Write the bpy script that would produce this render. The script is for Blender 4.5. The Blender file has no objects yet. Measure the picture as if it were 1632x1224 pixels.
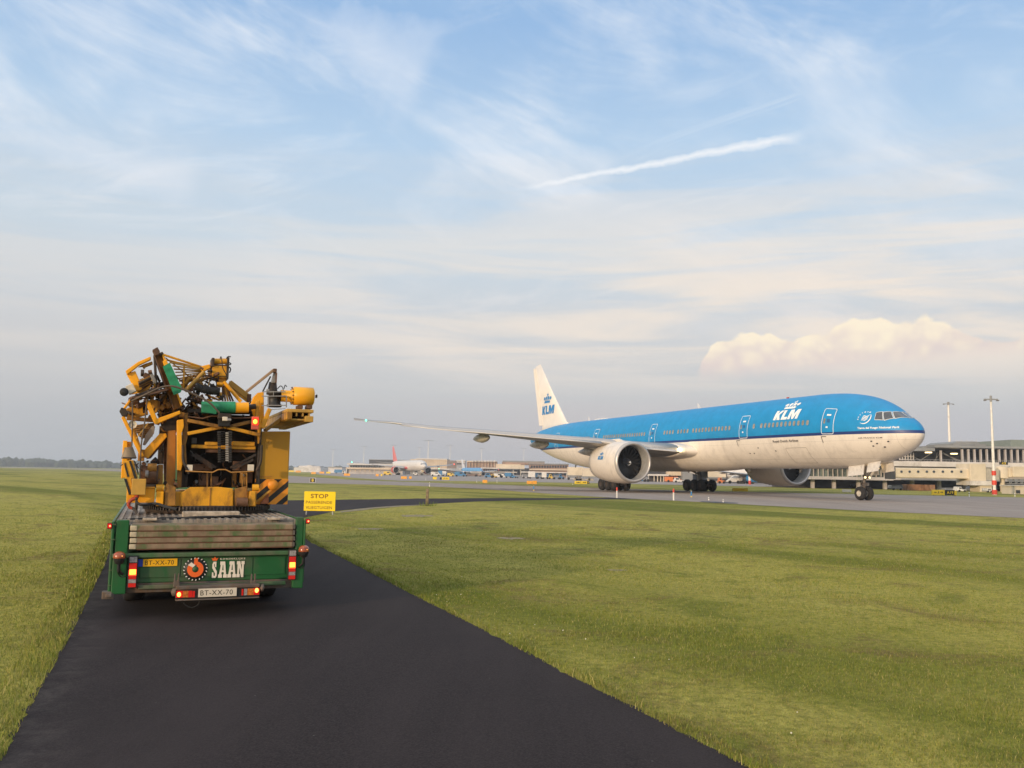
import bpy, bmesh, math, random
import numpy as np
from mathutils import Matrix, Vector
S = bpy.context.scene
COL = S.collection
R = math.radians
random.seed(7); NP = np.random.default_rng(7)
# ------------------------------------------------------------ camera
FPX, CAM_H, PIT, ROLL = 1391.94, 2.0, 0.102470, R(0.9168)
cam_d = bpy.data.cameras.new('camera'); cam = bpy.data.objects.new('camera', cam_d); COL.objects.link(cam)
cam_d.sensor_width = 36.0; cam_d.lens = FPX/1632*36; cam_d.clip_start = 0.1; cam_d.clip_end = 30000
fw = Vector((0, math.cos(PIT), math.sin(PIT))); up0 = Vector((0, -math.sin(PIT), math.cos(PIT))); rt0 = Vector((1, 0, 0))
rt = rt0*math.cos(ROLL) + up0*math.sin(ROLL); up = up0*math.cos(ROLL) - rt0*math.sin(ROLL)
m = Matrix((( rt.x, up.x, -fw.x, 0), (rt.y, up.y, -fw.y, 0), (rt.z, up.z, -fw.z, CAM_H), (0, 0, 0, 1)))
cam.matrix_world = m
S.camera = cam
def ray(px, py):                      # direction (y = 1) seen at a pixel of the 1632 x 1224 photograph
    c, s = math.cos(ROLL), math.sin(ROLL); du, dv = px-816, py-612
    u = c*du+s*dv; v = -s*du+c*dv
    d = fw*FPX + rt0*u - up0*v
    return d/d.y
def gz(y): return 0.36*min(1.0, max(0.0, (y-22)/38.0))
def at(px, py, Y): d = ray(px, py); return Vector((d.x*Y, Y, CAM_H+d.z*Y))
def onground(px, py):
    d = ray(px, py); y = 20.0
    for i in range(80): y = .5*y+.5*(gz(y)-CAM_H)/d.z
    return Vector((d.x*y, y, gz(y)))
# ------------------------------------------------------------ sun and sky
SUN_EL, SUN_AZ = R(9.5), R(218.0)     # azimuth measured clockwise from +y
sd = Vector((math.sin(SUN_AZ)*math.cos(SUN_EL), math.cos(SUN_AZ)*math.cos(SUN_EL), math.sin(SUN_EL)))
sun_l = bpy.data.lights.new('sun', 'SUN'); sun_l.energy = 2.75; sun_l.angle = R(2.0); sun_l.color = (1.0, 0.74, 0.48)
sun = bpy.data.objects.new('sun', sun_l); COL.objects.link(sun)
sun.rotation_euler = sd.to_track_quat('Z', 'Y').to_euler(); sun.location = (0, 0, 60)
S.view_settings.view_transform = 'Standard'; S.view_settings.look = 'None'
S.view_settings.exposure = 0.0; S.view_settings.gamma = 1.0
W = bpy.data.worlds.new('World'); S.world = W; W.use_nodes = True
nt = W.node_tree; nt.nodes.clear()
class NB:
    def __init__(s, nt): s.nt = nt
    def n(s, t, **k):
        x = s.nt.nodes.new(t)
        for a, b in k.items(): setattr(x, a, b)
        return x
    def val(s, sock, v):
        if isinstance(v, bpy.types.NodeSocket): s.nt.links.new(v, sock)
        else: sock.default_value = v
    def m(s, op, a, b=None, c=None, clamp=False):
        x = s.n('ShaderNodeMath', operation=op, use_clamp=clamp); s.val(x.inputs[0], a)
        if b is not None: s.val(x.inputs[1], b)
        if c is not None: s.val(x.inputs[2], c)
        return x.outputs[0]
    def vm(s, op, a, b=None):
        x = s.n('ShaderNodeVectorMath', operation=op); s.val(x.inputs[0], a)
        if b is not None: s.val(x.inputs[1], b)
        return x.outputs['Value'] if op in ('DOT_PRODUCT', 'LENGTH') else x.outputs[0]
    def ss(s, x, lo, hi, a=0.0, b=1.0):
        q = s.n('ShaderNodeMapRange', interpolation_type='SMOOTHSTEP'); s.val(q.inputs[0], x)
        q.inputs[1].default_value = lo; q.inputs[2].default_value = hi; s.val(q.inputs[3], a); s.val(q.inputs[4], b)
        return q.outputs[0]
    def mix(s, f, a, b, blend='MIX'):
        x = s.n('ShaderNodeMix', data_type='RGBA', blend_type=blend); s.val(x.inputs[0], f)
        for sock, v in ((x.inputs[6], a), (x.inputs[7], b)):
            if isinstance(v, tuple): v = tuple(v)+((1.0,) if len(v) == 3 else ())
            s.val(sock, v)
        return x.outputs[2]
    def noise(s, vec, scale, detail=3, rough=.5, dist=0.0, dims='3D'):
        x = s.n('ShaderNodeTexNoise', noise_dimensions=dims)
        if vec is not None: s.val(x.inputs['Vector'], vec)
        x.inputs['Scale'].default_value = scale; x.inputs['Detail'].default_value = detail
        x.inputs['Roughness'].default_value = rough; x.inputs['Distortion'].default_value = dist
        return x.outputs[0]
    def comb(s, x, y, z):
        q = s.n('ShaderNodeCombineXYZ'); s.val(q.inputs[0], x); s.val(q.inputs[1], y); s.val(q.inputs[2], z); return q.outputs[0]
    def sep(s, v):
        q = s.n('ShaderNodeSeparateXYZ'); s.val(q.inputs[0], v); return q.outputs
    def mapv(s, v, scale=(1, 1, 1), rot=(0, 0, 0), loc=(0, 0, 0)):
        q = s.n('ShaderNodeMapping'); s.val(q.inputs[0], v); q.inputs['Scale'].default_value = scale
        q.inputs['Rotation'].default_value = rot; q.inputs['Location'].default_value = loc; return q.outputs[0]
    def an(s, v, ang, sx, sy, loc=(0, 0, 0)): return s.mapv(s.mapv(v, rot=(0, 0, -ang)), scale=(sx, sy, 1), loc=loc)
    def ramp(s, f, stops):
        q = s.n('ShaderNodeValToRGB'); s.val(q.inputs[0], f); e = q.color_ramp.elements
        while len(e) < len(stops): e.new(0.5)
        for i, (p, c) in enumerate(stops): e[i].position = p; e[i].color = tuple(c)+(1,)
        return q.outputs[0]
def make_sky():
    b = NB(nt)
    tc = b.n('ShaderNodeTexCoord'); dirv = b.vm('NORMALIZE', tc.outputs['Generated'])
    x, y, z = b.sep(dirv)[:3]
    sky = b.n('ShaderNodeTexSky', sky_type='NISHITA'); sky.sun_disc = False
    sky.sun_elevation = SUN_EL; sky.sun_rotation = SUN_AZ; sky.air_density = 1.0; sky.dust_density = 2.0; sky.ozone_density = 1.5
    nish = b.mix(1.0, sky.outputs[0], (.10,)*3, 'MULTIPLY')
    # thin high cloud veil that fills most of this sky
    el = b.m('ARCSINE', z)                                          # radians
    veil = b.ramp(b.m('MULTIPLY', el, 1/1.6, clamp=True), [(0.0, (.47, .50, .54)), (.045, (.62, .62, .64)), (.09, (.70, .70, .715)), (.16, (.67, .77, .86)), (.23, (.52, .71, .93)), (.31, (.35, .56, .87)), (.42, (.38, .58, .87)), (.60, (1.0, 1.0, 1.0)), (1.0, (1.0, .98, .94))])
    vg = b.vm('MULTIPLY', veil, (1, 1, 1)); sc0 = b.n('ShaderNodeVectorMath', operation='SCALE'); nt.links.new(veil, sc0.inputs[0]); b.val(sc0.inputs['Scale'], b.ss(el, .62, 1.0, 1.0, 1.25)); veil = sc0.outputs[0]
    base = b.mix(.14, veil, nish)
    az = b.m('ARCTAN2', x, y)
    # wisps: noise on a plane high above, stretched
    k = b.m('ADD', z, .12); pv = b.comb(b.m('DIVIDE', x, k), b.m('DIVIDE', y, k), 0.0)
    w1 = b.noise(b.mapv(pv, (1.1, .42, 1), (0, 0, R(-38)), (3.1, 1.7, 0)), 1.25, 7, .58, .7)
    w2 = b.noise(b.mapv(pv, (1.0, .28, 1), (0, 0, R(52)), (8.1, 2.7, 0)), 2.2, 8, .6, 1.2)
    w3 = b.noise(b.mapv(pv, (.6, .35, 1), (0, 0, R(20)), (1.3, 5.0, 0)), .6, 4, .5, .3)
    pe = b.comb(az, b.m('MULTIPLY', el, 1.25), 0.0)
    w1 = b.noise(b.an(pe, R(-24), 1.3, 4.0, (3.1, 1.7, 0)), 1.7, 8, .62, .8)
    w2 = b.noise(b.an(pe, R(14), 2.0, 8.0, (8.6, 2.7, 0)), 1.6, 8, .62, 1.0)
    w3 = b.noise(b.mapv(pe, (1.0, 1.6, 1), (0, 0, R(20)), (1.3, 5.0, 0)), 2.0, 5, .55, .6)
    w4 = b.noise(pe, 14.0, 6, .6)
    a = b.m('MULTIPLY', b.ss(b.m('ADD', w1, b.m('MULTIPLY', b.m('SUBTRACT', w4, .5), .22)), .42, .74), b.ss(w3, .34, .60, .12, 1.0))
    a2 = b.m('MULTIPLY', b.ss(w2, .50, .76), b.ss(w3, .36, .64, .75, .2))
    wis = b.m('MULTIPLY', b.m('MAXIMUM', a, a2), b.ss(z, .04, .22, .25, 1.0))
    warm = b.ss(el, .08, .38, 0.0, 1.0)
    wcol = b.mix(warm, (.86, .79, .74), (.84, .89, .96))
    c = b.mix(b.m('MULTIPLY', wis, .80), base, wcol)
    # horizontal warm bands low on the right
    bands = b.noise(b.comb(b.m('MULTIPLY', az, 1.6), b.m('MULTIPLY', el, 17.0), 0.0), 1.6, 5, .55, .6)
    bm = b.m('MULTIPLY', b.ss(bands, .36, .62), b.m('MULTIPLY', b.ss(el, .07, .15), b.ss(el, .17, .40, 1.0, 0.0)))
    bm = b.m('MULTIPLY', bm, b.ss(az, -.5, .3, .3, 1.0))
    c = b.mix(b.m('MULTIPLY', bm, .85), c, (.95, .83, .71))
    def line(p0, p1, wid, strength, taper0, nfreq, col, c, grow=0.0):
        A, B_ = ray(*p0).normalized(), ray(*p1).normalized()
        n_ = A.cross(B_).normalized(); t_ = n_.cross(A).normalized(); L = math.atan2(B_.dot(t_), B_.dot(A))
        d = b.vm('DOT_PRODUCT', dirv, tuple(n_)); al = b.m('ARCTAN2', b.vm('DOT_PRODUCT', dirv, tuple(t_)), b.vm('DOT_PRODUCT', dirv, tuple(A)))
        t = b.m('DIVIDE', al, L)
        nz = b.noise(dirv, nfreq, 5, .65)
        d2 = b.m('ADD', d, b.m('MULTIPLY', b.m('SUBTRACT', nz, .5), wid*1.6))
        ww = b.m('ADD', wid*.35, b.m('MULTIPLY', t, wid*(.65+grow)))
        s_ = b.m('SUBTRACT', 1.0, b.m('DIVIDE', b.m('ABSOLUTE', d2), ww), clamp=True)
        ends = b.m('MULTIPLY', b.ss(t, 0, taper0), b.ss(t, .86, 1.0, 1.0, 0.0))
        f = b.m('MULTIPLY', b.m('MULTIPLY', b.m('POWER', s_, .7), ends), strength)
        return b.mix(f, c, col)
    c = line((800, 306), (1300, 212), .0068, .85, .25, 46, (.93, .95, .98), c)
    c = line((440, 0), (690, 128), .045, .42, .5, 20, (.86, .90, .97), c, .4)
    c = line((800, 190), (985, 275), .020, .42, .4, 16, (.82, .87, .94), c)
    c = line((0, 215), (330, 290), .034, .38, .3, 10, (.84, .87, .93), c)
    # towering cloud low on the right: a lit top over a flat dim base
    A = ray(1112, 597).normalized(); az0 = math.atan2(A.x, A.y); B2 = ray(1665, 570).normalized(); az1 = math.atan2(B2.x, B2.y)
    el0 = math.asin(A.z)
    u = b.m('DIVIDE', b.m('SUBTRACT', az, az0), az1-az0)
    vo = b.n('ShaderNodeTexVoronoi', feature='SMOOTH_F1'); b.val(vo.inputs['Vector'], b.comb(az, el, 0.0)); vo.inputs['Scale'].default_value = 52.0; vo.inputs['Smoothness'].default_value = .35
    vo2 = b.n('ShaderNodeTexVoronoi', feature='SMOOTH_F1'); b.val(vo2.inputs['Vector'], b.comb(az, el, 7.0)); vo2.inputs['Scale'].default_value = 95.0; vo2.inputs['Smoothness'].default_value = .5
    n1 = b.noise(b.comb(b.m('MULTIPLY', az, 1.0), el, 0.0), 22, 7, .62); n2 = b.noise(b.comb(az, el, 3.0), 60, 4, .6)
    prof = b.n('ShaderNodeFloatCurve'); b.val(prof.inputs['Value'], u)
    cv = prof.mapping.curves[0]
    for (px_, py_) in ((.0, .12), (.05, .55), (.12, .78), (.30, .72), (.42, .84), (.52, .95), (.62, .86), (.70, .88), (.78, .66), (.86, .52), (.93, .46)): cv.points.new(px_, py_)
    cv.points[0].location = (0, .12); cv.points[-1].location = (1, .42); prof.mapping.update()
    top = b.m('ADD', el0, b.m('ADD', b.m('MULTIPLY', prof.outputs[0], .060), b.m('ADD', b.m('MULTIPLY', b.m('SUBTRACT', n1, .5), .026), b.m('MULTIPLY', b.m('SUBTRACT', .5, vo.outputs['Distance']), .009))))
    bot = b.m('ADD', b.m('ADD', el0-.004, b.m('MULTIPLY', u, .022)), b.m('MULTIPLY', b.m('SUBTRACT', n1, .5), .012))
    tm = b.m('MULTIPLY', b.ss(b.m('SUBTRACT', top, el), .0, .0045), b.ss(b.m('SUBTRACT', el, bot), -.010, .014))
    tm = b.m('MULTIPLY', tm, b.ss(u, -.01, .02))
    shade = b.ss(b.m('ADD', b.m('SUBTRACT', el, bot), b.m('ADD', b.m('MULTIPLY', b.m('SUBTRACT', n2, .5), .040), b.m('ADD', b.m('MULTIPLY', b.m('SUBTRACT', .45, vo.outputs['Distance']), .030), b.m('MULTIPLY', b.m('SUBTRACT', .45, vo2.outputs['Distance']), .016)))), -.006, .046)
    ccol = b.mix(shade, (.82, .70, .65), (1.05, .92, .71))
    c = b.mix(b.m('MULTIPLY', tm, .92), c, ccol)
    # dim grey layer low under the clouds
    lay = b.noise(b.comb(b.m('MULTIPLY', az, 1.2), b.m('MULTIPLY', el, 14.0), 5.0), 2.2, 4, .5)
    lm_ = b.m('MULTIPLY', b.ss(b.m('ADD', el, b.m('MULTIPLY', b.m('SUBTRACT', lay, .5), .07)), .045, .10, 1.0, 0.0), b.ss(az, -.75, .15, .40, .70))
    c = b.mix(b.m('MULTIPLY', lm_, .75), c, b.mix(b.ss(az, -.35, .1), (.48, .505, .545), b.mix(b.ss(az, .25, .55), (.63, .56, .57), (.56, .54, .58))))
    # brighter evening sky round the sun, behind the camera
    g = b.m('MAXIMUM', b.vm('DOT_PRODUCT', dirv, tuple(sd)), 0.0)
    glow = b.m('ADD', b.m('MULTIPLY', b.m('POWER', g, 3.0), .9), b.m('MULTIPLY', b.m('POWER', g, 40.0), 2.0))
    sc = b.n('ShaderNodeVectorMath', operation='SCALE'); sc.inputs[0].default_value = (1.0, .80, .56); b.val(sc.inputs['Scale'], glow)
    c = b.vm('ADD', c, sc.outputs[0])
    bg = b.n('ShaderNodeBackground'); b.val(bg.inputs[0], c); bg.inputs[1].default_value = SKY
    out = b.n('ShaderNodeOutputWorld'); nt.links.new(bg.outputs[0], out.inputs[0])
SKY = 1.0
make_sky()
# ------------------------------------------------------------ materials
MATS = {}
def mat(name, col, rough=.5, metal=0.0, var=.12, vs=3.0, col2=None, dirt=0.0, dcol=(.10, .07, .045), ds=2.0, bump=0.0, bs=40.0, emit=0.0, coat=0.0, spec=.35, ecol=None, rnd=False):
    if name in MATS: return MATS[name]
    M = bpy.data.materials.new(name); M.use_nodes = True; b = NB(M.node_tree); bs_ = M.node_tree.nodes['Principled BSDF']
    tc = b.n('ShaderNodeTexCoord'); o = tc.outputs['Object']
    if rnd: oi = b.n('ShaderNodeObjectInfo'); o = b.vm('ADD', o, b.comb(b.m('MULTIPLY', oi.outputs['Random'], 37.0), 0.0, 0.0))
    n1 = b.noise(o, vs, 5, .6)
    lo = tuple(c*(1-var) for c in col); hi = col2 or tuple(min(1, c*(1+var)) for c in col)
    c = b.mix(b.ss(n1, .3, .7), lo, hi)
    rr = b.m('ADD', rough-.06, b.m('MULTIPLY', n1, .12))
    if dirt:
        n2 = b.noise(b.mapv(o, (1, 1, .45)), ds, 8, .68, .4)
        f = b.m('MULTIPLY', b.ss(n2, .62-.3*dirt, .80-.2*dirt), min(1.0, .45+dirt*.6))
        c = b.mix(f, c, dcol); rr = b.m('ADD', rr, b.m('MULTIPLY', f, .2), clamp=True)
    b.val(bs_.inputs['Base Color'], c); b.val(bs_.inputs['Roughness'], rr)
    bs_.inputs['Metallic'].default_value = metal; bs_.inputs['Specular IOR Level'].default_value = spec; bs_.inputs['Coat Weight'].default_value = coat
    if emit: bs_.inputs['Emission Color'].default_value = tuple(ecol or col)+(1,); bs_.inputs['Emission Strength'].default_value = emit
    if bump:
        bu = b.n('ShaderNodeBump'); bu.inputs['Strength'].default_value = bump; bu.inputs['Distance'].default_value = .01
        b.val(bu.inputs['Height'], b.noise(o, bs, 4, .6)); b.val(bs_.inputs['Normal'], bu.outputs[0])
    MATS[name] = M; return M
def nm(name):
    M = bpy.data.materials.new(name); M.use_nodes = True; MATS[name] = M
    return M, NB(M.node_tree), M.node_tree.nodes['Principled BSDF']
# ------------------------------------------------------------ mesh builder
class MB:
    def __init__(s): s.v = []; s.f = []; s.mi = []; s.sm = []
    def add(s, vs, fs, mi=0, smooth=False):
        o = len(s.v); s.v += [tuple(v) for v in vs]
        for f in fs: s.f.append(tuple(i+o for i in f)); s.mi.append(mi); s.sm.append(smooth)
        return s
    def box(s, c, size, rot=None, mi=0, taper=1.0):
        x, y, z = (q/2 for q in size); P = [Vector(p) for p in ((-x, -y, -z), (x, -y, -z), (x, y, -z), (-x, y, -z), (-x*taper, -y*taper, z), (x*taper, -y*taper, z), (x*taper, y*taper, z), (-x*taper, y*taper, z))]
        if rot is not None: P = [rot @ p for p in P]
        c = Vector(c)
        return s.add([p+c for p in P], [(0, 3, 2, 1), (4, 5, 6, 7), (0, 1, 5, 4), (1, 2, 6, 5), (2, 3, 7, 6), (3, 0, 4, 7)], mi)
    def b2(s, x0, x1, y0, y1, z0, z1, mi=0): return s.box(((x0+x1)/2, (y0+y1)/2, (z0+z1)/2), (abs(x1-x0), abs(y1-y0), abs(z1-z0)), None, mi)
    def frame(s, a, b):
        a, b = Vector(a), Vector(b); d = (b-a); L = d.length; d.normalize()
        h = Vector((0, 0, 1)) if abs(d.z) < .95 else Vector((0, 1, 0))
        x = d.cross(h).normalized(); y = x.cross(d).normalized(); return a, b, d, x, y, L
    def beam(s, a, b, w, h, mi=0):
        a, b, d, x, y, L = s.frame(a, b)
        P = [p+x*w/2*i+y*h/2*j for p in (a, b) for i, j in ((-1, -1), (1, -1), (1, 1), (-1, 1))]
        return s.add(P, [(0, 1, 2, 3), (7, 6, 5, 4), (0, 4, 5, 1), (1, 5, 6, 2), (2, 6, 7, 3), (3, 7, 4, 0)], mi)
    def tube(s, a, b, r, n=10, r2=None, mi=0, cap=True):
        a, b, d, x, y, L = s.frame(a, b); r2 = r if r2 is None else r2
        P = [p+(x*math.cos(t)+y*math.sin(t))*q for p, q in ((a, r), (b, r2)) for t in [2*math.pi*i/n for i in range(n)]]
        s.add(P, [(i, (i+1) % n, n+(i+1) % n, n+i) for i in range(n)], mi, True)
        if cap: s.add(P[:n], [tuple(range(n))[::-1]], mi); s.add(P[n:], [tuple(range(n))], mi)
        return s
    def path(s, pts, r, n=6, mi=0, curve=True):
        pts = [Vector(p) for p in pts]
        if curve and len(pts) > 2:
            q = []; P = [pts[0]*2-pts[1]]+pts+[pts[-1]*2-pts[-2]]
            for i in range(1, len(P)-2):
                for k in range(6):
                    t = k/6; a, b_, c, d = P[i-1], P[i], P[i+1], P[i+2]
                    q.append(.5*((2*b_)+(c-a)*t+(2*a-5*b_+4*c-d)*t*t+(3*b_-a-3*c+d)*t**3))
            pts = q+[pts[-1]]
        V = []; 
        for i, p in enumerate(pts):
            d = (pts[min(i+1, len(pts)-1)]-pts[max(i-1, 0)]).normalized(); h = Vector((0, 0, 1)) if abs(d.z) < .9 else Vector((0, 1, 0))
            x = d.cross(h).normalized(); y = x.cross(d)
            rr = r(i/(len(pts)-1)) if callable(r) else r
            V += [p+(x*math.cos(t)+y*math.sin(t))*rr for t in [2*math.pi*k/n for k in range(n)]]
        F = [(i*n+k, i*n+(k+1) % n, (i+1)*n+(k+1) % n, (i+1)*n+k) for i in range(len(pts)-1) for k in range(n)]
        return s.add(V, F, mi, True)
    def lathe(s, prof, n=32, axis='x', c=(0, 0, 0), mi=0, smooth=True, mif=None):
        c = Vector(c); V = []
        for a, r in prof:
            for k in range(n):
                t = 2*math.pi*k/n; p = (a, r*math.cos(t), r*math.sin(t))
                if axis == 'z': p = (p[1], p[2], p[0])
                if axis == 'y': p = (p[1], p[0], -p[2])
                V.append(c+Vector(p))
        o = len(s.v); s.v += [tuple(v) for v in V]
        for i in range(len(prof)-1):
            for k in range(n):
                s.f.append((o+i*n+k, o+(i+1)*n+k, o+(i+1)*n+(k+1) % n, o+i*n+(k+1) % n)); s.mi.append(mif(i) if mif else mi); s.sm.append(smooth)
        return s
    def prism(s, pts, off, mi=0):                 # planar outline (3D points) pushed along off
        n = len(pts); P = [Vector(p) for p in pts]; off = Vector(off); Q = [p+off for p in P]
        s.add(P+Q, [tuple(range(n)), tuple(range(2*n-1, n-1, -1))]+[(i, n+i, n+(i+1) % n, (i+1) % n) for i in range(n)], mi)
        return s
    def sph(s, c, r, n=12, m=8, mi=0, sc=(1, 1, 1)):
        c = Vector(c); V = [c+Vector((r*sc[0]*math.sin(math.pi*i/m)*math.cos(2*math.pi*k/n), r*sc[1]*math.sin(math.pi*i/m)*math.sin(2*math.pi*k/n), r*sc[2]*math.cos(math.pi*i/m))) for i in range(m+1) for k in range(n)]
        return s.add(V, [(i*n+k, (i+1)*n+k, (i+1)*n+(k+1) % n, i*n+(k+1) % n) for i in range(m) for k in range(n)], mi, True)
    def build(s, name, mats, parent=None, bevel=0.0, recalc=True):
        me = bpy.data.meshes.new(name); me.from_pydata(s.v, [], s.f)
        for mm in (mats if isinstance(mats, (list, tuple)) else [mats]): me.materials.append(mm)
        me.polygons.foreach_set('material_index', s.mi); me.polygons.foreach_set('use_smooth', s.sm)
        if recalc:
            bm = bmesh.new(); bm.from_mesh(me); bmesh.ops.recalc_face_normals(bm, faces=bm.faces); bm.to_mesh(me); bm.free()
        me.update(); o = bpy.data.objects.new(name, me); COL.objects.link(o)
        if parent: o.parent = parent
        if bevel:
            mo = o.modifiers.new('bev', 'BEVEL'); mo.width = bevel; mo.segments = 2; mo.limit_method = 'ANGLE'; mo.angle_limit = R(40)
        return o
def tag(o, label=None, cat=None, group=None, kind=None):
    if label: o['label'] = label
    if cat: o['category'] = cat
    if group: o['group'] = group
    if kind: o['kind'] = kind
    return o
def thing(name, label, cat, loc=(0, 0, 0), rz=0.0, group=None):
    o = bpy.data.objects.new(name, None); COL.objects.link(o); o.location = loc; o.rotation_euler = (0, 0, rz); o.empty_display_size = .3
    return tag(o, label, cat, group)
def copy_tree(o, parent=None):
    c = o.copy(); COL.objects.link(c); c.parent = parent
    for ch in [q for q in o.children]: copy_tree(ch, c)
    return c
def lettering(txt, h, mapf, material, parent, name='lettering', bold=0.0, shear=0.0, cuts=0, align='LEFT', sx=1.0, spacing=1.0, depth=0.0, fit=None):
    cu = bpy.data.curves.new('t', 'FONT'); cu.body = txt; cu.size = 1.0; cu.offset = bold; cu.shear = shear; cu.space_character = spacing; cu.resolution_u = 3
    t = bpy.data.objects.new('t', cu); COL.objects.link(t); dg = bpy.context.evaluated_depsgraph_get()
    me = bpy.data.meshes.new_from_object(t.evaluated_get(dg)); bpy.data.objects.remove(t); bpy.data.curves.remove(cu)
    bm = bmesh.new(); bm.from_mesh(me); bmesh.ops.remove_doubles(bm, verts=bm.verts, dist=1e-5)
    xs = [v.co.x for v in bm.verts]; ys = [v.co.y for v in bm.verts]; x0, x1, y0, y1 = min(xs), max(xs), min(ys), max(ys)
    if cuts:
        for i in range(1, cuts):
            bmesh.ops.bisect_plane(bm, geom=bm.verts[:]+bm.edges[:]+bm.faces[:], plane_co=(0, y0+(y1-y0)*i/cuts, 0), plane_no=(0, 1, 0))
    sc = h/.72 if not any(c in txt for c in 'gyp') or fit else h/.72
    for v in bm.verts:
        if fit: u = (v.co.x-x0)/(x1-x0)*fit[0]; w = (v.co.y-y0)/(y1-y0)*fit[1]
        else:
            u = (v.co.x-x0)*sc*sx; w = v.co.y*sc
            if align == 'CENTER': u -= (x1-x0)*sc*sx/2
        v.co = mapf(u, w)
    bm.to_mesh(me); bm.free(); me.materials.clear(); me.materials.append(material); me.name = name
    o = bpy.data.objects.new(name, me); COL.objects.link(o); o.parent = parent
    if depth:
        mo = o.modifiers.new('sol', 'SOLIDIFY'); mo.thickness = depth; mo.offset = 0
    return o
# ------------------------------------------------------------ ground
def sheet(name, pts, lift, material, kind='structure', parent=None, label=None):
    bm = bmesh.new(); vs = [bm.verts.new((p[0], p[1], 0)) for p in pts]; f = bm.faces.new(vs)
    if f.normal.z < 0 or f.calc_area() and sum((pts[i][0]*pts[(i+1) % len(pts)][1]-pts[(i+1) % len(pts)][0]*pts[i][1]) for i in range(len(pts))) < 0: f.normal_flip()
    for y in (22.0, 60.0):
        bmesh.ops.bisect_plane(bm, geom=bm.verts[:]+bm.edges[:]+bm.faces[:], plane_co=(0, y, 0), plane_no=(0, 1, 0))
    bmesh.ops.triangulate(bm, faces=bm.faces[:])
    for v in bm.verts: v.co.z = gz(v.co.y)+lift
    me = bpy.data.meshes.new(name); bm.to_mesh(me); bm.free(); me.materials.append(material)
    o = bpy.data.objects.new(name, me); COL.objects.link(o); tag(o, label, None, None, kind); return o
def grass_color(b, o):
    # mown swaths far out; patches, dry thatch and clumps of turf close by
    big = b.noise(b.an(o, R(-52), .03, .12), 1.0, 4, .55, .4)
    sw = b.noise(b.an(o, R(-47), .016, .26, (2, 5, 0)), 1.0, 4, .6, .25)
    med = b.noise(o, .55, 7, .66, .5); pt = b.noise(b.mapv(o, (1, 1, 1), (0, 0, 0), (4, 9, 0)), 1.9, 7, .70, .7); br = b.noise(b.mapv(o, (1, 1, 1), (0, 0, 0), (7, 3, 0)), .42, 7, .72, .9)
    fine = b.noise(o, 9.0, 6, .75); vf = b.noise(o, 48.0, 4, .75)
    c = b.mix(b.ss(big, .40, .57), (.185, .200, .025), (.49, .43, .095))
    c = b.mix(b.m('MULTIPLY', b.ss(sw, .44, .56), .62), c, (.52, .45, .115))
    c = b.mix(b.m('MULTIPLY', b.ss(med, .53, .68), .65), c, (.33, .27, .085)); c = b.mix(b.m('MULTIPLY', b.ss(med, .47, .33), .6), c, (.120, .155, .019))
    c = b.mix(b.m('MULTIPLY', b.ss(pt, .47, .32), .5), c, (.095, .125, .016)); c = b.mix(b.m('MULTIPLY', b.ss(pt, .54, .70), .6), c, (.30, .26, .075))
    c = b.mix(b.m('MULTIPLY', b.ss(br, .52, .66), .75), c, (.23, .145, .062))
    c = b.mix(b.ss(fine, .38, .66, .0, .55), c, (.070, .085, .013)); c = b.mix(b.ss(vf, .35, .70, .0, .45), c, (.055, .060, .014))
    return c
def grass_mat():
    M, b, p = nm('grass_ground'); tc = b.n('ShaderNodeTexCoord'); o = tc.outputs['Object']
    c = grass_color(b, o)
    b.val(p.inputs['Base Color'], c); p.inputs['Roughness'].default_value = .95; p.inputs['Specular IOR Level'].default_value = .12
    bu = b.n('ShaderNodeBump'); bu.inputs['Strength'].default_value = .7; bu.inputs['Distance'].default_value = .04
    b.val(bu.inputs['Height'], b.noise(o, 28, 5, .7)); b.val(p.inputs['Normal'], bu.outputs[0]); return M
GRASS = grass_mat()
def asphalt_mat(name, base, light, fine=70.0, stre=(.2, 1.2), rot=0.0, worn=.6, rough=.85, spec=.35, dust=False):
    M, b, p = nm(name); tc = b.n('ShaderNodeTexCoord'); o = tc.outputs['Object']
    agg = b.noise(o, fine, 3, .7); pat = b.noise(o, .35, 5, .6, .4); tr = b.noise(b.mapv(o, (stre[1], stre[0], 1), (0, 0, rot)), 1.0, 4, .6)
    c = b.mix(b.ss(agg, .3, .75), base, light)
    c = b.mix(b.m('MULTIPLY', b.ss(tr, .35, .75), worn), c, tuple(.25*x+.85*y for x, y in zip(base, light)))
    c = b.mix(b.m('MULTIPLY', b.ss(pat, .45, .8), .35), c, tuple(x*.7 for x in base))
    vor = b.n('ShaderNodeTexVoronoi'); b.val(vor.inputs['Vector'], o); vor.inputs['Scale'].default_value = 9.0
    sp = b.m('MULTIPLY', b.ss(vor.outputs['Distance'], .10, .04), b.ss(b.noise(o, 3.3, 2, .5), .6, .7))
    c = b.mix(b.m('MULTIPLY', sp, .5), c, (.2, .19, .17))
    if dust:
        x, y, z = b.sep(o)[:3]; d = b.m('ADD', b.m('MULTIPLY', b.m('ADD', x, 3.50), .925), b.m('MULTIPLY', b.m('SUBTRACT', y, 6.24), .379))
        f = b.m('MULTIPLY', b.ss(d, .65, .08), b.ss(b.noise(b.mapv(o, (1.6, 1.6, 1)), 1.6, 7, .7, .5), .40, .72))
        c = b.mix(b.m('MULTIPLY', f, .26), c, (.15, .13, .115))
    b.val(p.inputs['Base Color'], c); p.inputs['Roughness'].default_value = rough; p.inputs['Specular IOR Level'].default_value = spec
    bu = b.n('ShaderNodeBump'); bu.inputs['Strength'].default_value = .8; bu.inputs['Distance'].default_value = .006
    b.val(bu.inputs['Height'], agg); b.val(p.inputs['Normal'], bu.outputs[0]); return M
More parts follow.
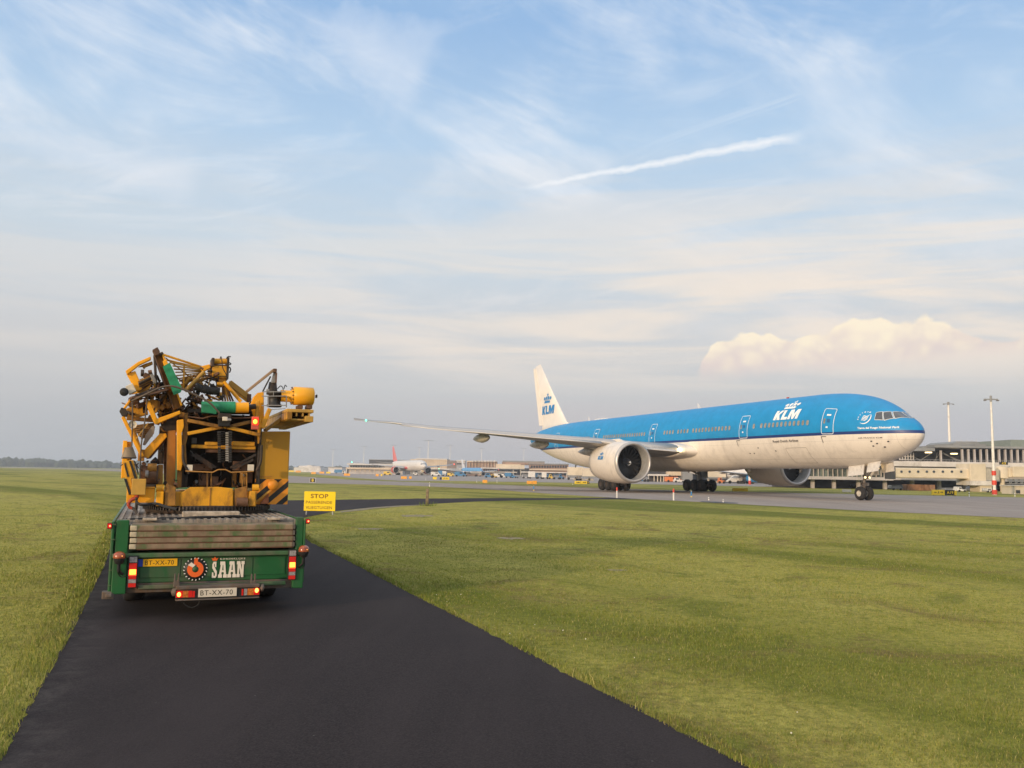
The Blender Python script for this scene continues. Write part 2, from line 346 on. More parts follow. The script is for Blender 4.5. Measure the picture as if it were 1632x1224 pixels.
ROAD = asphalt_mat('road_asphalt', (.0125, .0095, .0098), (.044, .034, .0335), 60, (.12, 1.1), R(-22), .75, .9, .18, True)
TAXI = asphalt_mat('taxiway_asphalt', (.215, .175, .150), (.335, .280, .235), 25, (.05, .5), R(50), .7)
APRON = asphalt_mat('apron_concrete', (.26, .22, .19), (.345, .295, .26), 3, (.01, .03), 0, .5)
g = MB(); ys = [-40, 0, 22, 60, 150, 400, 1000, 2500, 7000]; xs = [-7000, -600, -60, -10, 10, 60, 600, 7000]
g.add([(x, y, gz(y)) for y in ys for x in xs], [(j*8+i, j*8+i+1, (j+1)*8+i+1, (j+1)*8+i) for j in range(8) for i in range(7)])
tag(g.build('grass_field', GRASS), 'mown grass field of the airport', None, None, 'structure')
def wob(pts, n, amp):                # subdivide a border and roughen it
    out = []
    for i in range(len(pts)-1):
        a, b_ = Vector(pts[i]), Vector(pts[i+1])
        for k in range(n):
            p = a.lerp(b_, k/n); out.append((p.x+random.gauss(0, amp), p.y+random.gauss(0, amp)))
    return out+[tuple(pts[-1])]
rightedge = [(4.0, -1.0), (3.0, 2.0), (1.69, 6.28), (1.33, 7.23), (.84, 8.47), (.30, 9.86), (-.46, 11.85), (-1.6, 14.7), (-2.93, 18.12), (-4.23, 21.47), (-5.56, 24.7), (-7.2, 29.5), (-8.2, 35.0), (-7.98, 40.17), (-6.8, 44.42), (-4.69, 48.45), (-2.01, 53.35), (1.2, 56.6), (4.77, 59.19), (9.5, 61.8)]
leftedge = [(-1.7, -1.0), (-2.4, 2.5), (-3.48, 6.24), (-4.04, 7.62), (-4.34, 8.39), (-5.11, 10.35), (-6.5, 13.75), (-8.18, 17.86), (-9.79, 21.66), (-11.8, 26.5), (-14.0, 32.5), (-15.6, 39.0), (-15.4, 45.0), (-12.77, 50.78), (-10.4, 52.6), (-5.48, 56.5), (-2.2, 58.5), (2.0, 60.6), (5.0, 62.3), (8.0, 66.2)]
sheet('service_road', wob(rightedge, 8, .018)+wob(leftedge, 8, .018)[::-1], .006, ROAD, label='dark asphalt service road')
near = [(60, 8), (44, 24), (33.5, 36), (25.56, 43.84), (20.53, 48.46), (15.97, 53.5), (13.27, 57.0), (9.6, 61.6), (6.9, 66.2), (3.0, 76.0), (-3.55, 93.4), (-9, 103), (-15.2, 110.1), (-29.06, 115.2), (-52, 160), (-100, 262), (-330, 640), (-600, 900)]
far = [(-560, 1000), (-290, 700), (-80, 300), (-44, 205), (-29, 165), (-6.49, 132), (3.0, 123), (10.55, 114.8), (18, 105.5), (26.02, 100.2), (42.4, 96.5), (54.3, 93), (75, 84), (110, 64)]
sheet('taxiway', wob(near, 6, .06)+far, .010, TAXI, label='grey asphalt taxiway under the large aircraft')
gi0 = [onground(*q) for q in ((640, 766.5), (740, 766.8), (960, 770.2), (1240, 776.2), (1440, 780.3), (1632, 783.2), (1760, 785))]
gi0 = [(p.x, p.y) for p in gi0]
sheet('apron', [(-78, 360), (-50, 262), (-38, 215)]+[(p[0], p[1]) for p in gi0]+[(260, 130), (1500, 300), (1500, 1000), (-230, 1000)], .010, APRON, label='pale apron in front of the terminal')
# second far taxiway to the left, beyond the first
0 and sheet('far_taxiway', [(-900, 420), (-420, 330), (-420, 285), (-900, 360)], .010, TAXI, label='far taxiway strip')
WHITE_LINE = mat('line_paint', (.55, .53, .45), .7, var=.25, vs=1.5, col2=(.42, .39, .33))
YEL_LINE = mat('yellow_line_paint', (.50, .36, .08), .7, var=.25, vs=1.5)
def stripe(name, pts, w, material, lift=.016):
    P = [Vector((p[0], p[1])) for p in pts]; L = []; Q = []
    for i, p in enumerate(P):
        d = (P[min(i+1, len(P)-1)]-P[max(0, i-1)]).normalized(); n = Vector((-d.y, d.x))*w/2
        L.append(p+n); Q.append(p-n)
    return sheet(name, L+Q[::-1], lift, material)
zz = lambda x, y: (1180+x/3.61, 600+y/3.61)
def pl(*px): return [tuple(onground(*q)[:2]) for q in px]
stripe('edge_line', pl((1050, 786.5), (1120, 789.5), zz(0, 700), zz(430, 718), zz(900, 742), zz(1632, 775), (1760, 826)), .17, WHITE_LINE)
stripe('edge_line', pl(zz(560, 700), zz(900, 715), zz(1632, 740), (1760, 811)), .17, WHITE_LINE)
stripe('centre_line', pl((700, 772.5), (860, 776.5), (1000, 780.3), (1110, 783.6), (1240, 788), (1372, 795.2)), .2, YEL_LINE)
stripe('far_line', pl((470, 763), (600, 765.5), (700, 768.3), (820, 774)), .5, WHITE_LINE)
# ------------------------------------------------------------ grass blades (stuff)
def inside(px, py, poly):
    c = np.zeros(len(px), bool); n = len(poly); j = n-1
    for i in range(n):
        xi, yi = poly[i]; xj, yj = poly[j]
        t = ((yi > py) != (yj > py)) & (px < (xj-xi)*(py-yi)/(yj-yi+1e-12)+xi); c ^= t; j = i
    return c
roadpoly = rightedge+leftedge[::-1]
def blades(name, area, dens, hgt, label, hv=.5, wid=.0036, lean=1.1, keep=None, cap=420000):
    x0, x1, y0, y1 = area
    n = int((x1-x0)*(y1-y0)*dens(y0)); X = NP.uniform(x0, x1, n); Y = NP.uniform(y0, y1, n)
    k = NP.uniform(0, 1, n) < np.vectorize(dens)(Y)/dens(y0)
    k &= (X < .62*Y+.6) & (X > -.60*Y-.6)
    X, Y = X[k], Y[k]
    k = ~inside(X, Y, roadpoly)
    if keep is not None: k &= keep(X, Y)
    X, Y = X[k][:cap], Y[k][:cap]; n = len(X)
    cl = np.sin(X*2.3+1.7*np.sin(Y*1.9))*np.cos(Y*2.9+1.3*np.sin(X*1.3)); k2 = NP.uniform(0, 1, n) < .72+.28*np.sin(X*1.1+2*np.sin(Y*.8+1))*np.sin(Y*1.7+X*.4); X, Y, cl = X[k2], Y[k2], cl[k2]; n = len(X)
    H = hgt(X, Y)*np.clip(NP.normal(1, hv*.6, n), .3, 2.2)*(1+.3*cl)
    wd = wid*np.maximum(1, Y/8.0)*NP.uniform(.7, 1.5, n); A = NP.uniform(0, 2*np.pi, n); Ln = NP.uniform(0, lean, n)*H; B = NP.uniform(0, 2*np.pi, n)
    Z = np.interp(Y, [22, 60], [0, .36])
    dx, dy = np.cos(A)*wd/2, np.sin(A)*wd/2; lx, ly = np.cos(B)*Ln, np.sin(B)*Ln
    V = np.empty((n, 5, 3))
    V[:, 0] = np.stack([X-dx, Y-dy, Z], 1); V[:, 1] = np.stack([X+dx, Y+dy, Z], 1)
    V[:, 2] = np.stack([X+dx*.8+lx*.35, Y+dy*.8+ly*.35, Z+H*.6], 1); V[:, 3] = np.stack([X-dx*.8+lx*.35, Y-dy*.8+ly*.35, Z+H*.6], 1)
    V[:, 4] = np.stack([X+lx, Y+ly, Z+H], 1)
    me = bpy.data.meshes.new(name); me.vertices.add(n*5); me.vertices.foreach_set('co', V.ravel())
    base = np.arange(n)*5
    loops = np.stack([base, base+1, base+2, base+3, base+3, base+2, base+4], 1).ravel()
    me.loops.add(n*7); me.loops.foreach_set('vertex_index', loops.astype(np.int32))
    me.polygons.add(n*2); st = np.stack([np.arange(n)*7, np.arange(n)*7+4], 1).ravel(); me.polygons.foreach_set('loop_start', st.astype(np.int32))
    me.polygons.foreach_set('loop_total', np.tile([4, 3], n).astype(np.int32))
    at_ = me.attributes.new('tint', 'FLOAT', 'POINT'); at_.data.foreach_set('value', np.repeat(NP.uniform(0, 1, n), 5).astype(np.float32))
    me.update(calc_edges=True); me.validate()
    me.materials.append(BLADE); o = bpy.data.objects.new(name, me); COL.objects.link(o); tag(o, label, 'grass', None, 'stuff'); return o
BLADE, b, p = nm('grass_blade'); tc = b.n('ShaderNodeTexCoord'); o_ = tc.outputs['Object']
at_n = b.n('ShaderNodeAttribute', attribute_name='tint')
c_ = b.mix(b.ss(at_n.outputs['Fac'], .1, .9), grass_color(b, o_), (.17, .20, .030)); c_ = b.mix(b.ss(at_n.outputs['Fac'], .35, .05), c_, (.13, .185, .022)); c_ = b.mix(b.ss(at_n.outputs['Fac'], .78, .95), c_, (.36, .31, .11))
b.val(p.inputs['Base Color'], c_); p.inputs['Roughness'].default_value = .8; p.inputs['Specular IOR Level'].default_value = .2
p.inputs['Subsurface Weight'].default_value = 0
def d_r(y): return 5200*min(1, (7.0/max(y, 4))**2)*min(1, max(.02, (46-y)/22))
hn = lambda X, Y: .021+.007*np.sin(X*.9)*np.sin(Y*.7)
RE = np.array(rightedge); LE_ = np.array(leftedge)
blades('grass_verge', (-12, 28, 5.2, 44), d_r, hn, 'short mown grass on the right of the road', keep=lambda X, Y: X > np.interp(Y, RE[:, 1], RE[:, 0])-.05)
blades('grass_verge', (-27, -2, 5.6, 44), d_r, hn, 'short mown grass on the left of the road', keep=lambda X, Y: X < np.interp(Y, LE_[:, 1], LE_[:, 0])+.05)
# taller fringe hanging over the asphalt edges
def edged(poly, lo, hi):
    P = np.array(poly)
    def k(X, Y):
        xe = np.interp(Y, P[:, 1], P[:, 0]); d = (X-xe)*(1 if poly is rightedge else -1)
        return (d > -lo) & (d < hi*(.35+.65*NP.uniform(0, 1, len(X))**2)) & (Y < 30)
    return k
def fringe(name, poly, label, dens, hgt, hi, hv=.6, wid=.005):
    P = np.array(poly); sgn = 1 if poly is rightedge else -1
    n = dens; t = NP.uniform(0, 1, n)**1.0; Y = 5.0+25*NP.uniform(0, 1, n)**1.8; xe = np.interp(Y, P[:, 1], P[:, 0])
    cl = .5+.5*np.sin(Y*3.1+2*np.sin(Y*1.3)); k = NP.uniform(0, 1, n) < .35+.65*cl; Y, xe = Y[k], xe[k]; n = len(Y)
    X = xe+sgn*(NP.uniform(0, 1, n)**1.4*hi-.03)
    H = hgt*np.clip(NP.normal(1, hv, n), .25, 2.6)*(.5+.8*np.abs(np.sin(Y*1.7+np.sin(Y*4.1))))
    wd = wid*np.maximum(1, Y/8.0)*NP.uniform(.6, 1.6, n); A = NP.uniform(0, 2*np.pi, n); B = NP.uniform(0, 2*np.pi, n); Ln = NP.uniform(.1, .8, n)*H
    Z = np.interp(Y, [22, 60], [0, .36]); dx, dy = np.cos(A)*wd/2, np.sin(A)*wd/2; lx, ly = np.cos(B)*Ln, np.sin(B)*Ln
    me = bpy.data.meshes.new(name); V = np.stack([np.stack([X-dx, Y-dy, Z], 1), np.stack([X+dx, Y+dy, Z], 1), np.stack([X+dx*.7+lx*.4, Y+dy*.7+ly*.4, Z+H*.65], 1), np.stack([X-dx*.7+lx*.4, Y-dy*.7+ly*.4, Z+H*.65], 1), np.stack([X+lx, Y+ly, Z+H*.95], 1)], 1)
    me.vertices.add(n*5); me.vertices.foreach_set('co', V.ravel()); base = np.arange(n)*5
    me.loops.add(n*7); me.loops.foreach_set('vertex_index', np.stack([base, base+1, base+2, base+3, base+3, base+2, base+4], 1).ravel().astype(np.int32))
    me.polygons.add(n*2); me.polygons.foreach_set('loop_start', np.stack([np.arange(n)*7, np.arange(n)*7+4], 1).ravel().astype(np.int32)); me.polygons.foreach_set('loop_total', np.tile([4, 3], n).astype(np.int32))
    at_ = me.attributes.new('tint', 'FLOAT', 'POINT'); at_.data.foreach_set('value', np.repeat(NP.uniform(0, 1, n), 5).astype(np.float32))
    me.update(calc_edges=True); me.validate(); me.materials.append(BLADE); o = bpy.data.objects.new(name, me); COL.objects.link(o); tag(o, label, 'grass', None, 'stuff')
fringe('roadside_weeds', rightedge, 'longer grass and weeds along the right road edge', 9000, .036, .20)
fringe('roadside_weeds', leftedge, 'longer grass and weeds along the left road edge', 13000, .050, .40)
# clover heads scattered in the right verge
cl = MB()
for i in range(14):
    y = random.uniform(6.5, 17); xe = np.interp(y, [q[1] for q in rightedge], [q[0] for q in rightedge]); x = xe+.1+abs(random.gauss(0, .7))
    cl.sph((x, y, .05+random.random()*.03), .005+.003*random.random(), 6, 4)
tag(cl.build('clover_flowers', mat('clover', (.65, .62, .5), .8)), 'tiny white clover heads in the right verge', 'clover', None, 'stuff')
# bare dry patches
SAND = mat('dry_soil', (.25, .205, .125), .95, var=.3, vs=5.0, bump=.5)
def patch(px, py, w, d, i):
    c = onground(px, py); n = 22; pts = []
    for k in range(n):
        t = 2*math.pi*k/n; r = 1+random.uniform(-.3, .3); pts.append((c.x+w/2*math.cos(t)*r, c.y+d/2*math.sin(t)*r))
    sheet('bare_soil', pts, .005, SAND, label='bare dry soil patch in the grass')
for i, q in enumerate([(590, 843, 1.0, .8), (664, 822, 1.4, 1.6), (812, 858, .8, .7), (985, 909, .45, .35)]): patch(*q, i)
q = [onground(*p) for p in ((540, 815.5), (566, 811.7), (598, 808.8), (640, 806), (676, 804.5), (676, 805.2), (640, 807.3), (598, 810.8), (566, 814.6), (545, 817.6))]
sheet('gravel_edge', wob([(p.x, p.y) for p in q], 3, .05), .012, SAND, label='dry soil edge along the side road')
# ------------------------------------------------------------ aircraft
_SX = [0, .012, .03, .06, .1, .16, .24, .35, .5, .7, .9, 1.15, 1.4, 1.7, 2.0, 2.35, 2.75, 3.2, 3.7, 4.3, 5.0, 5.8, 6.6, 7.5, 8.5, 10, 14, 20, 30, 40, 48, 52]
def _nose(X):
    t = min(1.0, X/10.0); hw = 3.1*(1-(1-t)**2.35)**.62 if t < 1 else 3.1
    zb = 5.05-(5.05-2.47)*(1-(1-t)**2.6)**.58 if t < 1 else 2.47
    tc = [0, .3, .8, 1.5, 2.2, 2.75, 3.3, 4.0, 5.0, 6.5, 8.0, 10.0]; vc = [.0, .62, 1.03, 1.42, 1.86, 2.23, 2.52, 2.82, 3.12, 3.40, 3.55, 3.62]
    if X < .3: zt = 5.05+.62*math.sqrt(X/.3)
    elif X >= 10: zt = 8.68
    else:
        i = max(j for j in range(len(tc)-1) if tc[j] <= X); h = tc[i+1]-tc[i]; u = (X-tc[i])/h
        sl = lambda j: (vc[min(j+1, 11)]-vc[max(j-1, 0)])/(tc[min(j+1, 11)]-tc[max(j-1, 0)]) if j not in (11,) else 0.0
        m0 = sl(i)*h if i > 1 else 1.03*h; m1 = sl(i+1)*h
        zt = 5.05+(2*u**3-3*u*u+1)*vc[i]+(u**3-2*u*u+u)*m0+(-2*u**3+3*u*u)*vc[i+1]+(u**3-u*u)*m1
    zt = min(zt, 8.68); zm = 5.05+.52*(1-(1-t)**1.8)
    return (X, zt, zb, zm, max(hw, .001))
STN = np.array([_nose(x) for x in _SX]+[(55, 8.68, 2.68, 5.66, 3.02),
 (58, 8.66, 3.02, 5.80, 2.84), (61, 8.60, 3.42, 5.98, 2.55), (64, 8.48, 3.92, 6.20, 2.14), (67, 8.27, 4.55, 6.42, 1.62), (69.5, 8.02, 5.15, 6.60, 1.10), (71.5, 7.72, 5.68, 6.70, .66), (73, 7.42, 6.08, 6.74, .30), (73.9, 7.15, 6.35, 6.74, .10)])
def stn(X):
    S_ = STN; i = int(np.searchsorted(S_[:, 0], X, 'right')-1); i = max(0, min(len(S_)-2, i))
    if X < 10: return np.array(_nose(X)[1:])
    if False:
        t = (X-S_[i, 0])/(S_[i+1, 0]-S_[i, 0]); return S_[i, 1:]*(1-t)+S_[i+1, 1:]*t
    x0, x1 = S_[i, 0], S_[i+1, 0]; h = x1-x0; t = (X-x0)/h; y0, y1 = S_[i, 1:], S_[i+1, 1:]
    m0 = (S_[i+1, 1:]-S_[i-1, 1:])/(S_[i+1, 0]-S_[i-1, 0]); j = min(i+2, len(S_)-1); m1 = (S_[j, 1:]-S_[i, 1:])/(S_[j, 0]-S_[i, 0])
    flat = (y0 == y1); m0 = np.where(flat, 0, m0)*h; m1 = np.where(flat, 0, m1)*h
    return (2*t**3-3*t*t+1)*y0+(t**3-2*t*t+t)*m0+(-2*t**3+3*t*t)*y1+(t**3-t*t)*m1
def surf(X, ph, off=0.0, side=1):
    zt, zb, zm, hw = stn(X); rz_ = (zt-zm) if ph > 0 else (zm-zb)
    ny, nz = math.cos(ph)/max(hw, .05), math.sin(ph)/max(rz_, .05); q = math.hypot(ny, nz)
    return Vector((X, side*(hw*math.cos(ph)+off*ny/q), zm+rz_*math.sin(ph)+off*nz/q))
def livery(name, top, stripe, bottom, z1=5.05, z2=5.28, xspec=None, grime=1.0):
    M, b, p = nm(name); tc = b.n('ShaderNodeTexCoord'); o = tc.outputs['Object']; x, y, z = b.sep(o)[:3]
    n = b.noise(o, 1.2, 4, .6); streak = b.noise(b.mapv(o, (.9, 1, .25)), 1.6, 7, .68, .4)
    bot = b.mix(b.m('MULTIPLY', b.ss(streak, .42, .75), .38*grime), bottom, tuple(c*.55 for c in bottom))
    c = b.mix(b.ss(z, z1-.01, z1+.01), bot, stripe); tp = b.mix(b.ss(n, .3, .7), tuple(q*.93 for q in top), tuple(min(1, q*1.06) for q in top))
    c = b.mix(b.ss(z, z2-.01, z2+.01), c, tp)
    def ln(v, per, ph=0.0, w=.014): return b.m('LESS_THAN', b.m('ABSOLUTE', b.m('SUBTRACT', b.m('FRACT', b.m('ADD', b.m('DIVIDE', v, per), ph)), .5)), w/per)
    seams = b.m('MAXIMUM', ln(x, 6.1, .31), b.m('MULTIPLY', b.m('LESS_THAN', z, z1), ln(b.m('ADD', z, b.m('MULTIPLY', x, 0.0)), 1.35, .1)))
    c = b.mix(b.m('MULTIPLY', seams, .25), c, (.12, .11, .10))
    b.val(p.inputs['Base Color'], c); b.val(p.inputs['Roughness'], b.m('ADD', .36, b.m('MULTIPLY', streak, .22))); p.inputs['Coat Weight'].default_value = .06; p.inputs['Coat Roughness'].default_value = .25
    p.inputs['Specular IOR Level'].default_value = .4
    return M
def foil(n=14, t=.12):                       # unit aerofoil outline (x 0..1, half thickness)
    xs = [.5*(1-math.cos(math.pi*i/n)) for i in range(n+1)]
    return [(x, t*5*(.2969*math.sqrt(x)-.126*x-.3516*x*x+.2843*x**3-.1015*x**4)) for x in xs]
def lift(name, secs, mats, parent, mif=None, vert=False):
    # secs: (le point, te point, thickness ratio), aerofoil normal = z (or y for a fin)
    n = 14; mb = MB(); rows = []
    for le, te, t in secs:
        le, te = Vector(le), Vector(te); c = te-le; F = foil(n, t); up_ = [le+c*x+(Vector((0, 1, 0)) if vert else Vector((0, 0, 1)))*h*c.length for x, h in F]
        dn = [le+c*x-(Vector((0, 1, 0)) if vert else Vector((0, 0, .75)))*h*c.length for x, h in F]
        rows.append(up_[::-1]+dn[1:])
    L = len(rows[0]); V = [p for r in rows for p in r]
    for i in range(len(rows)-1):
        for k in range(L):
            mi = mif(k, L) if mif else 0
            mb.add([V[i*L+k], V[i*L+(k+1) % L], V[(i+1)*L+(k+1) % L], V[(i+1)*L+k]], [(0, 1, 2, 3)], mi, True)
    mb.add(rows[-1], [tuple(range(L))], 0); mb.add(rows[0], [tuple(range(L))], 0)
    o = mb.build(name, mats, parent)
    bm = bmesh.new(); bm.from_mesh(o.data); bmesh.ops.remove_doubles(bm, verts=bm.verts, dist=1e-4); bmesh.ops.recalc_face_normals(bm, faces=bm.faces); bm.to_mesh(o.data); bm.free(); return o
TYRE = mat('tyre', (.022, .021, .021), .85, var=.3, vs=6, dirt=.3, dcol=(.06, .055, .05)); ALLOY = mat('wheel_rim', (.62, .58, .50), .5, .15, dirt=.6)
RIMD = mat('brake_rim', (.07, .055, .045), .6, .3, dirt=.5); STEELD = mat('gear_steel', (.22, .21, .20), .45, .6, dirt=.7, dcol=(.10, .06, .03)); BARE = mat('bare_metal', (.46, .44, .42), .40, .5, var=.05); WINGGREY = mat('wing_grey', (.27, .26, .25), .38, .1, var=.08, vs=.8, dirt=.5, dcol=(.25, .24, .22), ds=.6)
SEAL = mat('door_outline', (.62, .66, .70), .5, var=.05); GLASSD = mat('cabin_window', (.27, .245, .205), .25, var=.3, vs=2); CPG = mat('cockpit_glass', (.035, .04, .05), .08, var=.2, spec=.8, coat=.6); FRM = mat('window_frame_paint', (.55, .55, .53), .45)
BLACKM = mat('black_marking', (.03, .03, .035), .6); FAN = mat('fan_blade', (.030, .028, .028), .5, .3); DUCT = mat('inlet_duct', (.38, .38, .37), .4, .2, dirt=.3); DARKH = mat('dark_hole', (.008, .008, .009), .9)
HOT = mat('hot_section', (.20, .17, .15), .45, .6, dirt=.6); FLAPF = mat('flap_fairing', (.45, .42, .40), .4, .1, dirt=.6, dcol=(.25, .20, .16))
LAMPW = mat('landing_lamp', (1, .82, .5), .3, emit=14, ecol=(1, .78, .42)); LAMPG = mat('green_lamp', (.1, 1, .5), .3, emit=4, ecol=(.1, 1, .55))
def wheel(parent, c, r, w, rimr=.45, rm=None):
    mb = MB(); mb.lathe([(-w/2, rimr*r), (-w/2, r*.86), (-w/2+.06*r, r*.94), (-w/4, r), (w/4, r), (w/2-.06*r, r*.94), (w/2, r*.86), (w/2, rimr*r)], 28, 'y', c)
    o = mb.build('wheel', TYRE, parent); q = MB()
    q.lathe([(-w/2+.01, rimr*r*1.02), (-w/2+.05, rimr*r*.8), (-w/2+.09, rimr*r*.3), (-w/2+.02, .05*r), (-w/2+.02, 0.001)], 20, 'y', c); q.lathe([(w/2-.01, rimr*r*1.02), (w/2-.05, rimr*r*.8), (w/2-.09, rimr*r*.3), (w/2-.02, .05*r), (w/2-.02, 0.001)], 20, 'y', c)
    q.build('rim', rm or ALLOY, o); return o
def engine(A, y, cowlm, detail, xin=25.4, zc=2.91, logo=None, up=0.0):
    c = (xin, y, zc+up); e = MB()
    e.lathe([(.28, 1.985), (.9, 2.03), (2.0, 2.06), (3.4, 2.03), (4.6, 1.93), (5.6, 1.80), (6.4, 1.66), (6.4, 1.60), (5.0, 1.5)], 56, 'x', c)
    E = e.build('engine', cowlm, A)
    l = MB(); l.lathe([(.28, 1.985), (.16, 1.955), (.07, 1.90), (.02, 1.84), (0, 1.78), (.03, 1.72), (.12, 1.67), (.28, 1.635)], 56, 'x', c); l.build('inlet_lip', BARE, E)
    d = MB(); d.lathe([(.28, 1.635), (.8, 1.62), (1.45, 1.66)], 48, 'x', c); d.build('inlet_duct', DUCT, E)
    k = MB(); k.lathe([(1.9, 1.68), (1.9, .001)], 32, 'x', c); k.build('fan_case', DARKH, E)
    k = MB(); k.lathe([(1.45, 1.66), (1.9, 1.68)], 48, 'x', c)
    k.build('fan_rub_strip', DARKH, E)
    f = MB(); nb = 22 if detail else 12
    for i in range(nb):
        t0 = 2*math.pi*i/nb; rows = []
        for s_ in range(7):
            r = .42+1.22*s_/6; sw = .28*math.sin(s_/6*2.6)*.4; th = t0+sw; ch = .30+.12*s_/6; pit = .5+.5*s_/6
            for sgn in (-1, 1):
                dt = sgn*ch*math.cos(pit)/r*.5
                rows.append((c[0]+1.55+sgn*ch*.35*math.sin(pit), c[1]+r*math.cos(th+dt), c[2]+r*math.sin(th+dt)))
        f.add(rows, [(2*j, 2*j+1, 2*j+3, 2*j+2) for j in range(6)], 0, True)
    f.build('fan', FAN, E)
    s = MB(); s.lathe([(.78, .001), (.82, .06), (1.0, .18), (1.25, .33), (1.55, .44), (1.7, .45)], 28, 'x', c); s.build('spinner', mat('spinner', (.05, .05, .055), .35), E)
    if detail:
        w = MB(); w.path([(c[0]+.80+.30*t-.03, c[1]+(.05+.26*t)*math.cos(4.6*t+1), c[2]+(.05+.26*t)*math.sin(4.6*t+1)) for t in [i/12 for i in range(12)]], .022, 5, curve=False); w.sph((c[0]+.78, c[1], c[2]), .075, 10, 6)
        w.build('spiral_mark', mat('white_mark', (.8, .8, .78), .5), E)
    h = MB(); h.lathe([(5.0, 1.3), (6.2, 1.25), (7.2, .98), (8.0, .72), (8.0, .62), (7.0, .6)], 28, 'x', c); h.lathe([(7.0, .6), (8.3, .42), (9.0, .12), (9.1, .001)], 20, 'x', c); h.build('exhaust_core', HOT, E)
    p = MB(); p.prism([(c[0]+1.6, y-.16, c[2]+1.98), (c[0]+3.0, y-.16, c[2]+2.35), (c[0]+9.5, y-.16, c[2]+2.3), (c[0]+9.2, y-.16, c[2]+1.5), (c[0]+6.5, y-.16, c[2]+1.2), (c[0]+4.0, y-.16, c[2]+1.6)], (0, .32, 0)); p.build('pylon', cowlm, A, bevel=.06)
    return E
def aircraft(label, cat, loc, rz, top, stripe, bottom, finc, cowlc, sc=1.0, detail=True, group=None, tailpaint=None, z2=5.28, z1=5.05):
    A = thing('airliner', label, cat, loc, rz, group); A.scale = (sc, sc, sc); k = 'a%d' % len(MATS)
    body = livery(k+'_livery', top, stripe, bottom, z1, z2)
    FIN = mat(k+'_fin', finc, .4, var=.04, vs=.6, dirt=.15, dcol=(.35, .33, .3)); COWL = mat(k+'_cowl', cowlc, .36, var=.05, vs=.7, dirt=.35, dcol=tuple(q*.6 for q in cowlc), ds=.8)
    N = 72 if detail else 32; Xs = sorted(set(round(float(v_), 3) for v_ in list(STN[:, 0])+[x for x in np.arange(.1, 2.4, .15)]+list(np.arange(2.5, 12, .5))+list(np.arange(50, 73.5, .8)))) if detail else list(STN[:, 0])
    Xs = [x for i, x in enumerate(Xs) if i == 0 or i == len(Xs)-1 or x-Xs[i-1] > (.012 if x < .3 else .09)]
    mb = MB(); V = []
    for X in Xs:
        for j in range(N):
            ph = 2*math.pi*j/N; q = math.cos(ph); s_ = math.sin(ph); zt, zb, zm, hw = stn(X); V.append((X, hw*q, zm+((zt-zm) if s_ > 0 else (zm-zb))*s_))
    mb.add(V, [(i*N+j, i*N+(j+1) % N, (i+1)*N+(j+1) % N, (i+1)*N+j) for i in range(len(Xs)-1) for j in range(N)], 0, True); mb.add(V[-N:], [tuple(range(N))], 0)
    F = mb.build('fuselage', body, A)
    wf = MB(); V = []; NN = 40; XX = np.linspace(20.5, 47.5, 28)
    for X in XX:
        t = (X-20.5)/27; e = math.sin(math.pi*min(1, max(0, t)))**.55
        for j in range(NN):
            ph = math.pi+math.pi*(j/(NN-1)); cy, sz = math.cos(ph), math.sin(ph)
            hw = 3.0+.55*e; dz = 2.25+1.0*e; zz_ = 4.55+dz*sz*(1 if True else 0)
            pe_ = surf(X, ph); pe_ = Vector((X, pe_.y*.985, 5.57+(pe_.z-5.57)*.985)); pf_ = Vector((X, 3.62*math.copysign(abs(cy)**.8, cy), 4.9-2.75*abs(sz)**.72)); V.append(tuple(pe_.lerp(pf_, min(1, e*e*(3-2*e)))))
    wf.add(V, [(i*NN+j, i*NN+j+1, (i+1)*NN+j+1, (i+1)*NN+j) for i in range(len(XX)-1) for j in range(NN-1)], 0, True); wf.build('belly_fairing', body, A)
    def wz(y): return float(np.interp(y, [0, 3.1, 4.3, 7.6, 11, 16, 21, 24.6, 31, 32.6], [4.0, 4.05, 4.15, 4.45, 4.93, 5.40, 5.88, 6.18, 6.92, 7.15]))
    def le(y): return 24+(y-3.1)*.66 if y < 29.5 else 41.42+(y-29.5)*1.55
    def te(y): return float(np.interp(y, [0, 3.1, 10.5, 29.5, 32.6], [37.6, 37.8, 38.3, 43.9, 46.6]))
    for sd_ in (1, -1):
        secs = [((le(y), sd_*y, wz(y)), (te(y), sd_*y, wz(y)-.10+.012*y), th) for y, th in ((4.7, .128), (7.6, .12), (10.5, .11), (16, .10), (21, .10), (25, .095), (29.5, .10), (31, .09), (32.5, .08))]
        Wg = lift('wing', secs, [WINGGREY, BARE], A, mif=lambda q, L: 1 if 11 <= q <= 16 else 0)
        lift('wing_root', [((le(y), sd_*y, wz(y)), (te(y), sd_*y, wz(y)-.10+.012*y), th) for y, th in ((1.5, .135), (3.1, .135), (4.3, .13), (4.72, .128))], [COWL], A)
        for y0, y1 in ((4.9, 8.2), (11.2, 28.6)):           # drooped leading edge slats
            S_ = [((le(y)-.42, sd_*y, wz(y)-.20), (le(y)+.75, sd_*y, wz(y)+.16), .17) for y in np.linspace(y0, y1, 8)]
            lift('slat', S_, [BARE], A)
        for y in (8.6, 14.0, 20.0) if detail else (14.0, 20.0):
            x = te(y)-1.2; z = wz(y)-.25; f = MB(); f.lathe([(0, .02), (.4, .24), (1.1, .42), (2.2, .52), (3.4, .40), (4.6, .20), (5.2, .03)], 16, 'x', (x-2.4, sd_*y, z-.16)); f.build('flap_track_fairing', FLAPF, A)
        lift('tailplane', [((63.5, sd_*1.2, 6.9), (69.8, sd_*1.2, 6.9), .10), ((63.9, sd_*2.0, 6.95), (70.0, sd_*2.0, 6.95), .10), ((70.0, sd_*10.8, 7.9), (72.4, sd_*10.8, 7.9), .09)], [WINGGREY], A)
        fl = MB(); yy = np.linspace(4.2, 8.6, 3)
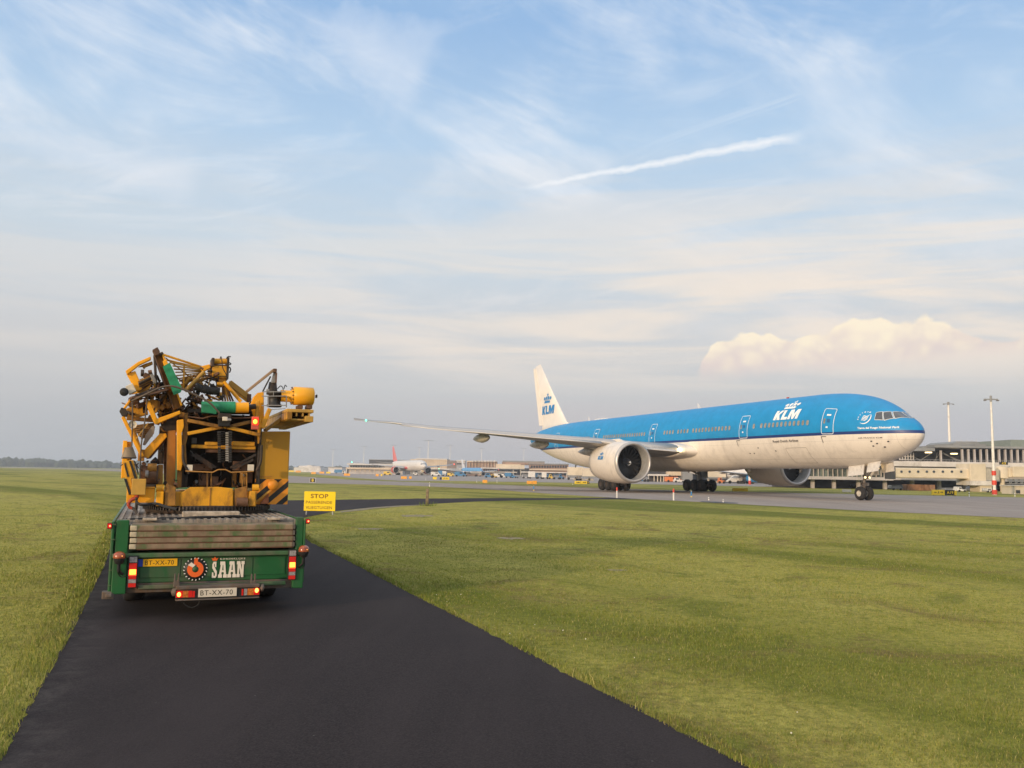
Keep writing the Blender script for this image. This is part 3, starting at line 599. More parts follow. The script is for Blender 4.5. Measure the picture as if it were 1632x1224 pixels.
        engine(A, sd_*9.6, COWL, detail, up=0 if sd_ > 0 else -.05)
        t = MB(); t.sph((44.3, sd_*31.6, 7.08), .10 if detail else .3, 8, 6); t.build('navigation_light', LAMPG if sd_ > 0 else mat('red_nav', (.8, .05, .03), .3, emit=4), A)
    fs = [((59.6, 0, 8.4), (69.9, 0, 7.6), .085), ((61.1, 0, 8.9), (69.7, 0, 8.6), .085), ((65.8, 0, 13.2), (70.9, 0, 13.0), .085), ((70.6, 0, 17.95), (72.6, 0, 17.75), .08)]
    fo = lift('tail_fin', fs, [FIN], A, vert=True)
    rd = MB(); rd.prism([(69.3, -.12, 8.75), (70.6, -.12, 8.75), (73.15, -.12, 17.5), (72.4, -.12, 17.5), (70.6, -.12, 13.0)], (0, .24, 0)); rd.build('rudder', FIN, A)
    # cockpit glazing
    quads = [((2.644, .458), (2.769, .746), (2.49, .896), (2.142, .549)), ((2.03, .561), (2.40, .905), (2.12, 1.13), (1.62, .835)), ((1.52, .885), (2.03, 1.20), (1.86, 1.54), (1.05, 1.50))]
    for sd_ in (1, -1):
        bk = MB(); 
        def gridp(q, grow, off):
            q = [np.array(x, float) for x in q]; ce = sum(q)/4; q = [ce+(x-ce)*grow for x in q]; n = 6
            return [surf(*( (q[0]*(1-s)*(1-t)+q[3]*s*(1-t)+q[1]*(1-s)*t+q[2]*s*t)), off, sd_) for t in [i/n for i in range(n+1)] for s in [i/n for i in range(n+1)]], [(i*(n+1)+j, i*(n+1)+j+1, (i+1)*(n+1)+j+1, (i+1)*(n+1)+j) for i in range(n) for j in range(n)]
        for q in quads:
            v, fc = gridp(q, 1.16, .012); bk.add(v, fc, 0, True)
        wfm = bk.build('cockpit_frame', FRM, A)
        for q in quads:
            v, fc = gridp(q, 1.0, .024); gq = MB(); gq.add(v, fc, 0, True); gq.build('cockpit_window', CPG, A)
    # gear
    G_ = thing('nose_gear', None, None); G_.parent = A
    for y in (-.36, .36): wheel(G_, (5.89, y, .535), .535, .36)
    s = MB(); s.tube((5.89, 0, .5), (5.75, 0, 3.0), .11, 12); s.tube((5.89, -.3, .535), (5.89, .3, .535), .07); s.tube((5.85, 0, 1.5), (4.4, 0, 2.9), .06); s.box((5.70, 0, 1.25), (.22, .5, .25)); s.tube((5.95, 0, .9), (6.25, 0, 1.25), .04); s.tube((6.25, 0, 1.25), (5.9, 0, 1.7), .04); s.tube((5.6, -.28, 1.75), (5.6, .28, 1.75), .09)
    s.build('strut', STEELD, G_)
    for yy_ in (.22, -.22): s = MB(); s.sph((5.50, yy_, 1.78), .09, 8, 6); s.build('taxi_light_and_glow', mat('taxi_lamp', (1, .8, .45), .3, emit=1.6), G_)
    for yy_ in (.3, -.3): s = MB(); s.sph((4.72, yy_, 2.50), .12, 10, 6); s.build('taxi_light_and_glow', mat('gear_bay_glow', (1, .75, .35), .3, emit=5, ecol=(1, .62, .22)), G_)  # glowing balls added to put the golden light into the nose gear bay
    for sd_ in (1, -1):
        s = MB(); s.prism([(5.1, sd_*.62, 2.85), (6.75, sd_*.62, 2.85), (6.70, sd_*.80, 1.85), (5.05, sd_*.80, 2.0)], (0, .05, 0)); s.build('gear_door', FRM if not detail else mat('door_white', (.62, .60, .57), .45, dirt=.2), A)
        s = MB(); s.prism([(3.4, sd_*.62, 3.05), (4.7, sd_*.62, 2.9), (4.7, sd_*.80, 2.15), (3.5, sd_*.80, 2.3)], (0, .05, 0)); s.build('gear_door', mat('door_white', (.62, .60, .57), .45), A)
        g2 = thing('main_gear', None, None); g2.parent = A; yc = sd_*5.49
        for X in (35.65, 37.1, 38.55):
            for dy in (-.7, .7): wheel(g2, (X, yc+dy, .66), .66, .5, rm=RIMD)
        s = MB(); s.beam((35.4, yc, .68), (38.8, yc, .68), .22, .3)
        for X in (35.65, 37.1, 38.55): s.tube((X, yc-.7, .66), (X, yc+.7, .66), .09)
        s.tube((37.1, yc, .7), (37.0, sd_*5.3, 3.9), .21, 14); s.tube((37.0, yc, 1.9), (34.6, sd_*4.0, 3.4), .09); s.tube((37.05, yc, 1.9), (37.2, sd_*2.6, 3.0), .10); s.tube((37.4, yc, 1.3), (38.0, sd_*5.4, 2.4), .06); s.box((37.05, yc, 1.25), (.5, .45, .5))
        s.build('strut', STEELD, g2); s = MB(); s.prism([(36.2, sd_*5.95, 1.5), (37.9, sd_*5.95, 1.5), (38.2, sd_*5.75, 4.0), (35.9, sd_*5.75, 4.0)], (0, .06*sd_, 0)); s.build('gear_door', mat('gear_door_grey', (.30, .29, .28), .5, dirt=.5), g2)
    return A, F, body
KB = (.004, .235, .51); KN = (.012, .035, .16); KW = (.74, .68, .60)
PX, PY, PZ, PA = 30.0171, 63.7708, .362, 68.5907
A, F, BODY = aircraft('large blue and white airliner taxiing past on the grey taxiway', 'airplane', (PX, PY, PZ+.012), R(180-PA), KB, KN, KW, (.74, .69, .62), (.68, .62, .55))
WHITE = mat('decal_white', (.80, .80, .78), .45, var=.04); BLUED = mat('decal_blue', (.012, .20, .50), .45, var=.05)
def fz(z, X):                              # angle on the section for a height
    zt, zb, zm, hw = stn(X); return math.asin(max(-1, min(1, (z-zm)/((zt-zm) if z > zm else (zm-zb)))))
def onside(X0, ph0, off=.02, k=1.0):       # text runs toward the nose, up along the section arc
    return lambda u, w: surf(X0-u*k, ph0+w/3.1, off)
def strip(mb, quad, n=6, off=.018, sub=2):
    q = [np.array(x, float) for x in quad]
    v = [surf(*(q[0]*(1-s)*(1-t)+q[1]*s*(1-t)+q[3]*(1-s)*t+q[2]*s*t), off) for t in [i/n for i in range(n+1)] for s in [i/sub for i in range(sub+1)]]
    mb.add(v, [(i*(sub+1)+j, i*(sub+1)+j+1, (i+1)*(sub+1)+j+1, (i+1)*(sub+1)+j) for i in range(n) for j in range(sub)], 0, True)
def rr(X, ph, w, h, r, n=5, k=8):               # rounded rectangle outline in (X, arc)
    C = [(sx*(w/2-r)+r*math.cos(a), sy*(h/2-r)+r*math.sin(a)) for sx, sy, a0 in ((1, 1, 0), (-1, 1, 90), (-1, -1, 180), (1, -1, 270)) for a in [R(a0+90*i/(n-1)) for i in range(n)]]
    P = []
    for i, p in enumerate(C):
        q = C[(i+1) % len(C)]; P.append(p)
        if (i+1) % n == 0 and abs(q[1]-p[1]) > .5: P += [(p[0]+(q[0]-p[0])*j/k, p[1]+(q[1]-p[1])*j/k) for j in range(1, k)]
    return [(X+u, ph+v/3.1) for u, v in P]
def outline(mb, X, ph, w, h, r, wd, off=.02):
    a, b_ = rr(X, ph, w+wd, h+wd, r+wd/2), rr(X, ph, w-wd, h-wd, max(.005, r-wd/2)); n = min(len(a), len(b_)); V = []
    for i in range(n): V += [surf(*a[i], off), surf(*b_[i], off)]
    mb.add(V, [(2*i, 2*i+1, 2*((i+1) % n)+1, 2*((i+1) % n)) for i in range(n)])
# doors
for X in (6.54, 17.15, 33.1, 46.5, 58.6):
    zt, zb, zm, hw = stn(X); p0 = fz(5.15, X); p1 = fz(7.15, X); D = MB(); hgt = (p1-p0)*3.1; pc = (p0+p1)/2
    o = MB(); pts = rr(X, pc, 1.18, hgt, .14); V = [surf(X, pc, .012)]+[surf(x, p_, .012) for x, p_ in pts]
    ys_ = np.linspace(p0, p1, 12); strip(o, ((X+.58, p0), (X-.58, p0), (X-.58, p1), (X+.58, p1)), 12, .010); Dd = o.build('passenger_door', BODY, A)
    outline(D, X, pc, 1.18, hgt, .14, .06); D.build('door_outline', SEAL, Dd)
    q = MB(); strip(q, ((X+.20, fz(6.58, X)), (X-.22, fz(6.58, X)), (X-.22, fz(6.71, X)), (X+.20, fz(6.71, X))), 2, .026); q.build('door_marking', WHITE, Dd)
    q = MB(); strip(q, ((X+.14, fz(5.62, X)), (X-.06, fz(5.62, X)), (X-.06, fz(5.74, X)), (X+.14, fz(5.74, X))), 2, .026); q.build('door_marking', WHITE, Dd)
    q = MB(); strip(q, ((X+.42, fz(5.97, X)), (X+.24, fz(5.97, X)), (X+.24, fz(6.36, X)), (X+.42, fz(6.36, X))), 3, .024); q.build('door_window', GLASSD, Dd)
    q = MB(); strip(q, ((X+.1, fz(6.05, X)), (X-.22, fz(6.05, X)), (X-.22, fz(6.33, X)), (X+.1, fz(6.33, X))), 3, .020); q.build('door_handle', mat('handle_recess', (.02, .12, .30), .5), Dd)
# cabin windows
def winrow(X0, X1, n):
    for i in range(n):
        X = X0+(X1-X0)*i/max(1, n-1); pts = rr(X, .19, .30, .43, .12); mb = MB(); pr = [surf(x, p_, .014) for x, p_ in pts]; mb.add(pr, [tuple(range(len(pr)))]); w_ = mb.build('cabin_window', GLASSD, A)
        mb = MB(); outline(mb, X, .19, .33, .46, .13, .035, .017); mb.build('window_surround', mat('win_surround', (.02, .24, .48), .5), w_)
winrow(8.70, 14.60, 12); winrow(15.66, 15.66, 1); winrow(19.29, 25.26, 12); winrow(26.27, 28.0, 4); winrow(28.99, 30.66, 4); winrow(34.78, 44.30, 19); winrow(48.3, 57.2, 18)
# writing
KLMP = [[(0, 0), (0, 1), (.36, 1), (.36, .62), (.66, 1), (1.08, 1), (.64, .53), (.96, 0), (.54, 0), (.36, .33), (.36, 0)], [(1.10, 0), (1.10, 1), (1.46, 1), (1.46, .26), (1.93, .26), (1.93, 0)], [(2.02, 0), (2.02, 1), (2.50, 1), (2.72, .50), (2.94, 1), (3.42, 1), (3.42, 0), (3.08, 0), (3.08, .60), (2.84, 0), (2.60, 0), (2.36, .60), (2.36, 0)]]
def klm(mapf, W_, H_, material, parent, sh=.16, name='airline_lettering'):
    bm = bmesh.new()
    for P_ in KLMP:
        bm.faces.new([bm.verts.new((x, y, 0)) for x, y in P_])
    for i in range(1, 8): bmesh.ops.bisect_plane(bm, geom=bm.verts[:]+bm.edges[:]+bm.faces[:], plane_co=(0, i/8, 0), plane_no=(0, 1, 0))
    bmesh.ops.triangulate(bm, faces=bm.faces[:])
    for v in bm.verts: v.co = mapf((v.co.x+sh*v.co.y)/(3.42+sh)*W_, v.co.y*H_)
    me = bpy.data.meshes.new(name); bm.to_mesh(me); bm.free(); me.materials.append(material); o = bpy.data.objects.new(name, me); COL.objects.link(o); o.parent = parent; return o
klm(onside(13.15, .318), 3.25, .90, WHITE, A)
def crown(mapf, W_, H_, material, parent):
    mb = MB(); sh = .22
    def P(u, w): return mapf(u+w*sh, w)
    def quad(u0, u1, w0, w1, n=4):
        V = [P(u0+(u1-u0)*j/n, w0+(w1-w0)*i) for i in (0, 1) for j in range(n+1)]; mb.add(V, [(j, j+1, n+2+j, n+1+j) for j in range(n)])
    def disc(u, w, rx, ry):
        V = [P(u+rx*math.cos(t), w+ry*math.sin(t)) for t in [2*math.pi*i/12 for i in range(12)]]; mb.add(V, [tuple(range(12))])
    quad(0, W_, 0, H_*.20)
    for i in range(4): disc(W_*(-.02+.345*i), H_*(.46 if i in (0, 3) else .50), W_*.14, H_*.17)
    for i in range(4): quad(W_*(.10+.22*i), W_*(.18+.22*i), H_*.2, H_*.40, 1)
    quad(W_*.46, W_*.54, H_*.62, H_, 1); quad(W_*.36, W_*.64, H_*.76, H_*.86, 1)
    return mb.build('crown_emblem', material, parent, recalc=False)
crown(onside(12.30, .655), 1.42, 1.05, WHITE, A)
lettering('Royal Dutch Airlines', 0, onside(13.15, -.325), BLACKM, A, 'company_name', bold=.020, fit=(3.25, .27))
lettering('Tierra del Fuego National Park', 0, lambda u, w: surf(3.83-u, fz(5.375+w, 3.83-u), .02), WHITE, A, 'aircraft_name', bold=.03, fit=(2.86, .20))
lettering('AIR FRANCE KLM', 0, lambda u, w: surf(3.85-u, fz(4.70+w, 3.85-u), .02), BLACKM, A, 'group_name', bold=.01, fit=(1.78, .10))
lettering('PH-BVA', 0, lambda u, w: surf(57.6-u, fz(4.72+w, 57.6-u), .02), BLACKM, A, 'registration', bold=.01, fit=(2.2, .22)) if False else None
# round alliance emblem
sk = MB(); cx, cz, r0 = 3.40, 6.26, .43
def SP(u, w): return surf(cx-u, fz(cz+w, cx-u), .022)
for a0, a1 in ((-125, 40),):
    n = 20; V = []
    for i in range(n+1):
        t = R(a0+(a1-a0)*i/n); wv = .028*math.sin(math.pi*i/n)+.012
        V += [SP((r0-wv)*math.cos(t), (r0-wv)*math.sin(t)), SP((r0+wv)*math.cos(t), (r0+wv)*math.sin(t))]
    sk.add(V, [(2*i, 2*i+1, 2*i+3, 2*i+2) for i in range(n)])
for j in range(4):
    V = []
    for i in range(9):
        u = -.22+.44*i/8+.02*j; w = -.15+.10*j+.05*math.sin((i/8)*2*math.pi+.6)+.10*(i/8-.5); wd = .026
        V += [SP(u, w-wd), SP(u, w+wd)]
    sk.add(V, [(2*i, 2*i+1, 2*i+3, 2*i+2) for i in range(8)])
sk.build('alliance_emblem', WHITE, A, recalc=False)
for i, ch in enumerate('SKYTEAM'):
    t = R(190-i*21)
    def mf(u, w, t=t):
        a = t-math.pi/2; uu = (r0-.0)*math.cos(t)+(u-.04)*math.cos(a)-w*math.sin(a); ww = r0*math.sin(t)+(u-.04)*math.sin(a)+w*math.cos(a); return SP(uu, ww)
    lettering(ch, 0, mf, WHITE, A, 'alliance_letter', bold=.04, fit=(.085, .10))
# fin emblem
def finside(X0, z0):
    def f(u, w):
        X = X0-u; z = z0+w; lex = float(np.interp(z, [8.9, 13.2, 17.95], [61.1, 65.8, 70.6])); tex = float(np.interp(z, [8.6, 13.0, 17.75], [69.7, 70.9, 72.6])); ch = tex-lex; x = min(1, max(0.001, (X-lex)/ch))
        th = .085*5*(.2969*math.sqrt(x)-.126*x-.3516*x*x+.2843*x**3-.1015*x**4)*ch; return Vector((X, max(th, .09 if X > tex-.3 else 0)+.03, z))
    return f
klm(finside(69.65, 10.3), 4.85, 1.25, BLUED, A)
crown(finside(68.6, 11.95), 2.1, 1.45, BLUED, A)
def nac(u, w): X = 29.0-u; a = .12+w/2.04; return Vector((X, 9.6+2.075*math.cos(a), 2.91+2.075*math.sin(a)))
klm(nac, 1.05, .36, BLUED, A); crown(lambda u, w: nac(u+.28, w+.45), .5, .34, BLUED, A)
def nac2(u, w): X = 29.0-u; a = .12+w/2.04; return Vector((X, -9.6+2.075*math.cos(a), 2.86+2.075*math.sin(a)))
klm(nac2, 1.05, .36, BLUED, A)
# small things on the skin: antennas, probes, access panels, wing root landing lamp
mb = MB()
for X, hgt in ((28.5, .55), (54.0, .55)): mb.prism([(X, -.03, 8.66), (X+.5, -.03, 8.66), (X+.62, -.03, 8.66+hgt), (X+.42, -.03, 8.66+hgt)], (0, .06, 0))
mb.build('blade_antenna', mat('antenna_white', (.6, .6, .6), .5), A)
mb = MB(); mb.prism([(48.5, -.3, 8.66), (52.5, -.3, 8.66), (51.9, -.3, 8.82), (49.1, -.3, 8.82)], (0, .6, 0)); mb.build('antenna_dome', mat('antenna_white', (.6, .6, .6), .5), A)
mb = MB()
for X, z in ((58, 2.95), (30.5, 2.4), (20.2, 2.47), (13.0, 2.47)): mb.prism([(X, -.03, z+.03), (X+.4, -.03, z+.03), (X+.42, -.03, z-.35), (X+.25, -.03, z-.35)], (0, .06, 0))
mb.build('belly_antenna', mat('antenna_grey', (.10, .10, .10), .5), A)
mb = MB(); mb.lathe([(0, .02), (.05, .12), (.14, .13)], 12, 'z', (14.8, 0, 8.66)); mb.build('beacon', mat('beacon_red', (.5, .05, .03), .4), A)
mb = MB()
for X, z in ((2.55, 4.28), (2.9, 4.45), (2.15, 4.02), (1.75, 4.42), (2.9, 4.1), (15.4, 4.2), (16.9, 3.75), (16.3, 3.75), (13.2, 3.9), (22.0, 4.3)): strip(mb, ((X+.07, fz(z, X)), (X-.07, fz(z, X)), (X-.07, fz(z+.09, X)), (X+.07, fz(z+.09, X))), 1, .02)
mb.build('skin_port', BLACKM, A)
mb = MB()
for X in (7.2, 18.2):
    strip(mb, ((X, fz(4.93, X)), (X-.5, fz(4.93, X)), (X-.5, fz(4.98, X)), (X, fz(4.98, X))), 1, .02); strip(mb, ((X-.02, fz(4.45, X)), (X-.08, fz(4.45, X)), (X-.02, fz(4.98, X)), (X+.04, fz(4.98, X))), 1, .021)
mb.build('cargo_marking', BLACKM, A)
mb = MB(); outline(mb, 10.5, -.75, 2.6, 1.7, .1, .03, .016); mb.build('cargo_door_outline', mat('panel_line', (.28, .25, .22), .6), A)
mb = MB(); mb.sph((24.98, 4.8, 4.20), .19, 12, 8); mb.build('landing_light', LAMPW, A)
# ------------------------------------------------------------ airport beyond
def R4(mb, px0, py0, px1, py1, D, th, mi=0, ground=False):
    pc, yc = (px0+px1)/2, (py0+py1)/2
    x0, x1 = at(px0, yc, D).x, at(px1, yc, D).x; z1, z0 = at(pc, py0, D).z, at(pc, py1, D).z
    if ground: z0 = gz(D)-.05
    mb.b2(x0, x1, D, D+th, z0, z1, mi); return x0, x1, z0, z1
CONC = mat('pier_concrete', (.46, .43, .41), .7, dirt=.3, ds=.3, vs=.3); WHP = mat('pier_white', (.60, .57, .53), .6, dirt=.25, ds=.4, vs=.3); CREAM = mat('jetbridge_cream', (.62, .54, .41), .5, dirt=.2, ds=.4, dcol=(.4, .33, .25), vs=.3)
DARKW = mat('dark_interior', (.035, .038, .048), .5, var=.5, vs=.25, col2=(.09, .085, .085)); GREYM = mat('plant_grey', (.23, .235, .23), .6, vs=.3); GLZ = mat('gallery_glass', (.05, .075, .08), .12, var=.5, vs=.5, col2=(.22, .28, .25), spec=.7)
BRN = mat('brown_cladding', (.33, .22, .165), .7, dirt=.3, vs=.2, ds=.3); BEIGE = mat('beige_cladding', (.58, .47, .34), .6, dirt=.2, vs=.2, ds=.3, dcol=(.4, .3, .2)); LGT = mat('ceiling_lamp', (1, .75, .4), .4, emit=3.0); YELS = mat('sign_yellow', (.78, .55, .03), .45, var=.06); BLKS = mat('sign_black', (.02, .02, .018), .5)
ORGS = mat('sign_back_orange', (.78, .36, .05), .5, var=.12); WOODC = mat('crate_brown', (.30, .17, .10), .8, var=.3, vs=1.2); REDP = mat('red_paint', (.62, .06, .035), .5); WHPT = mat('white_paint', (.72, .69, .63), .5, dirt=.2)
BLUV = mat('vehicle_blue', (.06, .20, .38), .4, dirt=.2); WHV = mat('vehicle_white', (.66, .64, .60), .4, dirt=.25); YELV = mat('vehicle_yellow', (.70, .48, .08), .4, dirt=.2); ORV = mat('vehicle_orange', (.65, .20, .06), .4, dirt=.2); GRV = mat('vehicle_grey', (.22, .23, .25), .45, dirt=.2); GNV = mat('vehicle_green', (.10, .36, .12), .45, dirt=.2); WIN = mat('vehicle_glass', (.03, .035, .045), .1, spec=.7)
D0 = 150
T = thing('terminal_pier', 'long grey airport pier with colonnaded upper storey behind the aircraft nose', 'building', (70, 150, .36)); 
def tp(name, mb, m_, parent=T, bevel=0):
    o = mb.build(name, m_, None, bevel)
    o.parent = parent; o.matrix_parent_inverse = Matrix.Translation(-Vector(parent.location)); return o
def wpart(name, mb, m_, parent):
    o = mb.build(name, m_); o.parent = parent
    par = parent; off = Vector((0, 0, 0))
    while par: off += Vector(par.location); par = par.parent
    o.matrix_parent_inverse = Matrix.Translation(-off) if parent.parent is None else Matrix.Identity(4)
    return o
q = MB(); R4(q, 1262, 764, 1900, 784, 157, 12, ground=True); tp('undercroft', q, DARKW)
q = MB(); R4(q, 1262, 759.6, 1424, 764.6, 149, 20); R4(q, 1424, 764, 1900, 768.6, 149, 20); tp('floor_slab', q, CONC)
q = MB(); R4(q, 1262, 745, 1408, 759.6, 152, 6); tp('gallery_glazing', q, GLZ)
for i in range(19):
    x = 1266+i*7.7; q = MB(); R4(q, x, 744.6, x+.55, 759.8, 151.4, .4); tp('mullion', q, WHP)
q = MB(); R4(q, 1408, 738, 1900, 764.5, 152, 6); tp('gallery_wall', q, CONC)
q = MB(); R4(q, 1262, 737.6, 1900, 745.2, 148.5, 20); tp('canopy', q, WHP)
for x in (1369, 1411.5, 1455, 1498, 1540, 1330, 1296):
    q = MB(); R4(q, x-2.4, 764, x+2.4, 790, 151, .6, ground=True); tp('column', q, CONC)
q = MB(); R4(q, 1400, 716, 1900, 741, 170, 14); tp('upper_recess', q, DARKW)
q = MB(); R4(q, 1490, 713.0, 1900, 716.2, 163, 24); R4(q, 1436, 713.6, 1490, 718.5, 163, 24); tp('upper_roof', q, GREYM)
for i in range(15):
    x = 1533+9.8*i; q = MB(); a, b_ = at(x, 716, 164), at(x+.9, 737, 164); q.beam(a, b_, .24, .5); tp('column', q, CONC)
for x in (1500.5,):
    q = MB(); R4(q, x-1, 718, x+.8, 736, 165, .5); tp('column', q, CONC)
for x, y in ((1481.7, 721), (1522.6, 723)):
    q = MB(); R4(q, x-3.6, y-.9, x+3.6, y+.9, 166, 1.0); tp('ceiling_lamp', q, LGT)
q = MB()
for i in range(6): R4(q, 1434+i*4.4, 721.5, 1434.8+i*4.4, 733, 166, .3)
for y in (721.2, 727, 732.4): R4(q, 1434, y, 1457, y+.8, 165.9, .3)
tp('window_frame', q, WHP)
for a, c, m_ in (((1505, 709.6, 1520, 713.2), 1, GREYM), ((1523, 710.2, 1528, 713.4), 1, WHP), ((1529.5, 710.6, 1534, 713.6), 1, WHP), ((1536, 710.6, 1542, 714), 1, BRN), ((1471, 711.8, 1490, 714.2), 1, GREYM), ((1553, 708, 1571, 713.5), 1, GREYM)):
    q = MB(); R4(q, *a, 166, 5); tp('roof_unit', q, m_)
q = MB(); x0, x1, z0, z1 = at(1519, 711, 185).x, at(1563, 711, 185).x, at(1541, 714, 185).z, at(1541, 703.5, 185).z
q.prism([(x0, 185, z0), (x0, 185, z1-.45), (x0+.9, 185, z1), (x1-.8, 185, z1), (x1, 185, z1-.5), (x1, 185, z0)], (0, 12, 0)); tp('plant_room', q, GREYM)
q = MB(); R4(q, 1611, 701.6, 1720, 716, 185, 14); tp('plant_room', q, mat('plant_greygreen', (.20, .23, .20), .6))
q = MB()
for x in (1525, 1532, 1541, 1549, 1556, 1617, 1621): q.tube(at(x, 703.6, 186), at(x, 700.6+random.random(), 186), .07, 5)
tp('roof_mast', q, WHP)
q = MB()
for i in range(40):
    x = 1438+i*5; R4(q, x, 733.5+.01*i, x+.4, 737.4, 160, .08)
R4(q, 1436, 733, 1640, 733.6, 160, .08); tp('railing', q, GREYM)
q = MB()
for i in range(16):
    a = at(1440+random.uniform(0, 92), 735, 167); b_ = at(1440+random.uniform(0, 92), 721, 167); 
    if abs(a.x-b_.x) < 4: q.beam(a, (b_.x, a.y, b_.z), .1, .1)
tp('brace', q, GREYM)
# jet bridge
J = thing('jet_bridge', 'cream boarding bridge with a row of round windows in front of the pier', 'jet bridge', (66, 138, .36)); q = MB(); R4(q, 1426, 746, 1546.5, 762.3, 138, 3.2); o = tp('tunnel', q, CREAM, J, .15)
for x in (128, 228, 333, 440, 526, 636, 748, 862):
    c = at(1420+x/7.7, 680+552/7.7, 137.97); q = MB(); q.lathe([(0, .001), (0, .17)], 16, 'y', c); w_ = tp('round_window', q, WIN, J); q = MB(); q.lathe([(-.02, .15), (-.02, .22), (.03, .22)], 16, 'y', c); q.build('rim', GREYM, w_).matrix_parent_inverse = Matrix.Identity(4)
q = MB(); R4(q, 1424.6, 745.3, 1427.2, 763.6, 137.9, 3.4); tp('end_frame', q, DARKW, J)
q = MB(); R4(q, 1546.2, 738.6, 1572, 766.6, 137.4, 4.4); tp('rotunda', q, CREAM, J, .1); q = MB(); R4(q, 1546.6, 766.6, 1585, 773.6, 137.2, 4.4); tp('rotunda_base', q, WHP, J)
q = MB(); R4(q, 1562, 773.6, 1581, 787, 137.6, 3, ground=True); tp('pedestal', q, CREAM, J)
q = MB(); R4(q, 1570.6, 746.4, 1592, 765.6, 137.6, 3.0); tp('tunnel', q, mat('jetbridge_grey', (.40, .37, .31), .5, dirt=.2), J)
q = MB(); c = at(1599.8, 753, 139); q.lathe([(at(1600, 762.3, 139).z, 1.0), (at(1600, 744, 139).z, 1.0), (at(1600, 743.2, 139).z, .9), (at(1600, 743, 139).z, .001)], 28, 'z', (c.x, 139.5, 0)); tp('rotunda', q, CREAM, J)
q = MB(); q.tube((c.x, 139.5, .3), (c.x, 139.5, at(1600, 762, 139).z), .36, 14); tp('column', q, CREAM, J)
q = MB(); R4(q, 1614.5, 744, 1760, 761.5, 138, 3.0); R4(q, 1608, 745, 1616, 761, 138.4, 2.2); tp('tunnel', q, CREAM, J, .12)
q = MB()
for i in range(9):
    a = at(1606+i*9, 764, 138.5); b_ = at(1610.5+i*9, 771, 138.5); q.beam(a, b_, .1, .1); q.beam(b_, (at(1615+i*9, 764, 138.5)), .1, .1)
R4(q, 1606, 763.4, 1690, 764.4, 138.3, .8); R4(q, 1606, 770.6, 1690, 771.8, 138.3, .8); R4(q, 1612, 773, 1690, 775, 138, 2)
tp('truss', q, GREYM, J)
q = MB(); R4(q, 1594, 736.4, 1606.4, 740.6, 137.2, .3); sg = tp('gate_sign', q, BLKS, J)
o1 = at(1597.2, 740.0, 137.1); lettering('C3', 0, lambda u, w: Vector((o1.x+u, 137.15, o1.z+w)), YELS, J, 'gate_number', bold=.03, fit=(.62, .30)).matrix_parent_inverse = Matrix.Translation(-Vector(J.location))
cb = thing('guard_cabin', 'small cream cabin at the foot of the boarding bridge by the right edge', 'cabin', (at(1630, 786, 118).x, 118, .36)); q = MB(); R4(q, 1616, 774.6, 1660, 788, 118, 3, ground=True); tp('wall', q, CREAM, cb); q = MB(); R4(q, 1619.5, 781, 1626, 786.5, 117.95, .1); tp('window', q, WIN, cb); q = MB(); R4(q, 1615, 773.6, 1661, 774.8, 117.8, 3.4); tp('roof', q, WHP, cb)
# ---- middle distance buildings seen under the aircraft
B2 = thing('gate_building', 'dark glazed gate building with white canopy seen between the wheels', 'building', (at(1060, 760, 260).x, 260, .36)); Dm = 260
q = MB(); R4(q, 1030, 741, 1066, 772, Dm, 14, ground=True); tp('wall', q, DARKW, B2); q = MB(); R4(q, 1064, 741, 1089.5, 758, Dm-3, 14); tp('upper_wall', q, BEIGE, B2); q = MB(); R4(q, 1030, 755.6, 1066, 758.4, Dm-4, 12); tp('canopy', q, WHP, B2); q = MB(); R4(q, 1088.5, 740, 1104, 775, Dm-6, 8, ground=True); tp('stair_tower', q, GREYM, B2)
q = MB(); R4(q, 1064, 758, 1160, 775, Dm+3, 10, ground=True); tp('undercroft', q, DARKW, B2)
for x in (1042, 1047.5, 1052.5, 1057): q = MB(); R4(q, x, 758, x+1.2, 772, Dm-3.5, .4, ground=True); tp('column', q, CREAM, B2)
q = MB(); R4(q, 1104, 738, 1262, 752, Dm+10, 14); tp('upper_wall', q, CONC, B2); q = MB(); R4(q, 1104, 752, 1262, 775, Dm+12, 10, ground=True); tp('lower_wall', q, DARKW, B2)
def bridge(px0, px1, y0, y1, D, label, legs, grp='boarding bridges along the pier'):
    t = thing('jet_bridge', label, 'jet bridge', (at((px0+px1)/2, y1, D).x, D, .36), 0, grp); q = MB(); x0, x1, z0, z1 = R4(q, px0, y0, px1, y1, D, 3.2); tp('tunnel', q, CREAM, t)
    for l in legs:
        q = MB(); x = at(l, y1, D).x; q.beam((x, D+1.5, .4), (x, D+1.5, z0+.2), .5, .5); q.beam((x-1.2, D+1.5, .7), (x+1.2, D+1.5, .7), .5, .5); tp('leg', q, mat('bridge_leg', (.45, .42, .36), .6), t)
    q = MB(); q.beam((x0, D-.1, z0-.2), (x1, D-.1, z0-.2), .2, .35); tp('girder', q, GREYM, t); return t
bridge(1125, 1157, 751.5, 760.5, 235, 'cream boarding bridge beyond the middle wheels', (1131, 1150)); bridge(905, 930, 744.5, 757.5, 250, 'cream boarding bridge left of the near engine', (921, 925)); bridge(929, 952, 746, 759, 245, 'cream boarding bridge half hidden by the near engine', (940,)); bridge(795, 836, 741, 747, 475, 'long thin boarding bridge by the brown pier', (818, 830))
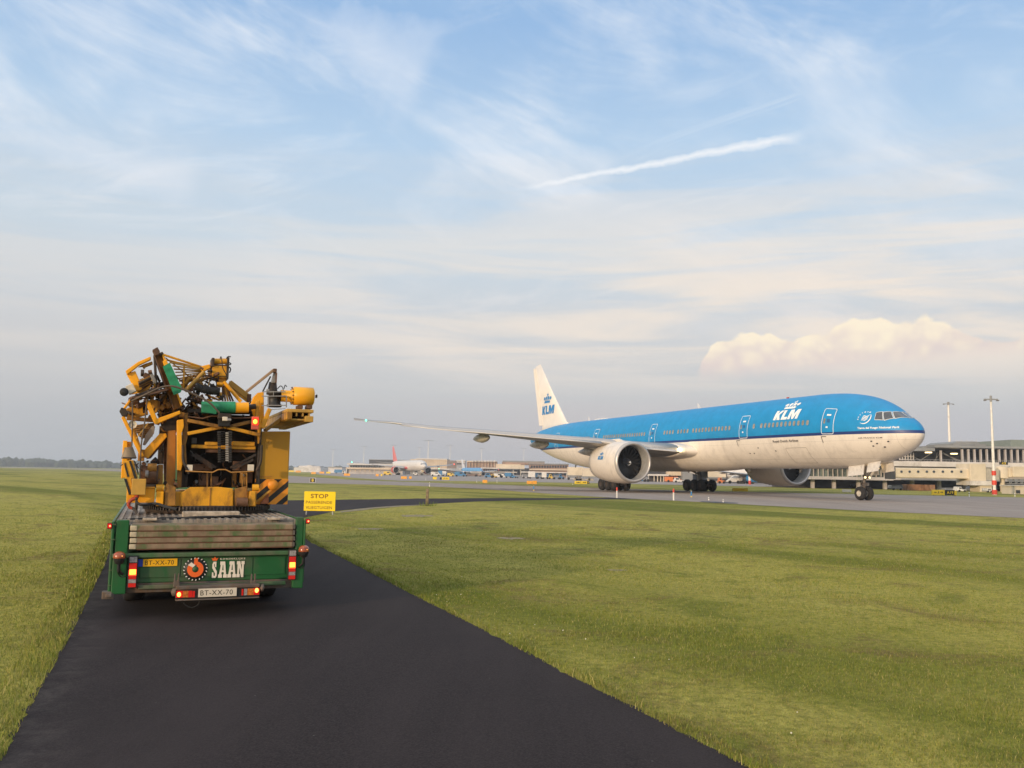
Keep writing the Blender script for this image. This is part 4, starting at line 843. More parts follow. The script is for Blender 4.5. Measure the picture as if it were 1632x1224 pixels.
# ---- far buildings on the left, under the wing
def bld(label, D, parts, loc, cat='building', name='terminal_building'):
    t = thing(name, label, cat, (at(*loc, D).x, D, .36))
    for nm_, rect, dd, th, m_ in parts:
        q = MB(); R4(q, *rect, D+dd, th, ground=(nm_ in ('wall', 'base'))); tp(nm_, q, m_, t)
    return t
def winband(t, x0, x1, y0, y1, D, n, m_=WIN, gap=.35, name='window'):
    w_ = (x1-x0)/n
    for i in range(n): q = MB(); R4(q, x0+i*w_, y0, x0+(i+1-gap)*w_, y1, D, .3); tp(name, q, m_, t)
Dl = 540
t = bld('low two storey pier with window band left of the white airliner', Dl, [('base', (553, 748, 642, 754), 2, 14, DARKW), ('floor_slab', (551, 745.4, 642, 748.2), -1, 16, BEIGE), ('wall', (556, 741, 642, 745.6), 1, 12, CONC), ('roof', (553, 739, 644, 741.4), -1, 16, WHP)], (600, 750)); winband(t, 558, 608, 741.8, 744.8, Dl-.2, 12); winband(t, 558, 612, 748.6, 751.6, Dl+.5, 7, BEIGE, .8, 'column')
bld('long dark box building on the skyline behind the white airliner', 640, [('wall', (588, 733.2, 655, 745), 0, 30, mat('dark_cladding', (.07, .072, .08), .6)), ('roof', (587.5, 732.6, 655.4, 733.6), -1, 32, GREYM)], (620, 750))
t = bld('large beige hangar with vertical ribs right of the white airliner', 570, [('wall', (654, 732, 712.5, 752), 0, 30, BEIGE), ('roof', (663, 730.6, 712, 732.4), -.6, 30, WHP), ('annex', (712, 734, 727, 752.4), -4, 30, mat('annex_brown', (.20, .165, .15), .7)), ('canopy', (678, 746.6, 727, 748.2), -8, 8, WHP)], (690, 750), name='hangar')
for i in range(18): q = MB(); R4(q, 658+i*3, 733.5, 658.4+i*3, 746.5, 569.8, .3); tp('rib', q, mat('rib_shade', (.42, .35, .26), .7), t)
t = bld('small grey office block next to the brown annex', 560, [('wall', (727.5, 734.4, 741, 753), 0, 16, CONC), ('roof', (727, 733.6, 741.5, 734.8), -.5, 17, WHP), ('canopy', (717, 746.5, 744, 749.5), -6, 10, WHP)], (733, 750)); winband(t, 728.2, 740.6, 738, 740.4, 559.6, 5)
t = bld('brown terminal wing with white fins along its roof', 500, [('wall', (744, 736, 792, 756), 0, 20, BRN), ('roof', (744, 734.9, 792, 736.4), -1, 22, BEIGE), ('floor_slab', (766, 745.4, 824, 747.2), -3, 8, WHP), ('floor_slab', (766, 751.5, 824, 753), -3, 8, WHP), ('upper_wall', (790, 739.6, 830, 746.4), -1, 20, BEIGE), ('lower_wall', (790, 746, 846, 757.5), 1, 18, DARKW), ('roof_plant', (801, 734.6, 868, 737.2), 8, 12, GREYM), ('upper_wall', (800, 737, 868, 741), 4, 14, BRN)], (780, 755)); winband(t, 767, 823, 747.6, 751.2, 496.6, 16); winband(t, 767, 823, 753.2, 756, 500.6, 12)
for i in range(8): q = MB(); R4(q, 752+i*5, 733.6, 754.4+i*5, 736.2, 498, 2); tp('roof_fin', q, WHP, t)
for i in range(9): q = MB(); R4(q, 748+i*5, 737, 748.8+i*5, 744.5, 499.2, .5); tp('wall_fin', q, BEIGE, t)
t = bld('long brown terminal wing ending behind the aircraft tail', 480, [('wall', (844, 740, 906, 759), 0, 20, BRN), ('roof', (843, 738.8, 907, 740.4), -1, 22, GREYM), ('ledge', (844, 747.5, 906, 749.5), -2, 4, BEIGE), ('canopy', (830, 752, 906, 753.6), -5, 6, WHP)], (870, 756)); winband(t, 846, 905, 742, 745.6, 479.6, 14); winband(t, 846, 905, 754, 758, 479.7, 9)
t = bld('hazy white industrial buildings in front of the far trees', 900, [('wall', (468, 745, 511, 751), 0, 40, WHP), ('upper_block', (476, 742.2, 498, 745.4), 4, 30, WHP), ('upper_block', (489, 741.2, 496, 742.6), 6, 20, WHP), ('side_block', (498, 743, 510, 746), 2, 20, CONC)], (490, 750), name='industrial_building')
for i, (a, b_, c, l) in enumerate(((523, 545, 744.6, 'low pale hall beyond the far taxiway left of the pier'), (536, 553, 746.6, 'small pale shed next to the two storey pier'))):
    bld(l, 760+i*40, [('wall', (a, c, b_, 751), 0, 20, WHP), ('roof', (a-.3, c-.7, b_+.3, c+.2), -1, 22, GREYM)], (a, 750), name='industrial_building')
# ---- floodlight masts
def mast(px, ytop, ybase, D, label, r=.22, arms=2.2, style=0, ground=True):
    b0 = at(px, ybase, D); tpz = at(px, ytop, D).z; t = thing('floodlight_mast', label, 'floodlight mast', (b0.x, D, .36), 0, 'floodlight masts'); h = tpz-.36
    q = MB(); q.lathe([(0, r*1.5), (.3, r*1.15), (h*.5, r*.9), (h, r*.6)], 10, 'z'); q.build('pole', WHPT, t)
    q = MB(); q.beam((-arms, 0, h-.2), (arms, 0, h-.2), .14, .14); q.tube((0, 0, h-.5), (0, 0, h+.25), r*.8, 8)
    q.build('crossbar', GREYM, t)
    for s_ in (-1, -.5, .5, 1) if arms > 1.5 else (-1, 1):
        q = MB(); q.box((arms*s_*.92, -.1, h-.34), (arms*.20, .4, .14)); q.build('lamp', mat('mast_lamp', (.16, .15, .14), .5), t)
    return t
for px, yt, D, ar, l in ((681.5, 701.5, 640, 3.6, 'tall floodlight mast rising behind the white airliner nose'), (626.4, 709, 760, 3, 'floodlight mast beside the pink tail fin'), (579, 711.5, 820, 3, 'thin floodlight mast above the two storey pier'), (529.5, 716.5, 900, 3, 'hazy floodlight mast by the white industrial buildings'), (667.5, 713, 900, 2.6, 'faint floodlight mast above the hangar'), (716.5, 710, 800, 3, 'floodlight mast above the brown annex'), (767, 714.5, 900, 3, 'floodlight mast above the brown wing with fins'), (834.5, 714.5, 900, 3, 'floodlight mast left of the main aircraft tail')): mast(px, yt, 757, D, l, .3, ar)
m1 = mast(1516.2, 642.5, 781, 215, 'white floodlight mast behind the pier right of the nose', .36, 1.3)
m2 = mast(1585.3, 634, 788, 107, 'tall white mast with red and white banded foot', .17, .85)
for i in range(6):
    q = MB(); z0_, z1_ = at(1585, 788-7.6*i, 107).z, at(1585, 788-7.6*(i+1)+.4, 107).z
    if i % 2 == 0: q.tube((0, 0, z0_-.36), (0, 0, z1_-.36), .30-.012*i, 14); q.build('red_band', REDP, m2)
m3 = thing('banded_pole', 'red and white banded pole between the middle wheels and the far engine', 'pole', (at(1195, 775, 210).x, 210, .36))
for i in range(7): q = MB(); q.tube((0, 0, i*.95), (0, 0, i*.95+.95), .30, 10); q.build('band', REDP if i % 2 == 0 else WHPT, m3)
# ---- taxiway signs
def sign(px0, py0, px1, py1, m_, label, txt=None, tm=None, frame=None, back=None):
    b0 = onground((px0+px1)/2, py1); D = b0.y; x0, x1 = at(px0, py1, D).x, at(px1, py1, D).x; z1 = at((px0+px1)/2, py0, D).z; h = z1-b0.z; w_ = x1-x0
    t = thing('taxiway_sign', label, 'sign', ((x0+x1)/2, D, b0.z), 0, 'taxiway signs'); q = MB(); q.b2(-w_/2, w_/2, 0, .25, .12*h, h); q.build('panel', m_, t, min(.03, h*.04))
    for s_ in (-1, 1): q = MB(); q.b2(s_*w_*.35-.04, s_*w_*.35+.04, .08, .16, -.1, .13*h); q.build('leg', GREYM, t)
    if frame: q = MB(); f = .05*w_; [q.b2(*r) for r in ((-w_/2-f, -w_/2, -.03, .28, .1*h, h), (w_/2, w_/2+f, -.03, .28, .1*h, h), (-w_/2-f, w_/2+f, -.03, .28, h, h+f), (-w_/2-f, w_/2+f, -.03, .28, .1*h-f, .1*h))]; q.build('frame', frame, t)
    if txt:
        fw_, fh_ = txt[1]*w_, txt[2]*h; lettering(txt[0], 0, lambda u, w: Vector((-fw_/2+u+txt[3]*w_, -.012, .12*h+(.88*h-fh_)/2+w)), tm, t, 'lettering', bold=.02, fit=(fw_, fh_))
    return t
for q_, l in (((639, 759.2, 648.3, 763.8), 'wide orange sign back below the white airliner'), ((652, 759.3, 656.2, 763.6), 'small orange sign next to the wide one below the white airliner'), ((548, 754.6, 557.6, 758.6), 'orange sign back alone below the two storey pier'), ((598.7, 755.4, 603.6, 759.6), 'small square orange sign between the pier and the white airliner'), ((496, 752.2, 503.2, 756), 'orange sign back above the framed black sign'), ((509.2, 751.6, 516.6, 755.2), 'orange sign back beside a yellow one above the stop board'), ((471, 750, 479.4, 753.4), 'orange sign back near the yellow counterweight edge'), ((769, 764.8, 776.6, 770.4), 'orange sign back below the blue airliner'), ((0.5, 738.4, 7.6, 742.2), 'small orange sign at the left edge of the far grass')): sign(*q_, ORGS, l)
sign(839.6, 766.4, 847.8, 772, ORGS, 'left half of the pair of orange sign backs under the wing'); sign(848.2, 766.2, 855.6, 772.4, ORGS, 'right half of the pair of orange sign backs under the wing')
for q_, l in (((460, 749.6, 469, 752.6), 'pale yellow sign just right of the counterweight'), ((519.8, 751.8, 526.6, 755), 'pale yellow sign beside the orange sign above the stop board'), ((606.8, 755.6, 609.2, 759.4), 'narrow yellow sign edge right of the small orange square'), ((689.8, 760, 696, 764.6), 'small yellow and black sign edge under the hangar'), ((15, 738.6, 21.4, 741.8), 'small yellow sign in the far grass at the left edge'), ((98, 739.8, 107, 742.6), 'yellow sign in the far grass left of the crane'), ((1167.8, 777.8, 1192, 783.6), 'low yellow box on the grass strip right of the middle wheels')): sign(*q_, YELS, l)
sign(704.6, 760.4, 716, 765.2, YELS, 'yellow direction sign under the hangar', ('-P-A-', .8, .5, 0), BLKS); sign(700.8, 760.8, 703.8, 764.8, BLKS, 'small black location sign left of the yellow one under the hangar')
sign(915.8, 766.8, 935.6, 771.8, YELS, 'long yellow direction sign left of the near engine wheels', ('<MC-AB', .85, .45, 0), BLKS); sign(935.8, 767, 939.4, 771.6, BLKS, 'small black sign lettered D beside the long yellow one', ('D', .45, .5, 0), YELS)
sign(1343, 780, 1357, 785, mat('sign_pale', (.55, .52, .47), .6), 'pale blank sign on the grass strip behind the nose wheels')
sg = sign(1486, 780.6, 1506, 790.2, YELS, 'yellow taxiway sign with arrows and letter A', ('A', .13, .42, 0), BLKS)
w_ = .5*(at(1506, 790, sg.location.y).x-at(1486, 790, sg.location.y).x); h_ = .38
for s_ in (-1, 1):
    q = MB(); q.beam((s_*w_*.25, -.012, h_), (s_*w_*.60, -.012, h_), .004, .05); q.prism([(s_*w_*.72, -.014, h_), (s_*w_*.52, -.014, h_+.09), (s_*w_*.52, -.014, h_-.09)], (0, .004, 0)); q.build('arrow', BLKS, sg)
sign(1506.4, 780.8, 1522, 790.4, BLKS, 'black location sign with yellow A19', ('A19', .66, .46, 0), YELS); sign(1522.2, 782, 1525.2, 790.6, YELS, 'narrow yellow sign end right of the black A19 sign')
sign(494, 762.2, 502.2, 769.4, BLKS, 'black sign with yellow numeral eight in a white frame', ('8', .40, .62, 0), YELS, frame=WHPT)
# ---- marker posts
for px, py, h_, l in ((983.2, 793.6, .78, 'red topped white marker post left of the middle wheels'), (1073.6, 797.6, .80, 'red topped white marker post in front of the middle wheels')):
    b0 = onground(px, py); t = thing('marker_post', l, 'marker post', b0, 0, 'red topped marker posts'); q = MB(); q.lathe([(0, .055), (h_*.68, .055)], 12, 'z'); q.build('post', WHPT, t); q = MB(); q.lathe([(h_*.68, .058), (h_*.92, .058), (h_*.97, .05), (h_, .02), (h_, .001)], 12, 'z'); q.build('red_top', REDP, t)
BLM = mat('marker_blue', (.03, .20, .42), .5)
for px, py, l in ((1101.8, 792.4, 'blue taxiway edge light in front of the middle wheels'), (850.6, 781.8, 'blue taxiway edge light below the pair of orange signs')):
    b0 = onground(px, py); t = thing('edge_light', l, 'taxiway light', b0, 0, 'blue taxiway edge lights'); q = MB(); q.lathe([(0, .09), (.04, .09), (.06, .03), (.12, .03)], 12, 'z'); q.build('base', YELV, t); q = MB(); q.lathe([(.12, .055), (.40, .055), (.44, .03), (.44, .001)], 12, 'z'); q.build('marker', BLM, t); q = MB(); q.sph((0, 0, .47), .035, 8, 6); q.build('cap', WHPT, t)
for px, py, h_, l in ((1129.6, 797.4, .22, 'short white reflector right of the blue edge light'), (1152.6, 801, .20, 'short grey reflector at the taxiway border'), (1544.8, 792, .55, 'thin white marker right of the A19 sign'), (1617.6, 791.6, .4, 'thin white marker near the right edge of the picture'), (684.6, 775.6, .5, 'thin white marker above the wooden post'), (678.4, 765, .45, 'thin white marker under the hangar'), (759.8, 768.8, .5, 'thin white marker left of the orange sign below the blue airliner'), (792, 769.4, .5, 'thin white marker right of the orange sign below the blue airliner'), (913, 772.4, .3, 'tiny white marker left of the long yellow sign')):
    b0 = onground(px, py); t = thing('reflector_post', l, 'reflector', b0, 0, 'white reflector posts'); q = MB(); q.lathe([(0, .04), (h_*.9, .04), (h_, .02), (h_, .001)], 8, 'z'); q.build('post', WHPT, t); q = MB(); q.lathe([(h_*.55, .043), (h_*.7, .043)], 8, 'z'); q.build('band', BLKS, t)
q = [tuple(onground(*p)[:2]) for p in ((1118, 799.2), (1150, 800.4), (1176, 801.8), (1176, 802.8), (1140, 801.8), (1116, 800.2))]; sheet('drain_cover', q, .02, BLKS, label='dark drain slot along the taxiway border')
# wooden post, stop board
WOODP = mat('post_wood', (.19, .145, .09), .85, var=.35, vs=6, dirt=.5, bump=.5)
b0 = onground(680.5, 806.5); t = thing('wooden_post', 'weathered brown wooden post on the verge beside the side road', 'post', b0); hp = at(680, 779, b0.y).z-b0.z; q = MB(); q.box((0, 0, hp/2-.1), (.155, .15, hp+.2), Matrix.Rotation(R(1.5), 3, 'Y'), 0, .93); q.build('post', WOODP, t, .012)
mb = MB()
for i in range(60):
    a = random.uniform(0, 6.28); r = random.uniform(0, .5); mb.prism([(r*math.cos(a)-.01, r*math.sin(a), 0), (r*math.cos(a)+.012, r*math.sin(a), 0), (r*math.cos(a)*1.3, r*math.sin(a)*1.3, random.uniform(.08, .30))], (0, .004, 0))
o = mb.build('grass_tuft', BLADE); o.location = b0; tag(o, 'green grass tuft round the foot of the wooden post', 'grass', None, 'stuff')
b0 = onground(486.5, 820.5); Ds = b0.y; xl, xr = at(484, 812, Ds).x, at(534, 812, Ds).x; zt_, zb_ = at(509, 783.4, Ds).z, at(509, 814.4, Ds).z
t = thing('stop_board', 'yellow board telling traffic to stop for passing aircraft beside the crane', 'sign', ((xl+xr)/2, Ds, b0.z)); w_, h_ = xr-xl, zt_-zb_; zb_ -= b0.z
q = MB(); q.b2(-w_/2, w_/2, 0, .03, zb_, zb_+h_); q.build('panel', mat('board_yellow', (.85, .60, .005), .4, var=.03), t, .01)
for s_ in (-1, 1): q = MB(); q.tube((s_*w_*.42, .05, -.3), (s_*w_*.42, .05, zb_+h_*.9), .028, 10); q.build('leg', mat('galvanised', (.35, .35, .34), .45, .5), t)
BRT = mat('board_text', (.20, .09, .01), .5)
for txt, x0, ww, z0, hh in (('STOP', .21, .56, .65, .23), ('PASSERENDE', .06, .84, .37, .150), ('VLIEGTUIGEN', .06, .84, .10, .150)):
    lettering(txt, 0, lambda u, w, x0=x0, z0=z0: Vector((-w_/2+x0*w_+u, -.004, zb_+z0*h_+w)), BRT, t, 'lettering', bold=.022 if txt == 'STOP' else .010, fit=(ww*w_, hh*h_), spacing=1.05)
# ---- ground vehicles
def vehicle(px, D, w_, h_, m_, label, kind='van', l=None, rz=0.0):
    b0 = at(px, 770, D); t = thing({'van': 'service_van', 'tug': 'baggage_tractor', 'truck': 'catering_truck', 'car': 'parked_car', 'cart': 'baggage_cart', 'crate': 'stacked_crate', 'stairs': 'boarding_stairs'}[kind], label, {'van': 'van', 'tug': 'tractor', 'truck': 'truck', 'car': 'car', 'cart': 'cart', 'crate': 'crate', 'stairs': 'stairs'}[kind], (b0.x, D, .375), rz, 'ground service vehicles'); d = 2.0
    if kind == 'crate': q = MB(); q.b2(-w_/2, w_/2, 0, d, 0, h_); [q.b2(-w_/2+i*w_/6-.04, -w_/2+i*w_/6+.04, -.04, 0, 0, h_) for i in range(7)]; q.build('crate', m_, t); return t
    wr = min(.42, h_*.22)
    q = MB()
    if kind == 'van': q.prism([(-w_/2, 0, wr*.7), (w_/2, 0, wr*.7), (w_/2, 0, h_*.5), (w_*.36, 0, h_*.58), (w_*.24, 0, h_), (-w_/2, 0, h_)], (0, d, 0))
    elif kind == 'car': q.prism([(-w_/2, 0, wr*.7), (w_/2, 0, wr*.7), (w_/2, 0, h_*.5), (w_*.3, 0, h_*.6), (w_*.12, 0, h_), (-w_*.3, 0, h_), (-w_*.46, 0, h_*.62), (-w_/2, 0, h_*.55)], (0, d, 0))
    elif kind == 'tug': q.prism([(-w_/2, 0, wr*.7), (w_/2, 0, wr*.7), (w_/2, 0, h_*.48), (w_*.05, 0, h_*.52), (-w_*.02, 0, h_), (-w_*.38, 0, h_), (-w_*.42, 0, h_*.5), (-w_/2, 0, h_*.5)], (0, d*.8, 0))
    elif kind == 'truck': q.prism([(w_*.2, 0, wr*.7), (w_/2, 0, wr*.7), (w_/2, 0, h_*.4), (w_*.44, 0, h_*.72), (w_*.2, 0, h_*.72)], (0, d, 0))
    elif kind == 'cart': q.b2(-w_/2, w_/2, 0, d*.8, wr, wr+.15); q.b2(-w_/2, -w_/2+.08, 0, d*.8, wr, h_); q.b2(w_/2-.08, w_/2, 0, d*.8, wr, h_); q.b2(-w_/2, w_/2, 0, d*.8, h_-.08, h_)
    elif kind == 'stairs': q.prism([(-w_/2, 0, wr), (w_/2, 0, wr), (w_/2, 0, h_), (w_*.2, 0, h_), (-w_/2, 0, wr*1.6)], (0, d, 0)); [q.beam((-w_/2, y, wr*1.6+1), (w_*.2, y, h_+1), .06, .06) for y in (0, d)]
    q.build('body', m_, t, .05)
    if kind == 'truck': q = MB(); q.b2(-w_/2, w_*.17, -.05, d+.05, wr*1.4, h_); q.build('box', WHV if m_ is not WHV else BLUV, t, .04)
    if kind in ('van', 'car', 'truck', 'tug'):
        q = MB(); a, b_ = {'van': (-.05, .22), 'car': (-.24, .1), 'truck': (.24, .40), 'tug': (-.33, -.05)}[kind]; z0_, z1_ = {'van': (.6, .88), 'car': (.64, .92), 'truck': (.42, .64), 'tug': (.6, .9)}[kind]; q.b2(a*w_, b_*w_, -.012, 0, z0_*h_, z1_*h_); q.build('window', WIN, t)
    if kind == 'cart': q = MB(); q.b2(-w_*.4, w_*.4, .1, d*.6, wr+.15, h_*.8); q.build('load', GRV, t)
    for s_ in (-.32, .32): q = MB(); q.lathe([(-.02, .001), (-.02, wr), (.25, wr), (.25, .001)], 12, 'y', (s_*w_, 0, wr)); q.build('wheel', TYRE, t)
    return t
VL = [(1074, 240, 4.6, 1.5, ORV, 'orange service van below the beige gate wall', 'van'), (1083, 236, 3.0, 1.3, WHV, 'white tractor beside the orange van', 'tug'), (1030.5, 240, 1.3, 1.8, WHV, 'white cart right of the near engine', 'cart'), (1022, 250, 2.6, 1.4, BLUV, 'blue van hidden half behind the near engine', 'van'),
 (1150.5, 225, 1.7, 1.5, ORV, 'red tractor right of the middle wheels', 'tug'), (1230, 200, 1.4, 1.1, ORV, 'orange tractor under the far engine', 'tug'), (1170, 232, 3.4, 2.6, WHV, 'boarding stairs beside the parked blue and white airliner', 'stairs'), (1241, 195, 2.0, 1.2, GRV, 'dark grey cart under the far engine', 'cart'),
 (1268, 185, 4.6, 1.5, GNV, 'green low trailer right of the far engine', 'cart'), (1298, 170, 2.6, 1.0, BLUV, 'blue parked car behind the aircraft belly', 'car'), (1318, 162, 2.2, 1.5, GRV, 'grey baggage cart left of the nose gear', 'cart'), (1332, 160, 1.6, 1.3, BLUV, 'blue tractor left of the nose gear', 'tug'), (1345, 158, 1.8, 1.7, ORV, 'orange tractor just left of the nose gear', 'tug'), (1361, 157, 1.4, 1.6, GRV, 'grey cart in the shadow beside the nose gear', 'cart'),
 (1458, 141, 2.4, .95, WOODC, 'brown crate under the pier left of the others', 'crate'), (1478, 141, 1.9, .9, WOODC, 'brown crate under the pier in the middle', 'crate'), (1486, 139, .7, .95, WOODC, 'narrow brown crate at the right end of the row', 'crate'), (1517, 135, 1.9, .55, GRV, 'flat grey cart behind the black A19 sign', 'cart'), (1533, 132, 1.3, .75, WHV, 'white tractor right of the A19 sign', 'tug'), (1556, 141, 1.6, .8, GRV, 'grey car beside the bridge pedestal', 'car'), (1577, 130, .7, .6, WHV, 'small white box cart at the bridge pedestal', 'cart'), (1430, 141, 1.8, .8, GRV, 'grey cart in the dark right of the nose gear', 'cart'),
 (575, 420, 0, 0, None, None, None)]
for v in VL:
    if v[2]: vehicle(*v)
LL = [(541, 560, 7.2, 2.6, WHV, 'white truck left of the two storey pier', 'truck'), (617, 400, 3.6, 1.8, YELV, 'cream van beside the red engine', 'van'), (694, 400, 4.4, 1.9, WHV, 'white van under the hangar canopy', 'van'), (703, 410, 3.0, 2.6, WHV, 'white high truck under the hangar canopy', 'truck'), (709, 405, 2.6, 2.4, BLUV, 'blue truck below the brown annex', 'truck'), (718, 380, 3.0, 1.6, YELV, 'cream van below the brown annex', 'van'), (733, 390, 4.8, 2.2, BLUV, 'blue van left of the blue airliner', 'van'), (780, 330, 3.8, 1.7, BLUV, 'dark blue tractor right of the blue airliner', 'tug'), (787, 330, 2.6, 1.4, YELV, 'yellow tractor among blue ones', 'tug'), (794, 345, 3.8, 1.7, WHV, 'white van below the beige upper wall', 'van'), (803, 345, 3.4, 1.6, WHV, 'second white van below the beige upper wall', 'van'), (812, 340, 3.8, 2.0, WHV, 'white truck with blue box beneath the pier', 'truck'), (818, 338, 3.0, 1.5, BLUV, 'blue tractor right of the white truck', 'tug'), (829, 330, 3.0, 1.2, GRV, 'grey empty cart train below the pier', 'cart'), (838, 325, 2.4, 1.6, WHV, 'white cart left of the blue loader', 'cart'), (850, 310, 3.6, 2.6, BLUV, 'blue high loader truck left of the carts', 'truck'), (860, 305, 2.0, 1.8, BLUV, 'blue cart first in the row under the tail', 'cart'), (869, 303, 2.4, 2.4, BLUV, 'blue truck in the row under the tail', 'truck'), (879, 300, 2.0, 1.6, YELV, 'yellow tractor in the row under the tail', 'tug'), (887, 298, 2.4, 1.7, BLUV, 'blue cart third in the row under the tail', 'cart'), (895, 296, 1.8, 1.8, BLUV, 'blue tractor last in the row under the tail', 'tug'), (912, 280, 3.6, 2.0, WHV, 'white container cart below the boarding bridge', 'cart'), (662, 460, 3.0, 1.6, WHV, 'white car beneath the white airliner', 'car')]
for v in LL: vehicle(*v)
# ---- other aircraft
aircraft('white airliner with red engines and a pink and dark tail facing the camera', 'airplane', (at(677, 756, 452).x, 452, .38), R(90+22), (.62, .60, .57), (.62, .60, .57), (.60, .57, .53), (.62, .16, .15), (.50, .07, .06), .93, False)
aircraft('blue and white airliner parked facing right in front of the brown wing', 'airplane', (at(768, 756, 425).x, 425, .38), R(90+19), (.10, .30, .55), (.03, .08, .25), (.5, .48, .46), (.60, .62, .66), (.5, .5, .5), .50, False)
aircraft('white airliner with blue engine seen under the belly beside the far engine', 'airplane', (at(1298, 768, 222).x, 222, .38), R(180-40), (.60, .59, .57), (.60, .59, .57), (.60, .59, .57), (.05, .25, .5), (.04, .22, .48), .50, False)
# ---- far wood
tr = MB(); rnd = random.Random(3); prev = 0
WOODF = mat('far_foliage', (.022, .036, .020), .9, var=.4, vs=.12, col2=(.045, .062, .03))
ico = None
bmv = bmesh.new(); bmesh.ops.create_icosphere(bmv, subdivisions=1, radius=1.0); IV = [v.co.copy() for v in bmv.verts]; IF = [tuple(v.index for v in f.verts) for f in bmv.faces]; bmv.free()
x = -1500.0
while x < 2600:
    D = 1450+ (x+1500)*.05+rnd.uniform(-60, 60); hgt = 13.6+1.5*math.sin(x*.004)+1.0*math.sin(x*.021)+rnd.uniform(-.9, 1.0); 
    if x > -560: hgt *= .78
    for k in range(3):
        c = Vector((x+rnd.uniform(-6, 6), D+k*8, hgt*(.35+.16*k*rnd.random()))); r = Vector((rnd.uniform(5, 9), 6, hgt*rnd.uniform(.48, .58)))
        tr.add([(c.x+v.x*r.x*(1+rnd.uniform(-.2, .2)), c.y+v.y*r.y, c.z+v.z*r.z*(1+rnd.uniform(-.15, .15))) for v in IV], IF)
    x += rnd.uniform(3, 5.5)
tag(tr.build('distant_wood', WOODF, recalc=False), 'hazy blue belt of distant trees along the horizon', 'trees', None, 'stuff')
# ---- haze
hz = MB(); hz.b2(-2300, 3300, -300, 2100, -1.0, 48); HM = bpy.data.materials.new('haze_air'); HM.use_nodes = True; hn_ = HM.node_tree; hn_.nodes.remove(hn_.nodes['Principled BSDF']); pv = hn_.nodes.new('ShaderNodeVolumePrincipled'); pv.inputs['Color'].default_value = (.88, .94, 1.0, 1); pv.inputs['Density'].default_value = .00033; pv.inputs['Anisotropy'].default_value = 0.2
hn_.links.new(pv.outputs[0], hn_.nodes['Material Output'].inputs['Volume']); tag(hz.build('haze', HM), None, None, None, 'stuff')
# ------------------------------------------------------------ flatbed trailer and its load
TL = Vector((-5.40, 11.72, 0.0)); TR = R(22.4); UD = Vector((math.cos(TR), math.sin(TR), 0)); DD = Vector((-math.sin(TR), math.cos(TR), 0))
def TP(px, py, d):                         # photograph pixel -> point of the trailer frame at depth d
    r = ray(px, py); c0 = Vector((0, 0, CAM_H)); t = (d-(c0-TL).dot(DD))/r.dot(DD); w = c0+r*t-TL; return Vector((w.dot(UD), d, w.z))
def A_(x, y, d): return TP(150+x/4.295, 530+y/4.295, d)
def B_(x, y, d): return TP(150+x/4.295, 780+y/4.295, d)
GREEN = mat('trailer_green', (.012, .098, .026), .42, var=.10, vs=2.5, dirt=.55, dcol=(.075, .085, .05), ds=1.8, spec=.35); GREEN2 = mat('trailer_green_dusty', (.045, .105, .04), .6, var=.2, vs=3, dirt=.7, dcol=(.13, .12, .08), ds=2.2); STEELB = mat('dirty_steel', (.13, .11, .095), .65, .3, var=.25, dirt=.6, dcol=(.16, .10, .06), ds=4)
WOODB = mat('board_wood', (.205, .135, .085), .85, var=.25, vs=3, col2=(.28, .20, .13), dirt=.66, dcol=(.065, .135, .045), ds=5.0, bump=.4, bs=60, rnd=True); ENDW = mat('board_end', (.42, .36, .25), .85, var=.25, vs=9, dirt=.4, dcol=(.16, .14, .08)); RUST = mat('rust_line', (.15, .055, .03), .8)
BLK = mat('rubber_black', (.018, .018, .018), .7, dirt=.3, dcol=(.06, .05, .04)); REDL = mat('lens_red', (.40, .010, .010), .25, emit=.18, ecol=(1, .05, .02)); REDLIT = mat('lens_red_lit', (.7, .04, .02), .3, emit=1.3, ecol=(1, .09, .02)); HOTL = mat('bulb_lit', (1, .5, .1), .3, emit=2.7, ecol=(1, .31, .03)); CLRL = mat('lens_clear', (.28, .26, .25), .2, var=.3, vs=40); AMB = mat('lens_amber', (.50, .12, .02), .2, var=.4, vs=30, col2=(.62, .20, .04)); PLY = mat('plate_yellow', (.80, .42, .01), .4, var=.04); PLW = mat('plate_white', (.62, .55, .44), .45, var=.06); BLUP = mat('plate_blue', (.02, .06, .42), .4); DKT = mat('plate_text', (.03, .022, .01), .5); SAANW = mat('logo_cream', (.74, .66, .54), .5, var=.05); SAANO = mat('logo_orange', (.78, .13, .02), .45, var=.05)
TRL = thing('flatbed_trailer', 'green flatbed trailer with lit tail lights carrying the folded crane', 'trailer', TL, TR)
Wd = 2.52; ZT = 1.265
lb, rb = B_(100, 735, 0), B_(1420, 665, 0)
def TB(name, b, m_, parent=TRL, bevel=.012): return b.build(name, m_, parent, bevel)
def fbox(mb, x0, y0, x1, y1, d, th, fn=B_, mi=0):
    a, b_ = fn((x0+x1)/2, y0, d), fn((x0+x1)/2, y1, d); l, r = fn(x0, (y0+y1)/2, d), fn(x1, (y0+y1)/2, d)
    mb.b2(l.x, r.x, d, d+th, b_.z, a.z, mi); return l.x, r.x, b_.z, a.z
